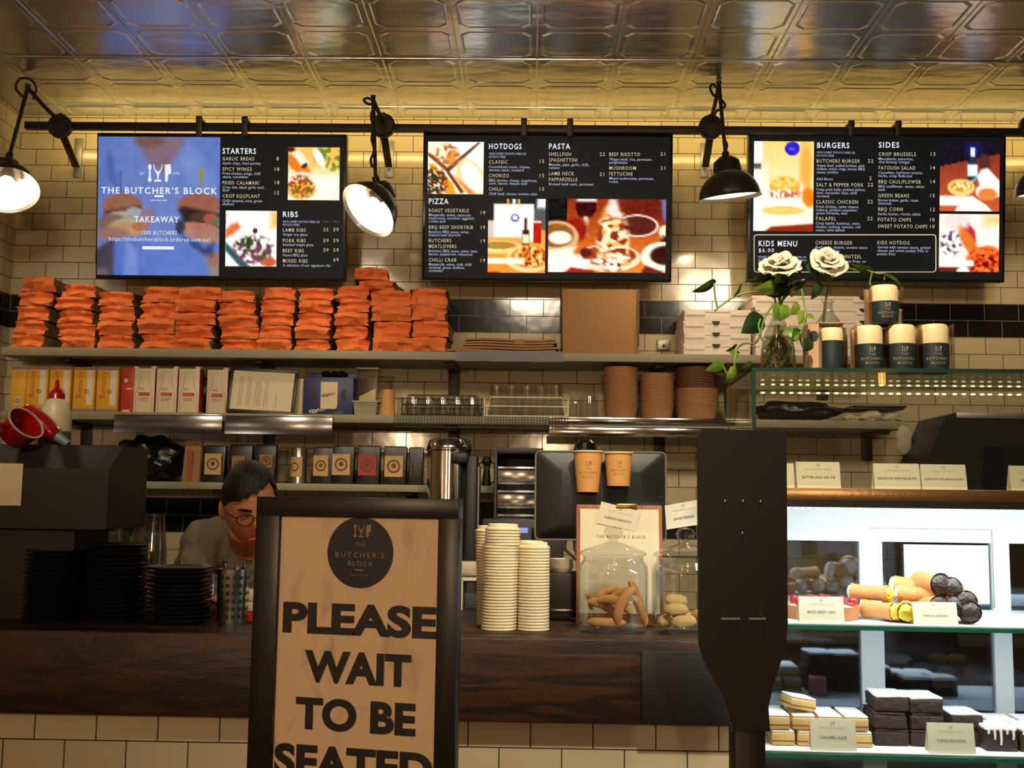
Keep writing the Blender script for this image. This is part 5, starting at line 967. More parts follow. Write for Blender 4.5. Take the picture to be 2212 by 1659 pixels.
def papercup(label, x0, x1, bx0, bx1, yt, yb, Y):
    c, w_, _ = rect(x0, yt, x1, yt+5, Y); cb_, wb, _ = rect(bx0, yb-2, bx1, yb, Y); z0 = P((bx0+bx1)/2, yb, Y).z; h = P((x0+x1)/2, yt, Y).z-z0
    t = thing('paper_cup', label, 'cup', (c.x, Y, z0), 'paper cups on the till screen')
    B().lathe(cup_prof(wb/2, w_/2-.002, h-.003), 36).out('cup_body', kc, t); B().tube([(w_/2*math.cos(q*PI/16), w_/2*math.sin(q*PI/16), h-.002) for q in range(32)], .0024, 6, closed=True).out('rolled_rim', rim, t)
    b = B(); brand(b, wrapf(wb/2, w_/2-.002, h), h*.43, h*.062); b.out('printed_lettering', prt, t, smooth=False); return t, w_, h
papercup('larger kraft paper cup with printed lettering fixed to the till screen', 1237, 1303, 1247, 1294, 974, 1063, TY-.066)
papercup('smaller kraft paper cup with printed lettering fixed to the till screen', 1305, 1367, 1312, 1361, 977, 1050, TY-.064)
p = P(1265, 975, TY); one(B().lathe([(0, .034), (.02, .033), (.031, .024), (.035, .006), (.037, .005), (.037, 0), (.033, 0), (0, .002)], 32), 'dome_cover', mat('black_gloss', rgb(14, 12, 11), .08, coat=.6), 'glossy black dome lid resting on top of the till screen', 'lid', (p.x, TY+.016, zc_+ZK+h_/2+.0005))
# clipboard and cards --------------------------------------------------------------------
CY = 3.02; a = P(1246, 1090, CY); e = P(1434, 1343, CY); w_ = e.x-a.x; h_ = P(1340, 1090, CY+.04).z-ZK; t = thing('clipboard', 'brown clipboard with a white lettered sheet standing behind the glass jars', 'clipboard', ((a.x+e.x)/2, CY, ZK+.001)); t.rotation_euler = (math.radians(-6), 0, 0)
B().box((0, .004, h_/2), (w_, .006, h_), .002).out('board', wood('cherry_board', rgb(120, 62, 24), rgb(158, 88, 40), (6, 6, 1)), t); face(B(), -w_/2+.011, w_/2-.01, .03, h_-.012, .0003).out('sheet', ppr, t, smooth=False)
B().box((.02, -.004, h_-.004), (.06, .010, .014), .003).out('metal_clip', mat('brass', rgb(150, 120, 60), .3, .9), t)
b = B(); z_ = P(1340, 1163, CY).z-ZK; fw(b, 'THE BUTCHER\u2019S BLOCK', -.062, z_, .0085, y=-.0006, x1=.072, bold=.0, space=1.5); b.out('lettering', gry, t, smooth=False)
cardm = mat('white_card', rgb(214, 204, 178), .6); cprint = mat('card_print', rgb(120, 112, 96), .7)
def card(label, pts, Y, words, group='small name cards', name='name_card', th=.0006, bend_=0):
    """pts: photo corners TL, TR, BR, BL"""
    q = [P(x, y, Y) for x, y in pts]; c = sum(q, V())/4; t = thing(name, label, 'card', c, group); q = [p-c for p in q]
    f = lambda u, v: q[3]*(1-u)*(1-v)+q[2]*u*(1-v)+q[1]*u*v+q[0]*(1-u)*v
    B().grid(4, 2, lambda u, v: f(u, v)+V((0, -bend_*(1-(2*u-1)**2), 0))).poly([p+V((0, th, 0)) for p in reversed([q[3], q[2], q[1], q[0]])]).out('card_sheet', cardm, t, smooth=False)
    W = (q[2]-q[3]).length; Hc = (q[0]-q[3]).length; g = lambda x, y, z: f(x/W+.5, y/Hc)+V((0, -.0012-bend_, 0))
    b = B(); put(b, 'THE BUTCHER\u2019S BLOCK', 0, Hc*.68, Hc*.06, al='c', fn=g, bold=0, space=1.3, wmax=W*.6); logo(b, lambda x, y: ((x-.5)*Hc*.14, Hc*.86-(y-.5)*Hc*.10), lambda x, y, z: g(x, y, z), 0); b.out('shop_lettering', mat('card_print_light', rgb(158, 150, 132), .7), t, smooth=False)
    if words: b = B(); put(b, words, 0, Hc*.33, Hc*.095, al='c', fn=g, bold=.02, space=1.1, wmax=W*.8); b.out('name_lettering', cprint, t, smooth=False)
    return t
c1_ = card('white card tilted behind the left jar knob against the clipboard', [(1299, 1083), (1385, 1105), (1372, 1148), (1288, 1130)], 3.046, 'ALMOND BISCOTTI')
c2_ = card('white card leaning behind the right jar, cut by the black stand', [(1436, 1092), (1514, 1078), (1518, 1132), (1440, 1144)], 2.885, 'SHORTBREAD')
# glass jars ----------------------------------------------------------------------------------
jg = glass('jar_glass', (.955, .965, .96, 1), 1.7, .02, .05); cook = mat('golden_biscuit', rgb(206, 146, 84), .75, noise=.2, nscale=40); cook2 = mat('pale_biscuit', rgb(206, 168, 104), .75, noise=.15, nscale=40)
def jar(label, px, Y, r, hb):
    t = thing('glass_jar', label, 'jar', (P(px, 1350, Y).x, Y, ZK), 'glass biscuit jars')
    B().lathe([(0, 0), (r*.88, 0), (r*.97, .012), (r, .03), (r, hb*.78), (r*.97, hb*.88), (r*.86, hb*.95), (r*.86, hb), (r*.83, hb), (r*.83, hb*.95), (r*.935, hb*.87), (r*.965, hb*.78), (r*.965, .03), (r*.92, .016), (0, .012)], 44).out('jar_body', jg, t)
    jl = B().lathe([(0, hb+.002), (r*.92, hb+.002), (r*.96, hb+.007), (r*.92, hb+.012), (r*.6, hb+.024), (r*.25, hb+.034), (.012, hb+.038)], 40).out('jar_lid', jg, t)
    B().lathe([(.012, hb+.038), (.012, hb+.044), (.022, hb+.052), (.025, hb+.063), (.018, hb+.074), (0, hb+.078)], 32).out('lid_knob', jg, jl); return t
J1 = jar('glass jar with knob lid holding long curved biscuits', 1324, 2.87, .0905, .192); J2 = jar('glass jar with knob lid holding round pale biscuits, partly behind the black stand', 1482, 2.87, .088, .190)
def bis(label, c, L_, w, a, tilt, curve, m, J, group, name='long_biscuit', h=.011):
    b = B(); n = 9; pts = []; rr = []
    for i in range(n):
        u = i/(n-1)*2-1; pts.append((u*L_/2, 0, curve*(1-u*u))); rr.append(w*(.35+.65*math.sqrt(max(0, 1-u**4))))
    b.tube(pts, rr, 10)
    for v in b.bm.verts: v.co.y *= .8
    o = one(b, name, m, label, 'biscuit', J.location+V(c), group); o.rotation_euler = (0, tilt, a); return o
B1 = [('flat at the bottom front', (-.02, -.045, .028), .10, .011, .1, .03, .0), ('slanting down to the right at left', (-.03, -.015, .058), .085, .012, .2, .45, .012), ('arched across the middle', (.0, -.03, .064), .09, .012, -.1, .35, .018), ('standing upright, front centre right', (.03, -.045, .07), .10, .013, .25, -1.1, .014), ('upright against the right wall', (.055, .02, .085), .09, .011, .3, 1.25, .012), ('leaning down along the right wall', (.062, -.02, .055), .085, .010, -.3, 1.1, .01), ('lying at the back', (-.01, .04, .07), .09, .012, .3, -.15, .014), ('slanting up in the middle back', (.02, .005, .085), .085, .011, -.2, -.5, .012), ('topmost golden one at the back', (-.01, .02, .094), .07, .01, .4, -.3, .01), ('leaning on the left wall', (-.062, .0, .075), .06, .010, 1.2, .8, .01)]
for nm, c, L_, w, a, tl, cv in B1: bis('long curved biscuit in the left jar, '+nm, c, L_, w, a, tl, cv, cook, J1, 'long biscuits in the jar')
for i, (nm, c, a) in enumerate((('lower front', (-.012, -.05, .030), .1), ('upper left', (-.03, -.035, .058), .2), ('highest, at the back', (-.025, .0, .078), .4), ('far left at the bottom', (-.055, -.01, .028), 1.0), ('right of the front one', (.035, -.035, .044), -.8), ('behind at the bottom', (.01, .035, .03), .3))): bis('oval pale biscuit in the right jar, '+nm, c, .062, .0155, a, .1*(i % 3-1), .004, cook2, J2, 'oval biscuits in the jar', 'oval_biscuit')
# small white box beside the sign
c, w_, h_ = rect(1004, 1213, 1042, 1312, 3.36); h_ = P(1020, 1213, 3.36).z-ZK; t = thing('white_dispenser', 'white dispenser with open front showing between the sign and the lids', 'dispenser', (c.x, 3.36, ZK)); w_ = .09
b = B().box((-.04, .03, h_*.33), (.012, .06, h_*.66), .002).box((.03, .03, h_*.33), (.012, .06, h_*.66), .002).box((-.005, .03, h_*.64), (.082, .06, .012), .002); b.out('open_frame', mat('white_plastic', rgb(214, 204, 180), .4), t); B().box((-.005, .03, h_*.87), (.095, .062, h_*.24), .004).out('upper_ledge', mat('cream_plastic', rgb(190, 176, 148), .4), t); B().box((-.005, .05, h_*.3), (.05, .02, h_*.56), .002).out('dark_insert', mat('blue_grey', rgb(60, 64, 74), .4), t)
B().tube([(-.045, .0, h_*.72), (.04, 0, h_*.72)], .005, 8).out('chrome_bar', chrome, t)
# ---------------------------------------------------------------- floor standing sign
class Board:
    def __init__(s, o, yaw): s.o = o; s.r = V((math.cos(yaw), -math.sin(yaw), 0)); s.u = V((0, 0, 1)); s.n = s.r.cross(s.u); s.mx = M(((s.r.x, s.u.x, s.n.x, o.x), (s.r.y, s.u.y, s.n.y, o.y), (s.r.z, s.u.z, s.n.z, o.z), (0, 0, 0, 1)))
    def uv(s, px, py, off=0):
        d = ray(px, py); k = (s.o+s.n*off-V((0, 0, EYE))).dot(s.n)/d.dot(s.n); p = V((0, 0, EYE))+d*k-s.o; return p.dot(s.r), p.dot(s.u)
bd = Board(P(991, 1078, 1.80), math.radians(13)); q5 = lambda x, y: bd.uv(480+x/2.723, 1050+y/2.723)
x0 = bd.uv(554.5, 1071)[0]; W_s = -x0; H_s = .60; o2 = bd.o+bd.r*(x0/2); mxs = bd.mx.copy(); mxs.translation = V((o2.x, o2.y, bd.o.z-H_s)); sx = x0/2
t = thing('waiting_sign', 'black framed stand in front of the counter reading PLEASE WAIT TO BE SEATED', 'sign', mtx=mxs)
def Q(x, y): a, c = q5(x, y); return a-sx, c+H_s
fr_ = mat('sign_frame_black', rgb(20, 18, 17), .35); fw_ = Q(322, 600)[0]+W_s/2; fw_r = W_s/2-Q(1262, 600)[0]; ft = H_s-Q(800, 185)[1]
b = B()
for cx, cy, w_, h_ in ((0, H_s-ft/2, W_s, ft), (0, ft/2, W_s, ft), (-W_s/2+fw_/2, H_s/2, fw_, H_s-2*ft+.002), (W_s/2-fw_r/2, H_s/2, fw_r, H_s-2*ft+.002)): b.box((cx, cy, -.013), (w_, h_, .026), .0015)
b.out('frame', fr_, t); B().box((0, H_s/2, -.02), (W_s-.01, H_s-.01, .010)).out('back_board', fr_, t)
post = mat('tan_poster', rgb(232, 200, 164), .55)
N, L = nt(post); tc = N.new('ShaderNodeTexCoord'); mp = N.new('ShaderNodeMapping'); mp.inputs['Scale'].default_value = (14, 7, 1); L.new(tc.outputs['Object'], mp.inputs[0]); nz = N.new('ShaderNodeTexNoise'); nz.inputs['Scale'].default_value = 1.3; nz.inputs['Distortion'].default_value = 1.2; L.new(mp.outputs[0], nz.inputs['Vector'])
rp = N.new('ShaderNodeValToRGB'); rp.color_ramp.elements[0].position = .55; rp.color_ramp.elements[0].color = rgb(232, 202, 166); rp.color_ramp.elements[1].position = .72; rp.color_ramp.elements[1].color = rgb(204, 178, 150); L.new(nz.outputs[0], rp.inputs[0]); L.new(rp.outputs[0], N['Principled BSDF'].inputs['Base Color'])
pl, pr_, pt_ = -W_s/2+fw_, W_s/2-fw_r, H_s-ft
B().poly([(pl-.004, ft-.004, -.009), (pr_+.004, ft-.004, -.009), (pr_+.004, pt_+.004, -.009), (pl-.004, pt_+.004, -.009)]).out('poster', post, t, smooth=False)
ink = mat('black_ink', rgb(26, 24, 28), .5); navy = mat('navy_ink', rgb(22, 28, 48), .45); sand = mat('sand_ink', rgb(168, 134, 100), .5)
def line(words, xl, yl, xr, yr, ht):
    """words with baseline from (xl,yl) to (xr,yr) in crop pixels"""
    a, c = Q(xl, yl), Q(xr, yr); h = Q(xl, yl-ht)[1]-a[1]; b = B(); put(b, words, a[0], (a[1]+c[1])/2, h, c[0], bold=.045, space=1.02, z=-.0078); b.out('sign_lettering', ink, t, smooth=False)
line('PLEASE', 342, 856, 1250, 890, 172); line('WAIT', 468, 1148, 1100, 1175, 178); line('TO BE', 416, 1424, 1126, 1465, 178); line('SEATED', 290, 1708, 1226, 1765, 186)
c = Q(800, 392); R_ = (Q(995, 392)[0]-Q(605, 392)[0])/2; b = B(); ytop = pt_-c[1]
pts = [(c[0]+R_*math.cos(k*PI/24), c[1]+min(R_*math.sin(k*PI/24), ytop), -.0084) for k in range(48)]; b.poly(pts); b.out('logo_disc', navy, t, smooth=False)
b = B(); a, e = Q(765, 225), Q(862, 305); logo(b, lambda x, y: (a[0]+(e[0]-a[0])*x, a[1]+(e[1]-a[1])*y), None, -.0078)
for w2, xl, xr, yb_, hh in (('THE', 770, 830, 355, 24), ('BUTCHER\u2019S', 655, 943, 418, 32), ('BLOCK', 730, 875, 468, 28), ('wine and dine', 738, 850, 528, 14)):
    p = Q(xl, yb_); put(b, w2, p[0], p[1], Q(xl, yb_-hh)[1]-p[1], Q(xr, yb_)[0], bold=0, space=1.4, z=-.0078)
a, e = Q(772, 498), Q(820, 493); b.poly([(a[0], a[1], -.0078), (e[0], a[1], -.0078), (e[0], e[1], -.0078), (a[0], e[1], -.0078)]); b.out('logo_lettering', sand, t, smooth=False)
zf = -mxs.translation.z
B().box((0, (zf-.0)/2+.0, -.045), (.05, -zf+.1, .03), .004).out('pole', fr_, t); B().box((0, zf+.006, -.04), (.34, .012, .30), .004).out('base_plate', fr_, t)
# ---------------------------------------------------------------- black panel stand
ps = Board(P(1604, 1100, 1.86), math.radians(-2)); t = thing('panel_stand', 'matt black rounded panel on a post standing in front of the cake display case', 'stand', mtx=ps.mx)
out = [(1510, 1385), (1520, 1425), (1540, 1465), (1562, 1505), (1574, 1545), (1584, 1580)]; right = [(1664, 1580), (1660, 1530), (1668, 1490), (1682, 1445), (1696, 1405), (1702, 1350)]
pts = [ps.uv(*p) for p in out+right]; tl, tr = ps.uv(1508, 926), ps.uv(1699, 930); r = .014
for cx, cy, a0 in ((tr[0]-r, tr[1]-r, 0), (tl[0]+r, tl[1]-r, 90)): pts += [(cx+r*math.cos(math.radians(a0+k*15)), cy+r*math.sin(math.radians(a0+k*15))) for k in range(7)]
mb = mat('matt_black_panel', rgb(24, 22, 20), .5); b = B().poly([(x, y, 0) for x, y in pts], (0, 0, -.012)); b.out('panel', mb, t, smooth=False)
x, y = ps.uv(1624, 1560); zf = -ps.o.z; b = B().box((x, (y+.06+zf)/2, -.037), (.052, y+.06-zf, .05), .004); b.out('post', mb, t); B().box((x, zf+.006, -.04), (.3, .012, .3), .004).out('base_plate', mb, t)
for px, py in ((1566, 1083), (1605, 1083), (1643, 1084), (1604, 1152)): B().blob((*ps.uv(px, py), .001), (.0028, .0036, .0022), 2).out('screw', steel, t)
for xa, xb in ((1556, 1598), (1616, 1653)):
    a, e = ps.uv(xa, 1337), ps.uv(xb, 1337); B().tube([(a[0], a[1], .004), (e[0], e[1], .004)], .0024, 8).out('metal_bar', galv, t)
for px in (1565, 1643): a = ps.uv(px, 1324); B().tube([(a[0], a[1]-.004, .002), (a[0], a[1]+.004, .002)], .0012, 6).out('peg', steel, t)
# ---------------------------------------------------------------- cake display case
cz = Board(V((P(1624, 790, 2.55).x, 2.55, 0)), math.radians(2)); CO = M(((cz.r.x, -cz.n.x, 0, cz.o.x), (cz.r.y, -cz.n.y, 0, cz.o.y), (0, 0, 1, 0), (0, 0, 0, 1)))
def L_(px, py, y):                      # photo pixel -> case coordinates (x along the front, depth y, height z)
    a, c = cz.uv(px, py, -y); return a, c
CW = 1.15; zt = L_(1900, 796, 0)[1]; zd = L_(1900, 1056, 0)[1]; zd0 = L_(1900, 1082, 0)[1]; zm = L_(1800, 1348, .03)[1]; zl = L_(1800, 1626, .03)[1]; D1, D2 = .435, .55; zb0 = zl-.22
t = thing('display_case', 'glass cake display case with white interior light at the right end of the counter', 'display case', mtx=CO)
CASE = t
cg = glass('case_glass', (.96, .985, .97, 1), 1.45, .01, .03); edge = mat('green_glass_edge', rgb(34, 58, 48), .12); brz = mat('bronze_steel', rgb(176, 140, 96), .28, .9, bump=.04, bscale=90); wpan = mat('white_enamel_panel', rgb(235, 238, 240), .4)
B().box((CW/2, D1/2, zt-.003), (CW, D1, .006)).out('top_glass', cg, t, smooth=False); B().box((CW/2, -.001, zt-.004), (CW, .002, .009)).box((.001, D1/2, zt-.004), (.002, D1, .009)).out('top_glass_edge', edge, t, smooth=False)
B().box((CW/2, .003, (zt+zd)/2), (CW-.01, .005, zt-zd-.012)).out('upper_front_glass', cg, t, smooth=False)
B().box((.004, D1/2, (zt+zd)/2), (.006, D1-.012, zt-zd-.012)).out('upper_side_glass', cg, t, smooth=False)
B().box((.004, .003, (zt+zd)/2), (.009, .009, zt-zd)).box((.004, D1-.004, (zt+zd)/2), (.007, .007, zt-zd)).out('corner_edge', edge, t, smooth=False)
B().box((CW/2, D2/2, (zd+zd0)/2), (CW, D2, zd-zd0), .001).out('deck_edge', brz, t); B().box((CW/2, .006, zd0-.008), (CW, .012, .016)).box((.006, D2/2, zd0-.008), (.012, D2, .016)).out('black_seal', mb, t, smooth=False)
lx, lz = L_(1640, 848, D1-.03); ledm = glow('warm_led', rgb(255, 240, 170), 5, False)
B().box((CW/2, D1-.02, lz), (CW-2*lx, .012, .006)).out('led_channel', mat('led_channel', rgb(140, 140, 90), .4), t); b = B()
for k in range(44): b.box((lx+.01+k*.024+(.004 if k % 5 else 0), D1-.028, lz), (.009, .003, .004))
b.out('led_dots', ledm, t, smooth=False)
light('case_upper_led', 'AREA', (CW/2, D1-.06, lz-.01), 1.6, (1, .9, .6), CW-.1, .01, (0, 0, 0), parent=t)
light('case_lower_led', 'AREA', (CW/2, .045, zd0-.025), 8.5, COOL, CW-.06, .02, (math.radians(27), 0, 0), parent=t)
dots = glow('cool_led', rgb(235, 255, 235), 3.0, False); b = B()
for k in range(70): b.box((.02+k*.016, .016, zd0-.019), (.006, .006, .004))
b.out('led_dots', dots, t, smooth=False)
B().box((.004, D2/2, (zd0+zb0)/2), (.007, D2, zd0-zb0-.002)).out('lower_side_glass', cg, t, smooth=False); B().box((CW/2, .003, (zd0-.016+zb0)/2), (CW-.02, .005, zd0-zb0-.018)).out('lower_front_glass', cg, t, smooth=False)
for z, nm in ((zm, 'middle'), (zl, 'lower')):
    B().box((CW/2, .03+(D2-.06)/2, z-.008), (CW-.02, D2-.08, .008)).out('glass_shelf', glass('shelf_glass', (.82, .93, .88, 1), 1.5, .02, .04), t, smooth=False, label='%s glass shelf' % nm); B().box((CW/2, .0285, z-.008), (CW-.02, .003, .010)).out('shelf_edge', mat('teal_glass_edge', rgb(40, 120, 100), .15), t, smooth=False)
B().box((CW/2, D2/2, zb0/2), (CW, D2, zb0)).out('base_cabinet', mb, t, smooth=False); B().box((CW/2, D2/2, zb0+.004), (CW-.02, D2-.02, .008)).out('base_tray', wpan, t, smooth=False)
# rear wall of the case: header, stiles, sliding panes
hx = lambda px, py=1250: L_(px, py, D2-.02)[0]; zh = L_(1800, 1168, D2)[1]
B().box((CW/2, D2-.012, (zd0-.004+zh)/2), (CW, .02, zd0-zh-.004), .001).out('rear_header', wpan, t, smooth=False)
for xa, xb in ((1857, 1907), (2143, 2182)): a, e = hx(xa), hx(xb); B().box(((a+e)/2, D2-.012, (zh+zb0)/2), (e-a, .02, zh-zb0), .001).out('door_stile', wpan, t, smooth=False)
dg = bpy.data.materials.new('dark_door_glass'); dg.use_nodes = True; N, L = nt(dg); N.remove(N['Principled BSDF']); tr = N.new('ShaderNodeBsdfTransparent'); tr.inputs[0].default_value = (.6, .62, .66, 1); gl = N.new('ShaderNodeBsdfGlossy'); gl.inputs[0].default_value = (.7, .8, .95, 1); gl.inputs['Roughness'].default_value = .04; mx = N.new('ShaderNodeMixShader'); mx.inputs[0].default_value = .3; L.new(tr.outputs[0], mx.inputs[1]); L.new(gl.outputs[0], mx.inputs[2]); L.new(mx.outputs[0], N['Material Output'].inputs[0])
for xa, xb in ((1560, 1857), (1907, 2143), (2182, 2420)): a, e = max(.01, hx(xa)), min(CW-.01, hx(xb)); B().box(((a+e)/2, D2-.006, (zh+zb0)/2), (e-a, .006, zh-zb0)).out('door_pane', dg, t, smooth=False)
a, e = hx(1955), hx(2138); z1, z2 = L_(2000, 1176, D2)[1], zm+.01; B().box(((a+e)/2, D2-.014, (z1+z2)/2), (e-a, .004, z1-z2)).out('led_reflection_sheet', wpan, t, smooth=False)  # white sheet standing in for the LED's reflection in the door glass
a, e = hx(1880), hx(2145); z1 = L_(2000, 1142, D2)[1]; B().box(((a+e)/2, D2-.023, z1), (e-a, .002, .0025)).box((e, D2-.023, (z1+zm)/2), (.0025, .002, z1-zm)).out('door_rail_line', galv, t, smooth=False)
def W(x, y, z): return CO @ V((x, y, z))
cR = math.radians(-2)
# name cards in the case
def ccard(label, pts, y, words, z0):
    q = [L_(px, py, y) for px, py in pts]; x0, x1 = (q[0][0]+q[3][0])/2, (q[1][0]+q[2][0])/2; h = (q[0][1]+q[1][1])/2-z0; w_ = x1-x0
    t = thing('name_card', label, 'card', W((x0+x1)/2, y, z0+.0006), 'name cards in the case', cR); tl = .012
    B().poly([(-w_/2, 0, 0), (w_/2, 0, 0), (w_/2, tl, h), (-w_/2, tl, h)], (0, .0006, 0)).poly([(-w_/2, .03, 0), (w_/2, .03, 0), (w_/2, tl+.0007, h), (-w_/2, tl+.0007, h)], (0, .0006, 0)).out('card_sheet', mat('white_card', rgb(214, 204, 178), .6), t, smooth=False)
    g = lambda x, yy, z: V((x, tl*yy/h-.0008, yy)); b = B(); put(b, 'THE BUTCHER\u2019S BLOCK', 0, h*.70, h*.055, al='c', fn=g, bold=0, space=1.3, wmax=w_*.6); logo(b, lambda x, yy: ((x-.5)*h*.14, h*.88-(yy-.5)*h*.10), lambda x, yy, z: g(x, yy, z), 0); b.out('shop_lettering', mat('card_print_light', rgb(158, 150, 132), .7), t, smooth=False)
    b = B(); put(b, words, 0, h*.38, h*.085, al='c', fn=g, bold=.02, space=1.1, wmax=w_*.86); b.out('name_lettering', cprint, t, smooth=False)
ccard('name card on the upper deck mostly hidden by the black panel stand', [(1652, 1004), (1717, 1004), (1715, 1050), (1652, 1050)], .05, '', zd) if 0 else None
for lb, pts, y, wd, z in (('leftmost name card standing on the upper deck, cut by the black stand', [(1640, 1000), (1717, 1001), (1716, 1052), (1640, 1052)], .10, 'APPLE PIE', zd), ('name card alone on the upper deck left of the joined pair', [(1722, 997), (1816, 999), (1817, 1052), (1721, 1052)], .05, 'BUTTER AND RED PIE', zd), ('left card of the touching pair on the upper deck', [(1890, 1001), (1989, 1002), (1988, 1054), (1889, 1054)], .05, 'ORANGE AND POPPYSEED MUFFIN', zd), ('right card of the touching pair on the upper deck', [(1992, 1003), (2090, 1004), (2089, 1055), (1991, 1055)], .05, 'CHOCOLATE AND BANANA MUFFIN', zd), ('rightmost name card on the upper deck at the photo edge', [(2184, 1006), (2282, 1007), (2282, 1057), (2184, 1057)], .05, 'CARROT MUFFIN', zd),
    ('name card in front of the berry tart on the middle shelf', [(1727, 1289), (1825, 1292), (1824, 1346), (1727, 1346)], .05, 'MIXED BERRY TART', zm), ('name card in front of the cannoli pile on the middle shelf', [(1973, 1301), (2070, 1303), (2070, 1358), (1974, 1358)], .05, 'VANILLA CANNOLI', zm), ('name card in front of the caramel slices on the lower shelf', [(1752, 1555), (1850, 1557), (1850, 1612), (1752, 1612)], .05, 'CARAMEL SLICE', zl), ('name card in front of the brownies on the lower shelf', [(2006, 1563), (2108, 1566), (2107, 1622), (2006, 1622)], .05, 'FUDGE BROWNIE', zl)): ccard(lb, pts, y, wd, z)
light('case_shelf_led', 'AREA', (CW/2, .05, zm-.016), 3.2, COOL, CW-.06, .02, (math.radians(24), 0, 0), parent=CASE)
for z, nm, x0_, x1_ in ((zm, 'white serving tray under the tart and cannoli on the middle shelf', .02, CW-.03), (zl, 'white serving tray under the slices and brownies on the lower shelf', .02, CW-.03)):
    one(B().box((0, 0, -.0019), (x1_-x0_, D2-.13, .0034), .001), 'serving_tray', wpan, nm, 'tray', W((x0_+x1_)/2, .045+(D2-.13)/2, z-.0001), 'white serving trays', cR)
# cakes ---------------------------------------------------------------------------------
crust = mat('tart_crust', rgb(176, 112, 62), .75, noise=.2, nscale=60); creamf = mat('pastry_cream', rgb(238, 226, 200), .6); berry = mat('red_berry', rgb(176, 24, 36), .35, coat=.3); chocm = mat('dark_chocolate', rgb(48, 32, 26), .5, noise=.25, nscale=60, bump=.4, bscale=120); shell = mat('cannoli_shell', rgb(186, 128, 70), .7, noise=.2, nscale=50, bump=.3, bscale=90); pist = mat('yellow_green_filling', rgb(204, 176, 50), .6, noise=.3, nscale=120); icing = mat('icing_sugar', rgb(240, 236, 232), .8, noise=.06, nscale=40); sponge = mat('shortbread_layer', rgb(206, 170, 108), .8, noise=.15, nscale=60); brown = mat('brownie_crumb', rgb(50, 33, 28), .85, noise=.3, nscale=70, bump=.5, bscale=100)
def ct(px, py, y): a = L_(px, py, y); return a[0]
t = thing('berry_tart', 'berry topped round tart behind its card on the middle shelf', 'tart', W(ct(1775, 1320, .16), .17, zm+.0004)); r = .095
B().lathe([(0, 0), (r*.9, 0), (r, .032), (r*.96, .032), (r*.88, .024), (0, .024)], 40).out('crust', crust, t); B().lathe([(0, .034), (r*.6, .032), (r*.93, .0245), (0, .0243)], 32).out('cream_filling', creamf, t)
for k in range(14): a = k*2.4; rr = r*.8*math.sqrt((k+.5)/14); B().blob((rr*math.cos(a), rr*math.sin(a), .041), (.011, .011, .012), 2, .15, 4, k).out('berry', berry, t)
def cannoli(label, px, py, y, ln, r, az, m_end, end_is, zoff=None):
    x, z = L_(px, py, y); z = max(zm+r*1.22+.001, z) if zoff is None else zm+zoff; c = W(x, y, z); t = thing('cannoli', label, 'pastry', c, 'cannoli on the middle shelf', az)
    b = B(); n = 9; b.tube([(0, ln*(i/(n-1)-.5), 0) for i in range(n)], [r*(1.0+.22*abs(i/(n-1)*2-1)**2) for i in range(n)], 16, cap=False)
    for v in b.bm.verts: v.co *= 1+.05*NZ.noise(v.co*90)
    b.out('shell', shell, t)
    for s in (-1, 1): B().blob((0, s*ln*.5, 0), (r*1.06, r*.7, r*1.06), 3, .22, 3, px+s).out('filling', m_end if end_is == 2 or s == -1 else creamf, t)
R0 = .019
cannoli('yellow-ended cannoli lowest at the left of the pile', 1902, 1322, .13, .09, R0, .55, pist, 1); cannoli('yellow-ended cannoli resting on the leftmost one', 1880, 1298, .17, .09, R0*.9, .9, pist, 1, .062); cannoli('yellow-ended cannoli second along the front', 1938, 1320, .12, .09, R0, .15, pist, 1); cannoli('yellow-ended cannoli beside the pile card', 1972, 1324, .12, .09, R0, .0, pist, 1)
cannoli('plain cannoli showing its shell near the top of the pile', 1975, 1276, .19, .09, R0*1.05, 1.15, creamf, 1, .078); cannoli('cream-filled cannoli under the plain one', 1985, 1300, .16, .09, R0, 1.0, creamf, 1, .060)
cannoli('chocolate-ended cannoli highest in the pile', 2010, 1272, .15, .09, R0*1.2, .2, chocm, 1, .088); cannoli('chocolate-ended cannoli right of the highest one', 2046, 1282, .15, .09, R0*1.15, -.15, chocm, 1, .080); cannoli('chocolate-ended cannoli in the middle, half behind the card', 2010, 1310, .13, .09, R0*1.1, .1, chocm, 1, .040); cannoli('chocolate-ended cannoli in the middle right behind the card', 2048, 1312, .13, .09, R0*1.1, -.1, chocm, 1, .040); cannoli('chocolate-ended cannoli at the right, upper', 2082, 1308, .13, .09, R0*1.1, -.25, chocm, 1, .052); cannoli('chocolate-ended cannoli lowest at the right end', 2092, 1334, .12, .09, R0*1.15, -.3, chocm, 1)
a = L_(1690, 1340, .12)[0]; e = L_(2180, 1340, .12)[0]; one(B().box((0, 0, 0), (.02, .02, .001)), 'tray_liner', whc, 'x', 'paper') if 0 else None
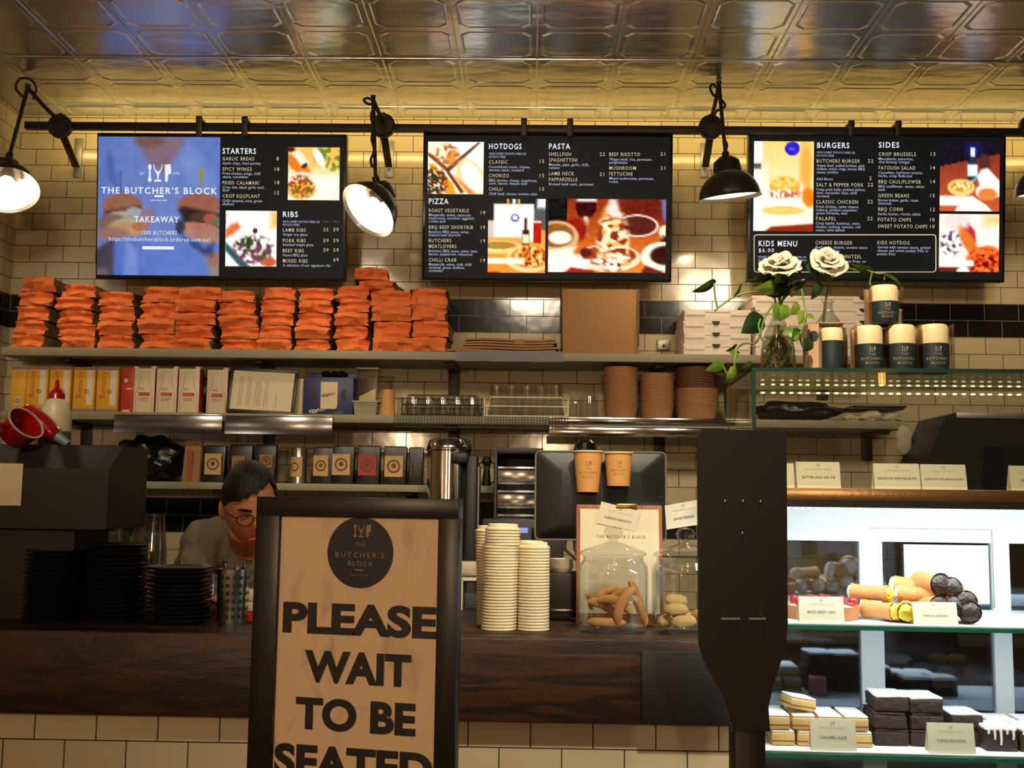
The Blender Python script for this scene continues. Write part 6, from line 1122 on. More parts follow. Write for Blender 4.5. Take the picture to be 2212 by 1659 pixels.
def slice_(label, px, y, w_, d, h, z, base, top, group, name, az=0, layers=1, rag=.0):
    t = thing(name, label, 'cake', W(ct(px, 1570, y), y, zl+.0006+z), group, cR+az)
    b = B().box((0, 0, h*.42), (w_, d, h*.82), .003)
    bmesh.ops.subdivide_edges(b.bm, edges=b.bm.edges[:], cuts=2, use_grid_fill=True)
    for v in b.bm.verts: v.co += V((NZ.noise(v.co*60+V((px, 0, 0))), NZ.noise(v.co*60+V((0, px, 0))), 0))*rag
    b.out('cake_body', base, t)
    if layers == 2: B().box((0, 0, h*.3), (w_+.001, d+.001, h*.12), .001).out('caramel_layer', mat('caramel_layer', rgb(150, 86, 34), .5), t)
    b = B().box((0, 0, h*.91), (w_*.98, d*.98, h*.18), .003); bmesh.ops.subdivide_edges(b.bm, edges=b.bm.edges[:], cuts=2, use_grid_fill=True)
    for v in b.bm.verts: v.co += V((NZ.noise(v.co*70+V((px, 3, 0))), NZ.noise(v.co*70+V((3, px, 0))), .3*NZ.noise(v.co*50)))*rag*1.4
    b.out('topping', top, t); return t
n = 0
for row_, (z, xs_) in enumerate(((0, (1682, 1736, 1790, 1845)), (.036, (1672, 1726, 1782, 1838)))):
    for k, px in enumerate(xs_): slice_('caramel slice, %s of the %s row' % (('leftmost', 'second', 'third', 'rightmost')[k], ('bottom', 'upper')[row_]), px, .15, .0535, .12, .0345, z, sponge, icing, 'caramel slices', 'caramel_slice', 0, 2)
t_ = slice_('caramel slice lying tilted on top of the caramel slice rows', 1722, .14, .062, .07, .03, .078, sponge, icing, 'caramel slices', 'caramel_slice', .2, 2); t_.rotation_euler = (0, .16, cR+.2)
t_ = slice_('brownie block, bottom left of the dark stack', 1912, .17, .078, .11, .038, 0, brown, brown, 'brownies', 'brownie', 0, 1, .003)
for k, (px, z, tp, nm) in enumerate(((1990, 0, brown, 'bottom right'), (1910, .039, brown, 'middle left'), (1988, .039, brown, 'middle right'), (1916, .078, icing, 'sugar-topped upper left'), (1988, .076, icing, 'sugar-topped upper right'))): slice_('brownie block, %s of the dark stack' % nm, px, .17, .076, .11, .037, z, brown, tp, 'brownies', 'brownie', .03*(k % 3-1), 1, .003)
for k, (px, z, nm) in enumerate(((2068, 0, 'lower one behind its card'), (2072, .039, 'sugar-topped one behind its card'))): slice_('brownie right of the dark stack, '+nm, px, .18, .074, .10, .037, z, brown, icing if z else brown, 'brownies', 'brownie', .06, 1, .003)
for k, (px, y) in enumerate(((2148, .13), (2222, .13), (2150, .22), (2225, .22))):
    t_ = slice_('chocolate slice with dripping white icing, %s' % ('front left', 'front right', 'rear left', 'rear right')[k], px, y, .072, .085, .055, .0, chocm, icing, 'iced chocolate slices', 'iced_slice', 0, 1, .002)
    if y < .2:
        for q in range(5): x = -.03+q*.014; l_ = .012+.012*((q*7) % 3); B().tube([(x, -.0435, .05), (x+.001, -.0445, .05-l_*.6), (x, -.0445, .05-l_)], [.003, .0026, .002], 6).out('icing_drip', icing, t_)
pk = mat('pink_sponge', rgb(206, 120, 120), .8, noise=.2, nscale=60); slice_('pink cake piece half hidden behind the brownie stack', 1872, .27, .05, .06, .05, 0, pk, pk, 'pink cake', 'pink_cake', .2, 1, .003)
for k in range(5): one(B().blob((0, 0, .048), (.072, .06, .034), 3, .3, 2.5, k+20), 'paper_wrapped_roll', mat('blue_white_paper', rgb(196, 202, 216), .7), 'white paper wrapped roll on the case floor, %s' % ('far left', 'second from left', 'third from left', 'fourth from left', 'far right')[k], 'roll', W(.13+k*.18, .2, zb0+.0087), 'wrapped rolls under the lower shelf')
# pale cookies on a dark tray behind the case
t = thing('cookie_rack', 'dark tray rack behind the case holding pale cookies', 'rack', W(hx(2065), .78, 0)); zk = L_(2060, 1490, .78)[1]
B().box((0, 0, zk-.006), (.26, .2, .012), .002).box((0, .09, zk/2+.08), (.24, .012, zk+.2), .002).box((0, 0, zk/2-.006), (.24, .18, zk-.014)).out('tray_stand', mb, t)
for k, (px, py) in enumerate(((2030, 1470), (2068, 1472), (2110, 1475), (2045, 1450), (2090, 1452), (2028, 1420), (2068, 1415))):
    x, z = L_(px, py, .75); row3 = 0 if k < 3 else 1 if k < 5 else 2; c = W(x, .74+.01*row3, zk+.019+.036*row3); o = one(B().blob((0, 0, 0), (.028, .024, .017), 2, .15, 2, k), 'pale_cookie', cook2, 'pale cookie on the dark tray behind the case, %s' % ('bottom left', 'bottom centre', 'bottom right', 'middle left', 'middle right', 'top left', 'top right')[k], 'cookie', c, 'pale cookies behind the case')
# ---------------------------------------------------------------- things seen behind / through the case
c, w_, h_ = rect(1632, 862, 1838, 908, 4.68); one(B().blob((0, 0, h_/2), (w_*.46, .1, h_*.5), 4, .3, 2.2, 12), 'black_bag_bundle', binb, 'dark bundle of black bags at the right end of the middle shelf', 'bag', (c.x-.02, 4.72, ZS2))
wpap = mat('crumpled_white_paper', rgb(186, 176, 150), .7)
for k, (px, s, dz) in enumerate(((1838, .028, 0), (1880, .04, 0), (1925, .034, 0))): one(B().blob((0, 0, s*.62), (s*1.3, s, s*.62), 3, .35, 3, 30+k), 'crumpled_paper', wpap, 'crumpled white paper lump on the middle shelf end, %s' % ('left', 'middle', 'right')[k], 'paper', (P(px, 905, 4.66).x, 4.66, ZS2), 'crumpled papers')
b = B().box((0, .1, .004), (.24, .18, .008), .002).box((.02, .09, .013), (.22, .17, .008), .002); one(b, 'magazine_pile', mat('dark_print_cover', rgb(52, 40, 40), .5), 'dark flat booklet pile lying over the crumpled papers', 'booklet', (P(1890, 870, 4.64).x, 4.62, ZS2+.052))
p = P(1945, 918, 4.60); one(B().blob((0, 0, -.06), (.03, .012, .06), 3, .3, 4, 5).tube([(0, 0, -.02), (0, .01, .0), (0, .03, .008)], .003, 6), 'hanging_cloth', wpap, 'pale cloth hanging off the right end of the middle shelf', 'cloth', (p.x, SY-.016, ZS2-.02))
t = thing('grill_press', 'dark dome-topped grill press on the back bench seen through the case', 'grill', (P(2160, 1000, 4.3).x, 4.3, ZB)); zt_ = P(2160, 892, 4.3).z-ZB; w_ = P(2330, 950, 4.3).x-P(2012, 950, 4.3).x
prof = [(-w_/2, .0), (-w_/2, zt_*.78), (-w_/2+.02, zt_*.83), (-w_*.36, zt_*.985), (-w_*.28, zt_), (w_*.4, zt_), (w_/2, zt_*.85), (w_/2, 0)]; B().poly([(x, 0, z) for x, z in prof], (0, .3, 0)).out('grill_body', mat('charcoal_metal', rgb(44, 44, 42), .4, .3), t, smooth=False)
B().box((.04, -.003, zt_-.012), (w_*.72, .012, .024), .003).out('grey_trim', galv, t); B().box((w_*.12, -.004, zt_*.72), (w_*.5, .006, zt_*.25), .002).out('window_panel', mat('dark_glass_panel', rgb(30, 34, 40), .08), t)
p = P(1592, 915, 4.66); pr = None
for k in range(7):
    loc = (p.x, 4.66, ZS2+k*.016); lb = 'clear plastic tub, %s in the stack right of the brown bowls' % updown(k, 7)
    if pr is None: pr = one(B().lathe([(0, 0), (.046, 0), (.055, .058), (.058, .060), (.058, .064), (.0535, .062), (.0445, .003), (0, .003)], 28), 'clear_tub', glass('ribbed_clear', (.86, .88, .84, 1), 1.6, .06, .05), lb, 'tub', loc, 'stacked clear tubs')
    else: dup(pr, loc, lb)
# ---------------------------------------------------------------- boxed cups on top of the case
crm = mat('cream_ceramic', rgb(226, 204, 158), .45); nvy = mat('dark_teal_wrap', rgb(28, 40, 44), .5, noise=.1, nscale=40); pinkc = mat('pale_box_card', rgb(196, 166, 132), .65); tan_ink = mat('faint_gold_print', rgb(150, 140, 110), .5)
def boxed(label, px0, px1, pt, pb, y, zb_, plain=False, cream=.40):
    a, e = L_(px0, pb, y), L_(px1, pb, y); w_ = e[0]-a[0]; h = L_((px0+px1)/2, pt, y)[1]-zb_; r = w_*.47
    t = thing('ceramic_cup', label, 'cup', W((a[0]+e[0])/2, y+r, zb_), 'navy and cream cups on the display case', cR)
    hb = h*(1-cream); B().lathe([(0, 0), (r*.82, 0), (r*.93, .006), (r*.985, hb*.4), (r, hb), (0, hb)], 40).out('navy_wrap', nvy, t)
    B().lathe([(r*.995, hb), (r, hb+.001), (r*.985, h-.012), (r*.93, h-.003), (r*.85, h), (0, h)], 40).out('cream_body', crm, t)
    d = 2*r; b = B().box((0, r*1.06+.0, h*.5), (w_, .002, h*.99)); b.out('box_back', pinkc, t, smooth=False)
    for s in (-1, 1): B().box((s*w_/2, .0, h*.5), (.0016, d*.98, h*.99)).out('box_side', glass('box_acetate', (.92, .88, .82, 1), 1.5, .05, .06), t, smooth=False)
    if not plain:
        f = lambda x, yy, z: V(((r+.0008)*math.sin(x/r), -(r+.0008)*math.cos(x/r), yy)); b = B(); brand(b, f, hb*.42, h*.055); b.out('cup_lettering', tan_ink, t, smooth=False)
    return t, h
ztop = zt+.0005
_, hA = boxed('navy and cream cup in a clear box, left of the bottom three', 1853, 1918, 701, 787, .06, ztop); _, hB = boxed('navy and cream cup in a clear box, middle of the bottom three', 1921, 1991, 699, 788, .06, ztop); boxed('navy and cream cup in a clear box, right of the bottom three', 1994, 2063, 698, 788, .06, ztop)
boxed('navy and cream cup in a clear box stacked above the other three', 1885, 1953, 613, 701, .06, ztop+max(hA, hB)+.001, cream=.42)
t, h = boxed('smaller navy and cream cup beside an open kraft box with a round logo', 1776, 1830, 706, 788, .05, ztop, True, .3)
a, e = L_(1754, 788, .05), L_(1836, 788, .05); hb = L_(1790, 694, .05)[1]-ztop; t = thing('gift_box', 'open kraft gift box with a dark round logo in front of the right vase', 'box', W((a[0]+e[0])/2, .118, ztop), rz=cR); w_ = e[0]-a[0]
kl_ = mat('kraft_box', rgb(176, 142, 104), .7); B().box((-w_/2+.012, -.035, hb/2), (.026, .0016, hb)).box((-w_/2, -.002, hb/2), (.0016, .066, hb)).box((0, .03, hb/2), (w_, .0016, hb)).out('box_panels', kl_, t, smooth=False); B().box((w_*.1, -.004, hb+.002), (w_*.8, .066, .0016)).out('box_lid', kl_, t, smooth=False)
B().lathe([(0, 0), (.0105, 0), (.0105, .0006), (0, .0006)], 24, mtx=M.Translation((-w_/2+.0125, -.0363, hb*.74)) @ M.Rotation(PI/2, 4, 'X') @ M.Diagonal((1, 1.25, 1, 1))).out('round_logo', nvy, t, smooth=False)
# ---------------------------------------------------------------- vases
vg = glass('vase_glass', (.90, .93, .90, 1), 1.5, .02, .03); water = glass('vase_water', (.80, .84, .74, 1), 1.33, .03)
def vase(name, label, px, y, prof):
    x, _ = L_(px, 788, y); t = thing(name, label, 'vase', W(x, y, ztop)); b = B().lathe(prof+[(max(0, r-.002), z) for r, z in reversed(prof[2:])], 40); b.out('vase_glass', vg, t); return t
s_ = lambda px, y: L_(1700, px, y)[1]-ztop
V1 = vase('glass_vase', 'conical clear glass vase of rooted vine on the left of the case top', 1681, .12, [(0, .001), (.036, .001), (.043, .008), (.0435, .03), (.041, .06), (.034, .095), (.022, .122), (.013, .14), (.0115, .165), (.016, .172)])
V2 = vase('glass_vase', 'round-shouldered clear glass vase holding the white rose stem', 1791, .21, [(0, .001), (.042, .001), (.047, .008), (.047, .085), (.046, .105), (.040, .125), (.028, .146), (.016, .163), (.012, .175), (.0115, .19), (.017, .197)])
b = B().lathe([(0, .003), (.040, .004), (.0415, .03), (.039, .058), (.033, .09), (0, .09)], 32); b.out('water', water, V1)
rt = mat('tangled_roots', rgb(116, 96, 52), .8, noise=.3, nscale=60); b = B(); rnd = random.Random(3)
for k in range(46):
    a0 = rnd.random()*6.28; pts = [V((.006*math.cos(a0), .006*math.sin(a0), .12))]
    for q in range(5): a0 += rnd.uniform(-.9, .9); r = .010+.026*min(1, q/2.5); pts.append(V((r*math.cos(a0)*rnd.uniform(.6, 1.1), r*math.sin(a0)*rnd.uniform(.6, 1.1), .105-.022*q+rnd.uniform(-.006, .006))))
    b.tube(pts, .0016, 5)
b.out('roots', rt, V1)
b = B().lathe([(0, .003), (.044, .004), (.0445, .085), (.044, .104), (0, .104)], 32); b.out('water', glass('dark_water', (.62, .58, .46, 1), 1.33, .03), V2)
# ---------------------------------------------------------------- vine and roses
def leaf_mat(n, c1, c2):
    m = bpy.data.materials.new(n); m.use_nodes = True; N, L = nt(m); bb = N['Principled BSDF']; tc = N.new('ShaderNodeTexCoord'); nz = N.new('ShaderNodeTexNoise'); nz.inputs['Scale'].default_value = 26; L.new(tc.outputs['Object'], nz.inputs['Vector']); rp = N.new('ShaderNodeValToRGB'); rp.color_ramp.elements[0].position = .4; rp.color_ramp.elements[0].color = c1; rp.color_ramp.elements[1].position = .66; rp.color_ramp.elements[1].color = c2; L.new(nz.outputs[0], rp.inputs[0]); L.new(rp.outputs[0], bb.inputs['Base Color']); bb.inputs['Roughness'].default_value = .35; bb.inputs['Subsurface Weight'].default_value = 0; return m
lf1 = leaf_mat('leaf_mid_green', rgb(58, 92, 34), rgb(96, 124, 44)); lf2 = leaf_mat('leaf_dark_green', rgb(32, 56, 26), rgb(52, 80, 36)); lf3 = leaf_mat('leaf_bright_green', rgb(96, 136, 44), rgb(160, 176, 70)); stm = mat('green_stem', rgb(96, 116, 48), .5)
z3 = lambda x, y, d: W(*(lambda a: (a[0], d, a[1]))(L_(1480+x/4.608, 540+y/4.608, d)))
pl = thing('trailing_vine', 'heart-leaved green vine growing from the conical vase and trailing over the case', 'plant', W(L_(1681, 700, .12)[0], .12, ztop+.12)); PL = pl.location.copy()
def leaf(parent, base, tip, wd, m, d0=.12, d1=None, tilt=.5, curl=.25, name='leaf'):
    p = z3(*base, d0)-parent.location; q = z3(*tip, d0-.02 if d1 is None else d1)-parent.location; ln = (q-p).length; ax = (q-p).normalized(); vdir = V((0, -1, 0)); sd = ax.cross(vdir).normalized(); nr = sd.cross(ax).normalized(); sd = (sd*math.cos(tilt)+nr*math.sin(tilt)); nr = ax.cross(sd).normalized()
    if nr.y > 0: nr = -nr
    b = B()
    def f(u, v):
        t_ = v; w = wd*ln*.5*(math.sin(min(1, t_*1.02)**.62*PI)**.85)*(1 if t_ < .98 else .3); s = u*2-1; back = -.10*ln*abs(s)*(1-t_)**3
        return p+ax*(ln*t_+back)+sd*(w*s)+nr*(-.18*abs(s)*w+curl*ln*.35*math.sin(t_*PI)-.10*ln*t_*t_)
    b.grid(8, 12, f); r = bmesh.ops.solidify(b.bm, geom=b.bm.faces[:], thickness=.0006); b.out(name, m, parent, ang=60)
for base, tip, wd, m, d0, tl in (((290, 320), (75, 430), .45, lf1, .10, .9), ((560, 350), (492, 470), .4, lf1, .12, 1.0), ((860, 240), (590, 330), .26, lf1, .14, .7), ((935, 350), (690, 395), .52, lf3, .10, .5), ((1025, 175), (905, 330), .75, lf2, .08, .3), ((1040, 300), (880, 480), .6, lf2, .11, .4), ((1190, 300), (1050, 400), .5, lf2, .13, .6), ((900, 330), (730, 290), .5, lf2, .15, .4), ((760, 675), (568, 825), .80, lf2, .06, .2), ((930, 545), (900, 705), .65, lf3, .04, .35), ((1015, 560), (955, 700), .7, lf3, .03, .3), ((1130, 555), (1045, 640), .7, lf3, .05, .4), ((1175, 615), (1140, 735), .72, lf3, .04, .3), ((1205, 640), (1285, 690), .7, lf3, .05, .4), ((1050, 780), (1120, 905), .75, lf3, .03, .2), ((1140, 800), (1065, 910), .7, lf1, .03, .3), ((1250, 900), (1185, 1010), .75, lf2, .05, .3), ((510, 950), (408, 1015), .38, lf1, .08, .9), ((490, 1000), (525, 1095), .85, lf3, .07, .3), ((375, 1130), (212, 1200), .55, lf3, .05, .3), ((500, 1180), (415, 1290), .62, lf3, .05, .4), ((655, 1130), (550, 1195), .5, lf1, .02, .6), ((1030, 240), (940, 170), .5, lf2, .13, .5), ((960, 430), (820, 465), .3, lf2, .1, .8)): leaf(pl, base, tip, wd, m, d0, None, tl)
def vine(pts, r=.0024, par=None, m=None):
    par = par or pl; p = [z3(x, y, d)-par.location for x, y, d in pts]; sm = []
    for k in range(len(p)-1):
        p0, p1, p2, p3 = p[max(k-1, 0)], p[k], p[k+1], p[min(k+2, len(p)-1)]
        for s in range(5): u = s/5; sm.append(.5*((2*p1)+(p2-p0)*u+(2*p0-5*p1+4*p2-p3)*u*u+(3*p1-p0-3*p2+p3)*u**3))
    sm.append(p[-1]); B().tube(sm, r, 7).out('stem', m or stm, par)
for v_ in ([(930, 640, .12), (930, 470, .12), (800, 420, .12), (650, 420, .11), (500, 460, .11), (370, 545, .10), (290, 610, .10)], [(320, 570, .10), (300, 480, .10), (285, 330, .10)], [(540, 460, .11), (552, 400, .12), (560, 350, .12)], [(915, 600, .12), (890, 470, .11), (870, 390, .10)], [(940, 600, .12), (960, 430, .12), (1060, 330, .10), (1190, 295, .10)], [(925, 600, .12), (990, 440, .12), (1040, 300, .1), (1030, 200, .09)], [(920, 560, .10), (960, 560, .05), (1010, 560, .03)], [(890, 530, .10), (800, 660, .04), (740, 860, .03), (690, 930, .04), (590, 930, .05), (520, 985, .06), (495, 1090, .05), (492, 1180, .05)], [(495, 1150, .05), (430, 1240, .05), (375, 1150, .05)], [(1160, 390, .1), (1185, 540, .05), (1200, 640, .04), (1170, 780, .03), (1150, 900, .04), (1180, 970, .05)], [(1200, 700, .04), (1140, 840, .03), (1060, 790, .03)], [(960, 800, .12), (1000, 780, .09), (870, 910, .10), (830, 950, .11)], [(770, 900, .03), (730, 760, .04), (750, 690, .05)], [(1130, 400, .11), (1060, 460, .11), (1050, 400, .11), (1110, 370, .11)]): vine(v_)
pet = mat('white_petal', rgb(246, 238, 218), .6)
def rose(label, cx, cy, rx, d, tilt, stem, leaves):
    c = z3(cx, cy, d); t = thing('white_rose', label, 'flower', c, 'white roses'); R = 1.16*(z3(cx+rx, cy, d)-c).length; b = B(); rnd = random.Random(cx)
    T = M.Rotation(tilt[0], 4, 'X') @ M.Rotation(tilt[1], 4, 'Y')
    for ring_, (n, r0, r1, h0, h1) in enumerate(((5, .08, .28, .0, .45), (6, .16, .48, -.06, .42), (7, .25, .75, -.16, .28), (8, .3, .98, -.24, .06))):
        for k in range(n):
            a = 2*PI*k/n+ring_*.5+rnd.uniform(-.15, .15); wd = 1.25*PI/n*1.35; hh = h1+rnd.uniform(-.08, .08); rr1 = r1*rnd.uniform(.9, 1.08); ph = rnd.random()*6
            def f(u, v, a=a, wd=wd, hh=hh, rr1=rr1, ph=ph):
                s = u*2-1; vv = v; wid = wd*(.35+.65*math.sin(min(1, vv*.62+.12)*PI)); ang = a+s*wid; r = r0+(rr1-r0)*vv**1.15-.10*rr1*s*s*vv; z = h0+(hh-h0)*math.sin(vv*PI*.58)/math.sin(PI*.58)-.12*vv*vv*s*s+.05*math.sin(4*s+ph)*vv*vv
                return T @ V((r*math.cos(ang)*R, r*math.sin(ang)*R, z*R))
            b.grid(6, 6, f)
    bmesh.ops.solidify(b.bm, geom=b.bm.faces[:], thickness=.0007); b.out('bloom', pet, t, ang=70)
    vine(stem, .003, t, mat('rose_stem', rgb(72, 78, 40), .6))
    for base, tip, wd, m, d0, tl in leaves: leaf(t, base, tip, wd, m, d0, None, tl)
rose('white rose drooping left above the conical vase', 945, 160, 200, .10, (.62, -.18), [(950, 220, .12), (990, 330, .14), (1030, 420, .16), (960, 520, .14), (940, 700, .12)], [((1110, 180), (1160, 250), .4, lf2, .12, .5)])
rose('white rose standing upright above the round-shouldered vase', 1420, 120, 180, .18, (.95, .1), [(1420, 170, .19), (1435, 300, .20), (1410, 440, .21), (1385, 620, .21), (1370, 800, .21)], [((1340, 330), (1265, 490), .55, lf2, .19, .3), ((1240, 140), (1330, 290), .7, lf2, .2, .4), ((1860, 215), (1655, 150), .4, lf1, .2, .7), ((1990, 235), (2165, 345), .4, lf1, .18, .8)])
par = C.objects[-1].parent
vine([(1440, 330, .2), (1560, 180, .2), (1700, 200, .2), (1850, 215, .19), (1838, 330, .18), (1880, 430, .17)], .002, par); vine([(1850, 215, .19), (1925, 235, .18), (1990, 235, .18), (1980, 300, .18)], .002, par)
# ---------------------------------------------------------------- person behind the counter
def metab(els, vox=.008, mats=None, sub=0):
    mb_ = bpy.data.metaballs.new('m'); mb_.resolution = vox; mb_.threshold = .25; ob = bpy.data.objects.new('m', mb_); C.objects.link(ob)
    for e in els:
        q = mb_.elements.new(type='BALL'); q.co = e[0]; q.radius = e[1]*1.75
        if len(e) > 2: q.type = 'ELLIPSOID'; q.size_x, q.size_y, q.size_z = e[2]; q.radius = e[1]*1.4
    dg_ = bpy.context.evaluated_depsgraph_get(); dg_.update(); me = bpy.data.meshes.new_from_object(ob.evaluated_get(dg_)); bpy.data.objects.remove(ob); return me
skin = mat('warm_skin', rgb(176, 116, 82), .5, noise=.06, nscale=30); shirt_m = mat('grey_shirt', rgb(104, 96, 78), .85, noise=.12, nscale=20, bump=.3, bscale=40); hairm = mat('black_hair', rgb(12, 10, 9), .5, spec=.3, noise=.3, nscale=60, bump=.5, bscale=160, stretch=(1, 1, .2))
HC = P(540, 1090, 3.27)                 # head centre
man = thing('person', 'person with short black hair and glasses bending forward behind the counter in a grey shirt', 'person', (HC.x-.12, 3.74, 0)); MO = man.location
LC = lambda v: V(v)-MO
def limb(pts, seg=14, name='x'): return pts
def loft(b, pts, mi=0, seg=20):
    """smooth limb through (point, rx, ry) sections"""
    P_ = [LC(p[0]) for p in pts]; sm = []; rs = []
    for k in range(len(P_)-1):
        p0, p1, p2, p3 = P_[max(k-1, 0)], P_[k], P_[k+1], P_[min(k+2, len(P_)-1)]
        for s in range(5): u = s/5; sm.append(.5*((2*p1)+(p2-p0)*u+(2*p0-5*p1+4*p2-p3)*u*u+(3*p1-p0-3*p2+p3)*u**3)); rs.append(pts[k][1]*(1-u)+pts[k+1][1]*u)
    sm.append(P_[-1]); rs.append(pts[-1][1]); return b.tube(sm, rs, seg)
hip = V((HC.x-.10, 3.82, .98)); neck = V((HC.x-.045, 3.44, HC.z-.12)); shL = P(458, 1168, 3.45); shR = V((HC.x+.17, 3.50, HC.z-.10)); elL = P(402, 1262, 3.34); elR = V((HC.x+.26, 3.42, HC.z-.30)); haL = V((HC.x-.02, 3.12, ZK+.057)); haR = V((HC.x+.16, 3.14, ZK+.057))
body = B(); loft(body, [(hip, .13), ((hip+neck)/2+V((0, .04, .05)), .135), (neck+V((0, .05, -.07)), .10), (neck, .058), (HC+V((-.01, .03, -.06)), .062)])
for sh, el, ha in ((shL, elL, haL), (shR, elR, haR)): loft(body, [(neck+V((0, .06, -.09)), .075), (sh, .064), ((sh+el)/2, .052), (el, .042), ((el+ha)/2, .036), (ha, .027)])
for s in (-1, 1): loft(body, [(hip+V((s*.06, .0, .02)), .1), (hip+V((s*.10, .02, -.06)), .098), (V((hip.x+s*.11, 3.84, .50)), .062), (V((hip.x+s*.12, 3.88, .28)), .056), (V((hip.x+s*.12, 3.88, .06)), .042), (V((hip.x+s*.12, 3.76, .035)), .034)])
# head: facing down and toward the right, built in its own axes then placed
HM = M.Translation(LC(HC)) @ M.Rotation(math.radians(26), 4, 'Z') @ M.Rotation(math.radians(24), 4, 'X') @ M.Rotation(math.radians(-7), 4, 'Y')
def headfn(p):
    x, y, z = p; q = V((x*.078, y*.098, z*.122))
    if z < 0: q.x *= 1-.22*(-z)**1.5; q.y *= (1-.12*(-z)) if y > 0 else 1
    if y < 0:
        fr = max(0, -y)
        q.y -= .022*math.exp(-(x/.16)**2-((z+.18)/.20)**2)*fr                       # nose
        q.y -= .006*math.exp(-(x/.30)**2-((z+.52)/.09)**2)*fr                       # lips
        q.y -= .010*math.exp(-(x/.30)**2-((z+.86)/.16)**2)*fr                       # chin
        for s in (-1, 1):
            q.y += .011*math.exp(-((x-s*.40)/.20)**2-((z-.03)/.12)**2)*fr           # eye sockets
            q.y -= .005*math.exp(-((x-s*.40)/.26)**2-((z-.19)/.07)**2)*fr           # brows
            q.y -= .006*math.exp(-((x-s*.52)/.2)**2-((z+.25)/.18)**2)*fr            # cheeks
    return q
body.blob((0, 0, 0), (1, 1, 1), 5, fn=headfn, mtx=HM)
for s in (-1, 1): body.blob((0, 0, 0), (.012, .022, .034), 3, mtx=HM @ M.Translation((s*.079, .012, -.012)) @ M.Rotation(s*.3, 4, 'Z'))
# hands: palm, four curled fingers and a thumb each
for ha, s in ((haL, 1), (haR, -1)):
    hm = M.Translation(LC(ha)) @ M.Rotation(s*-.5, 4, 'Z'); body.blob((0, -.045, -.008), (.04, .05, .016), 3, mtx=hm)
    for k in range(4):
        x = (k-1.5)*.019*s; ln = (.07, .078, .074, .058)[k]; b_ = [V((x, -.08, -.006)), V((x*1.1, -.08-ln*.45, -.002)), V((x*1.15, -.08-ln*.8, -.012)), V((x*1.15, -.08-ln, -.024))]; body.tube([hm @ p for p in b_], [.0095, .009, .0082, .006], 8)
    body.tube([hm @ p for p in (V((-.03*s, -.02, -.008)), V((-.055*s, -.045, -.008)), V((-.06*s, -.075, -.012)), V((-.055*s, -.095, -.018)))], [.013, .011, .0095, .007], 8)
bo = body.out('body', skin, man); md = bo.modifiers.new('r', 'REMESH'); md.mode = 'VOXEL'; md.voxel_size = .0055; md.use_smooth_shade = True
dg_ = bpy.context.evaluated_depsgraph_get(); dg_.update(); me = bpy.data.meshes.new_from_object(bo.evaluated_get(dg_)); bo.modifiers.clear(); bo.data = me; me.materials.clear(); me.materials.append(skin); me.shade_smooth()
# hair cap following the skull
hb_ = B()
def hairfn(p):
    q = headfn(p); k = 1.09+.04*max(0, p.z)+.02*NZ.noise(p*5); return V((q.x*k, q.y*k, q.z*k))
hb_.blob((0, 0, 0), (1, 1, 1), 5, fn=hairfn)
rm = [v for v in hb_.bm.verts if (lambda x, y, z: (y < -.045 and z < .072+.5*x+.015*NZ.noise(V((x*40, 0, 1)))) or (y < .01 and z < .018) or z < -.045-.0*y)(*v.co)]
bmesh.ops.delete(hb_.bm, geom=rm, context='VERTS'); bmesh.ops.solidify(hb_.bm, geom=hb_.bm.faces[:], thickness=.006); bmesh.ops.transform(hb_.bm, matrix=HM, verts=hb_.bm.verts); hb_.out('hair', hairm, man)
gb = B()
for s in (-1, 1):
    gb.tube([HM @ V((s*.031+.024*math.cos(a*PI/10), -.107+.006*abs(math.cos(a*PI/10))*(1 if s*math.cos(a*PI/10) > 0 else .3), .002+.0175*math.sin(a*PI/10))) for a in range(20)], .0017, 6, closed=True)
    gb.tube([HM @ V(p) for p in ((s*.055, -.101, .008), (s*.078, -.06, .010), (s*.083, .0, .006), (s*.083, .02, -.006))], .0016, 6)
gb.tube([HM @ V(p) for p in ((-.008, -.108, .006), (0, -.112, .009), (.008, -.108, .006))], .0016, 6).out('glasses', blk2, man)
for s in (-1, 1):
    B().blob((0, 0, 0), (.010, .010, .007), 2, mtx=HM @ M.Translation((s*.031, -.083, .001))).out('eye', mat('eye_white', rgb(120, 78, 56), .5), man)
    B().tube([HM @ V((s*(.012+.009*k), -.101+.0022*k*k*.5, .026+.003*math.sin(k*.8))) for k in range(5)], [.003, .004, .004, .0035, .002], 6).out('eyebrow', hairm, man)
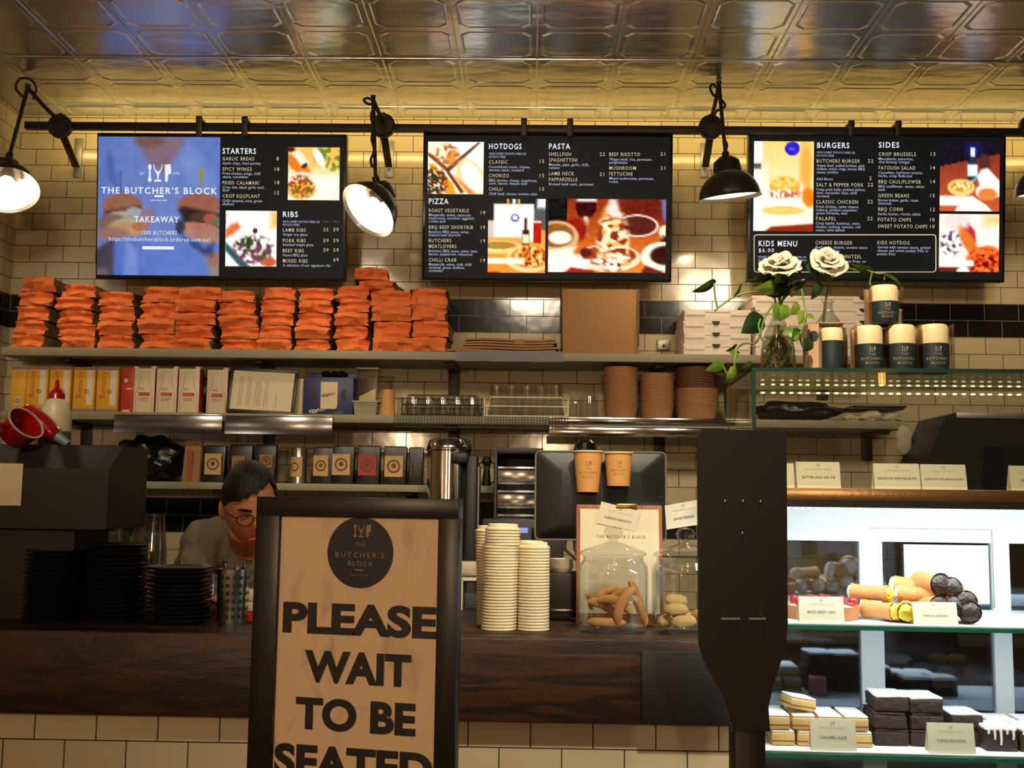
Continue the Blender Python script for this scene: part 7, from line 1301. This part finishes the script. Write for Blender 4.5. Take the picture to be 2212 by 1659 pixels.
B().tube([HM @ V((x, -.1005+.5*x*x*8, -.064-.6*x*x*4)) for x in (-.022, -.012, 0, .012, .022)], [.0015, .004, .0045, .004, .0015], 8).out('lips', mat('lip_skin', rgb(150, 82, 68), .4), man)
# shirt over torso and arms to the wrists
sb = B(); loft(sb, [(hip+V((0, 0, -.06)), .150), ((hip+neck)/2+V((0, .04, .05)), .160), (neck+V((0, .06, -.09)), .120), (neck+V((0, .02, -.03)), .074)], seg=24)
for sh, el, ha in ((shL, elL, haL), (shR, elR, haR)): loft(sb, [(neck+V((0, .07, -.10)), .095), (sh, .082), ((sh+el)/2, .066), (el, .054), ((el+ha)/2, .047), (el*.15+ha*.85, .040)], seg=20)
so = sb.out('shirt', shirt_m, man); md = so.modifiers.new('r', 'REMESH'); md.mode = 'VOXEL'; md.voxel_size = .008; dg_ = bpy.context.evaluated_depsgraph_get(); dg_.update(); me = bpy.data.meshes.new_from_object(so.evaluated_get(dg_)); so.modifiers.clear()
for v in me.vertices: v.co += v.normal*(.010*NZ.noise(V((v.co.x*14, v.co.y*10, v.co.z*22)))+.005*NZ.noise(v.co*45))
so.data = me; me.materials.clear(); me.materials.append(shirt_m); me.shade_smooth()
B().tube([LC(neck+V((.062*math.cos(a*PI/8), .02+.06*math.sin(a*PI/8), -.012-.02*math.sin(a*PI/8)))) for a in range(16)], .012, 8, closed=True).out('collar', shirt_m, man)
tr_ = B()
for s in (-1, 1): loft(tr_, [(hip+V((s*.06, 0, .0)), .118), (hip+V((s*.10, .02, -.08)), .112), (V((hip.x+s*.11, 3.84, .50)), .078), (V((hip.x+s*.12, 3.88, .10)), .062)])
tr_.out('trousers', mat('dark_cloth', rgb(34, 32, 32), .8), man)

p = P(590, 1300, 3.12); t = thing('added_red_glow_box', 'small card terminal with a red lit display on the counter behind the sign', 'terminal', (p.x, 3.12, ZK)); t.rotation_euler = (0, 0, .35)  # added out of sight so its red glow lights the person's face
B().box((0, 0, .02), (.08, .15, .04), .008).out('glow_box_body', dkm, t); B().box((0, .02, .041), (.06, .07, .002), .0005).out('red_face_glow', glow('red_face_glow', rgb(255, 40, 24), 6), t)
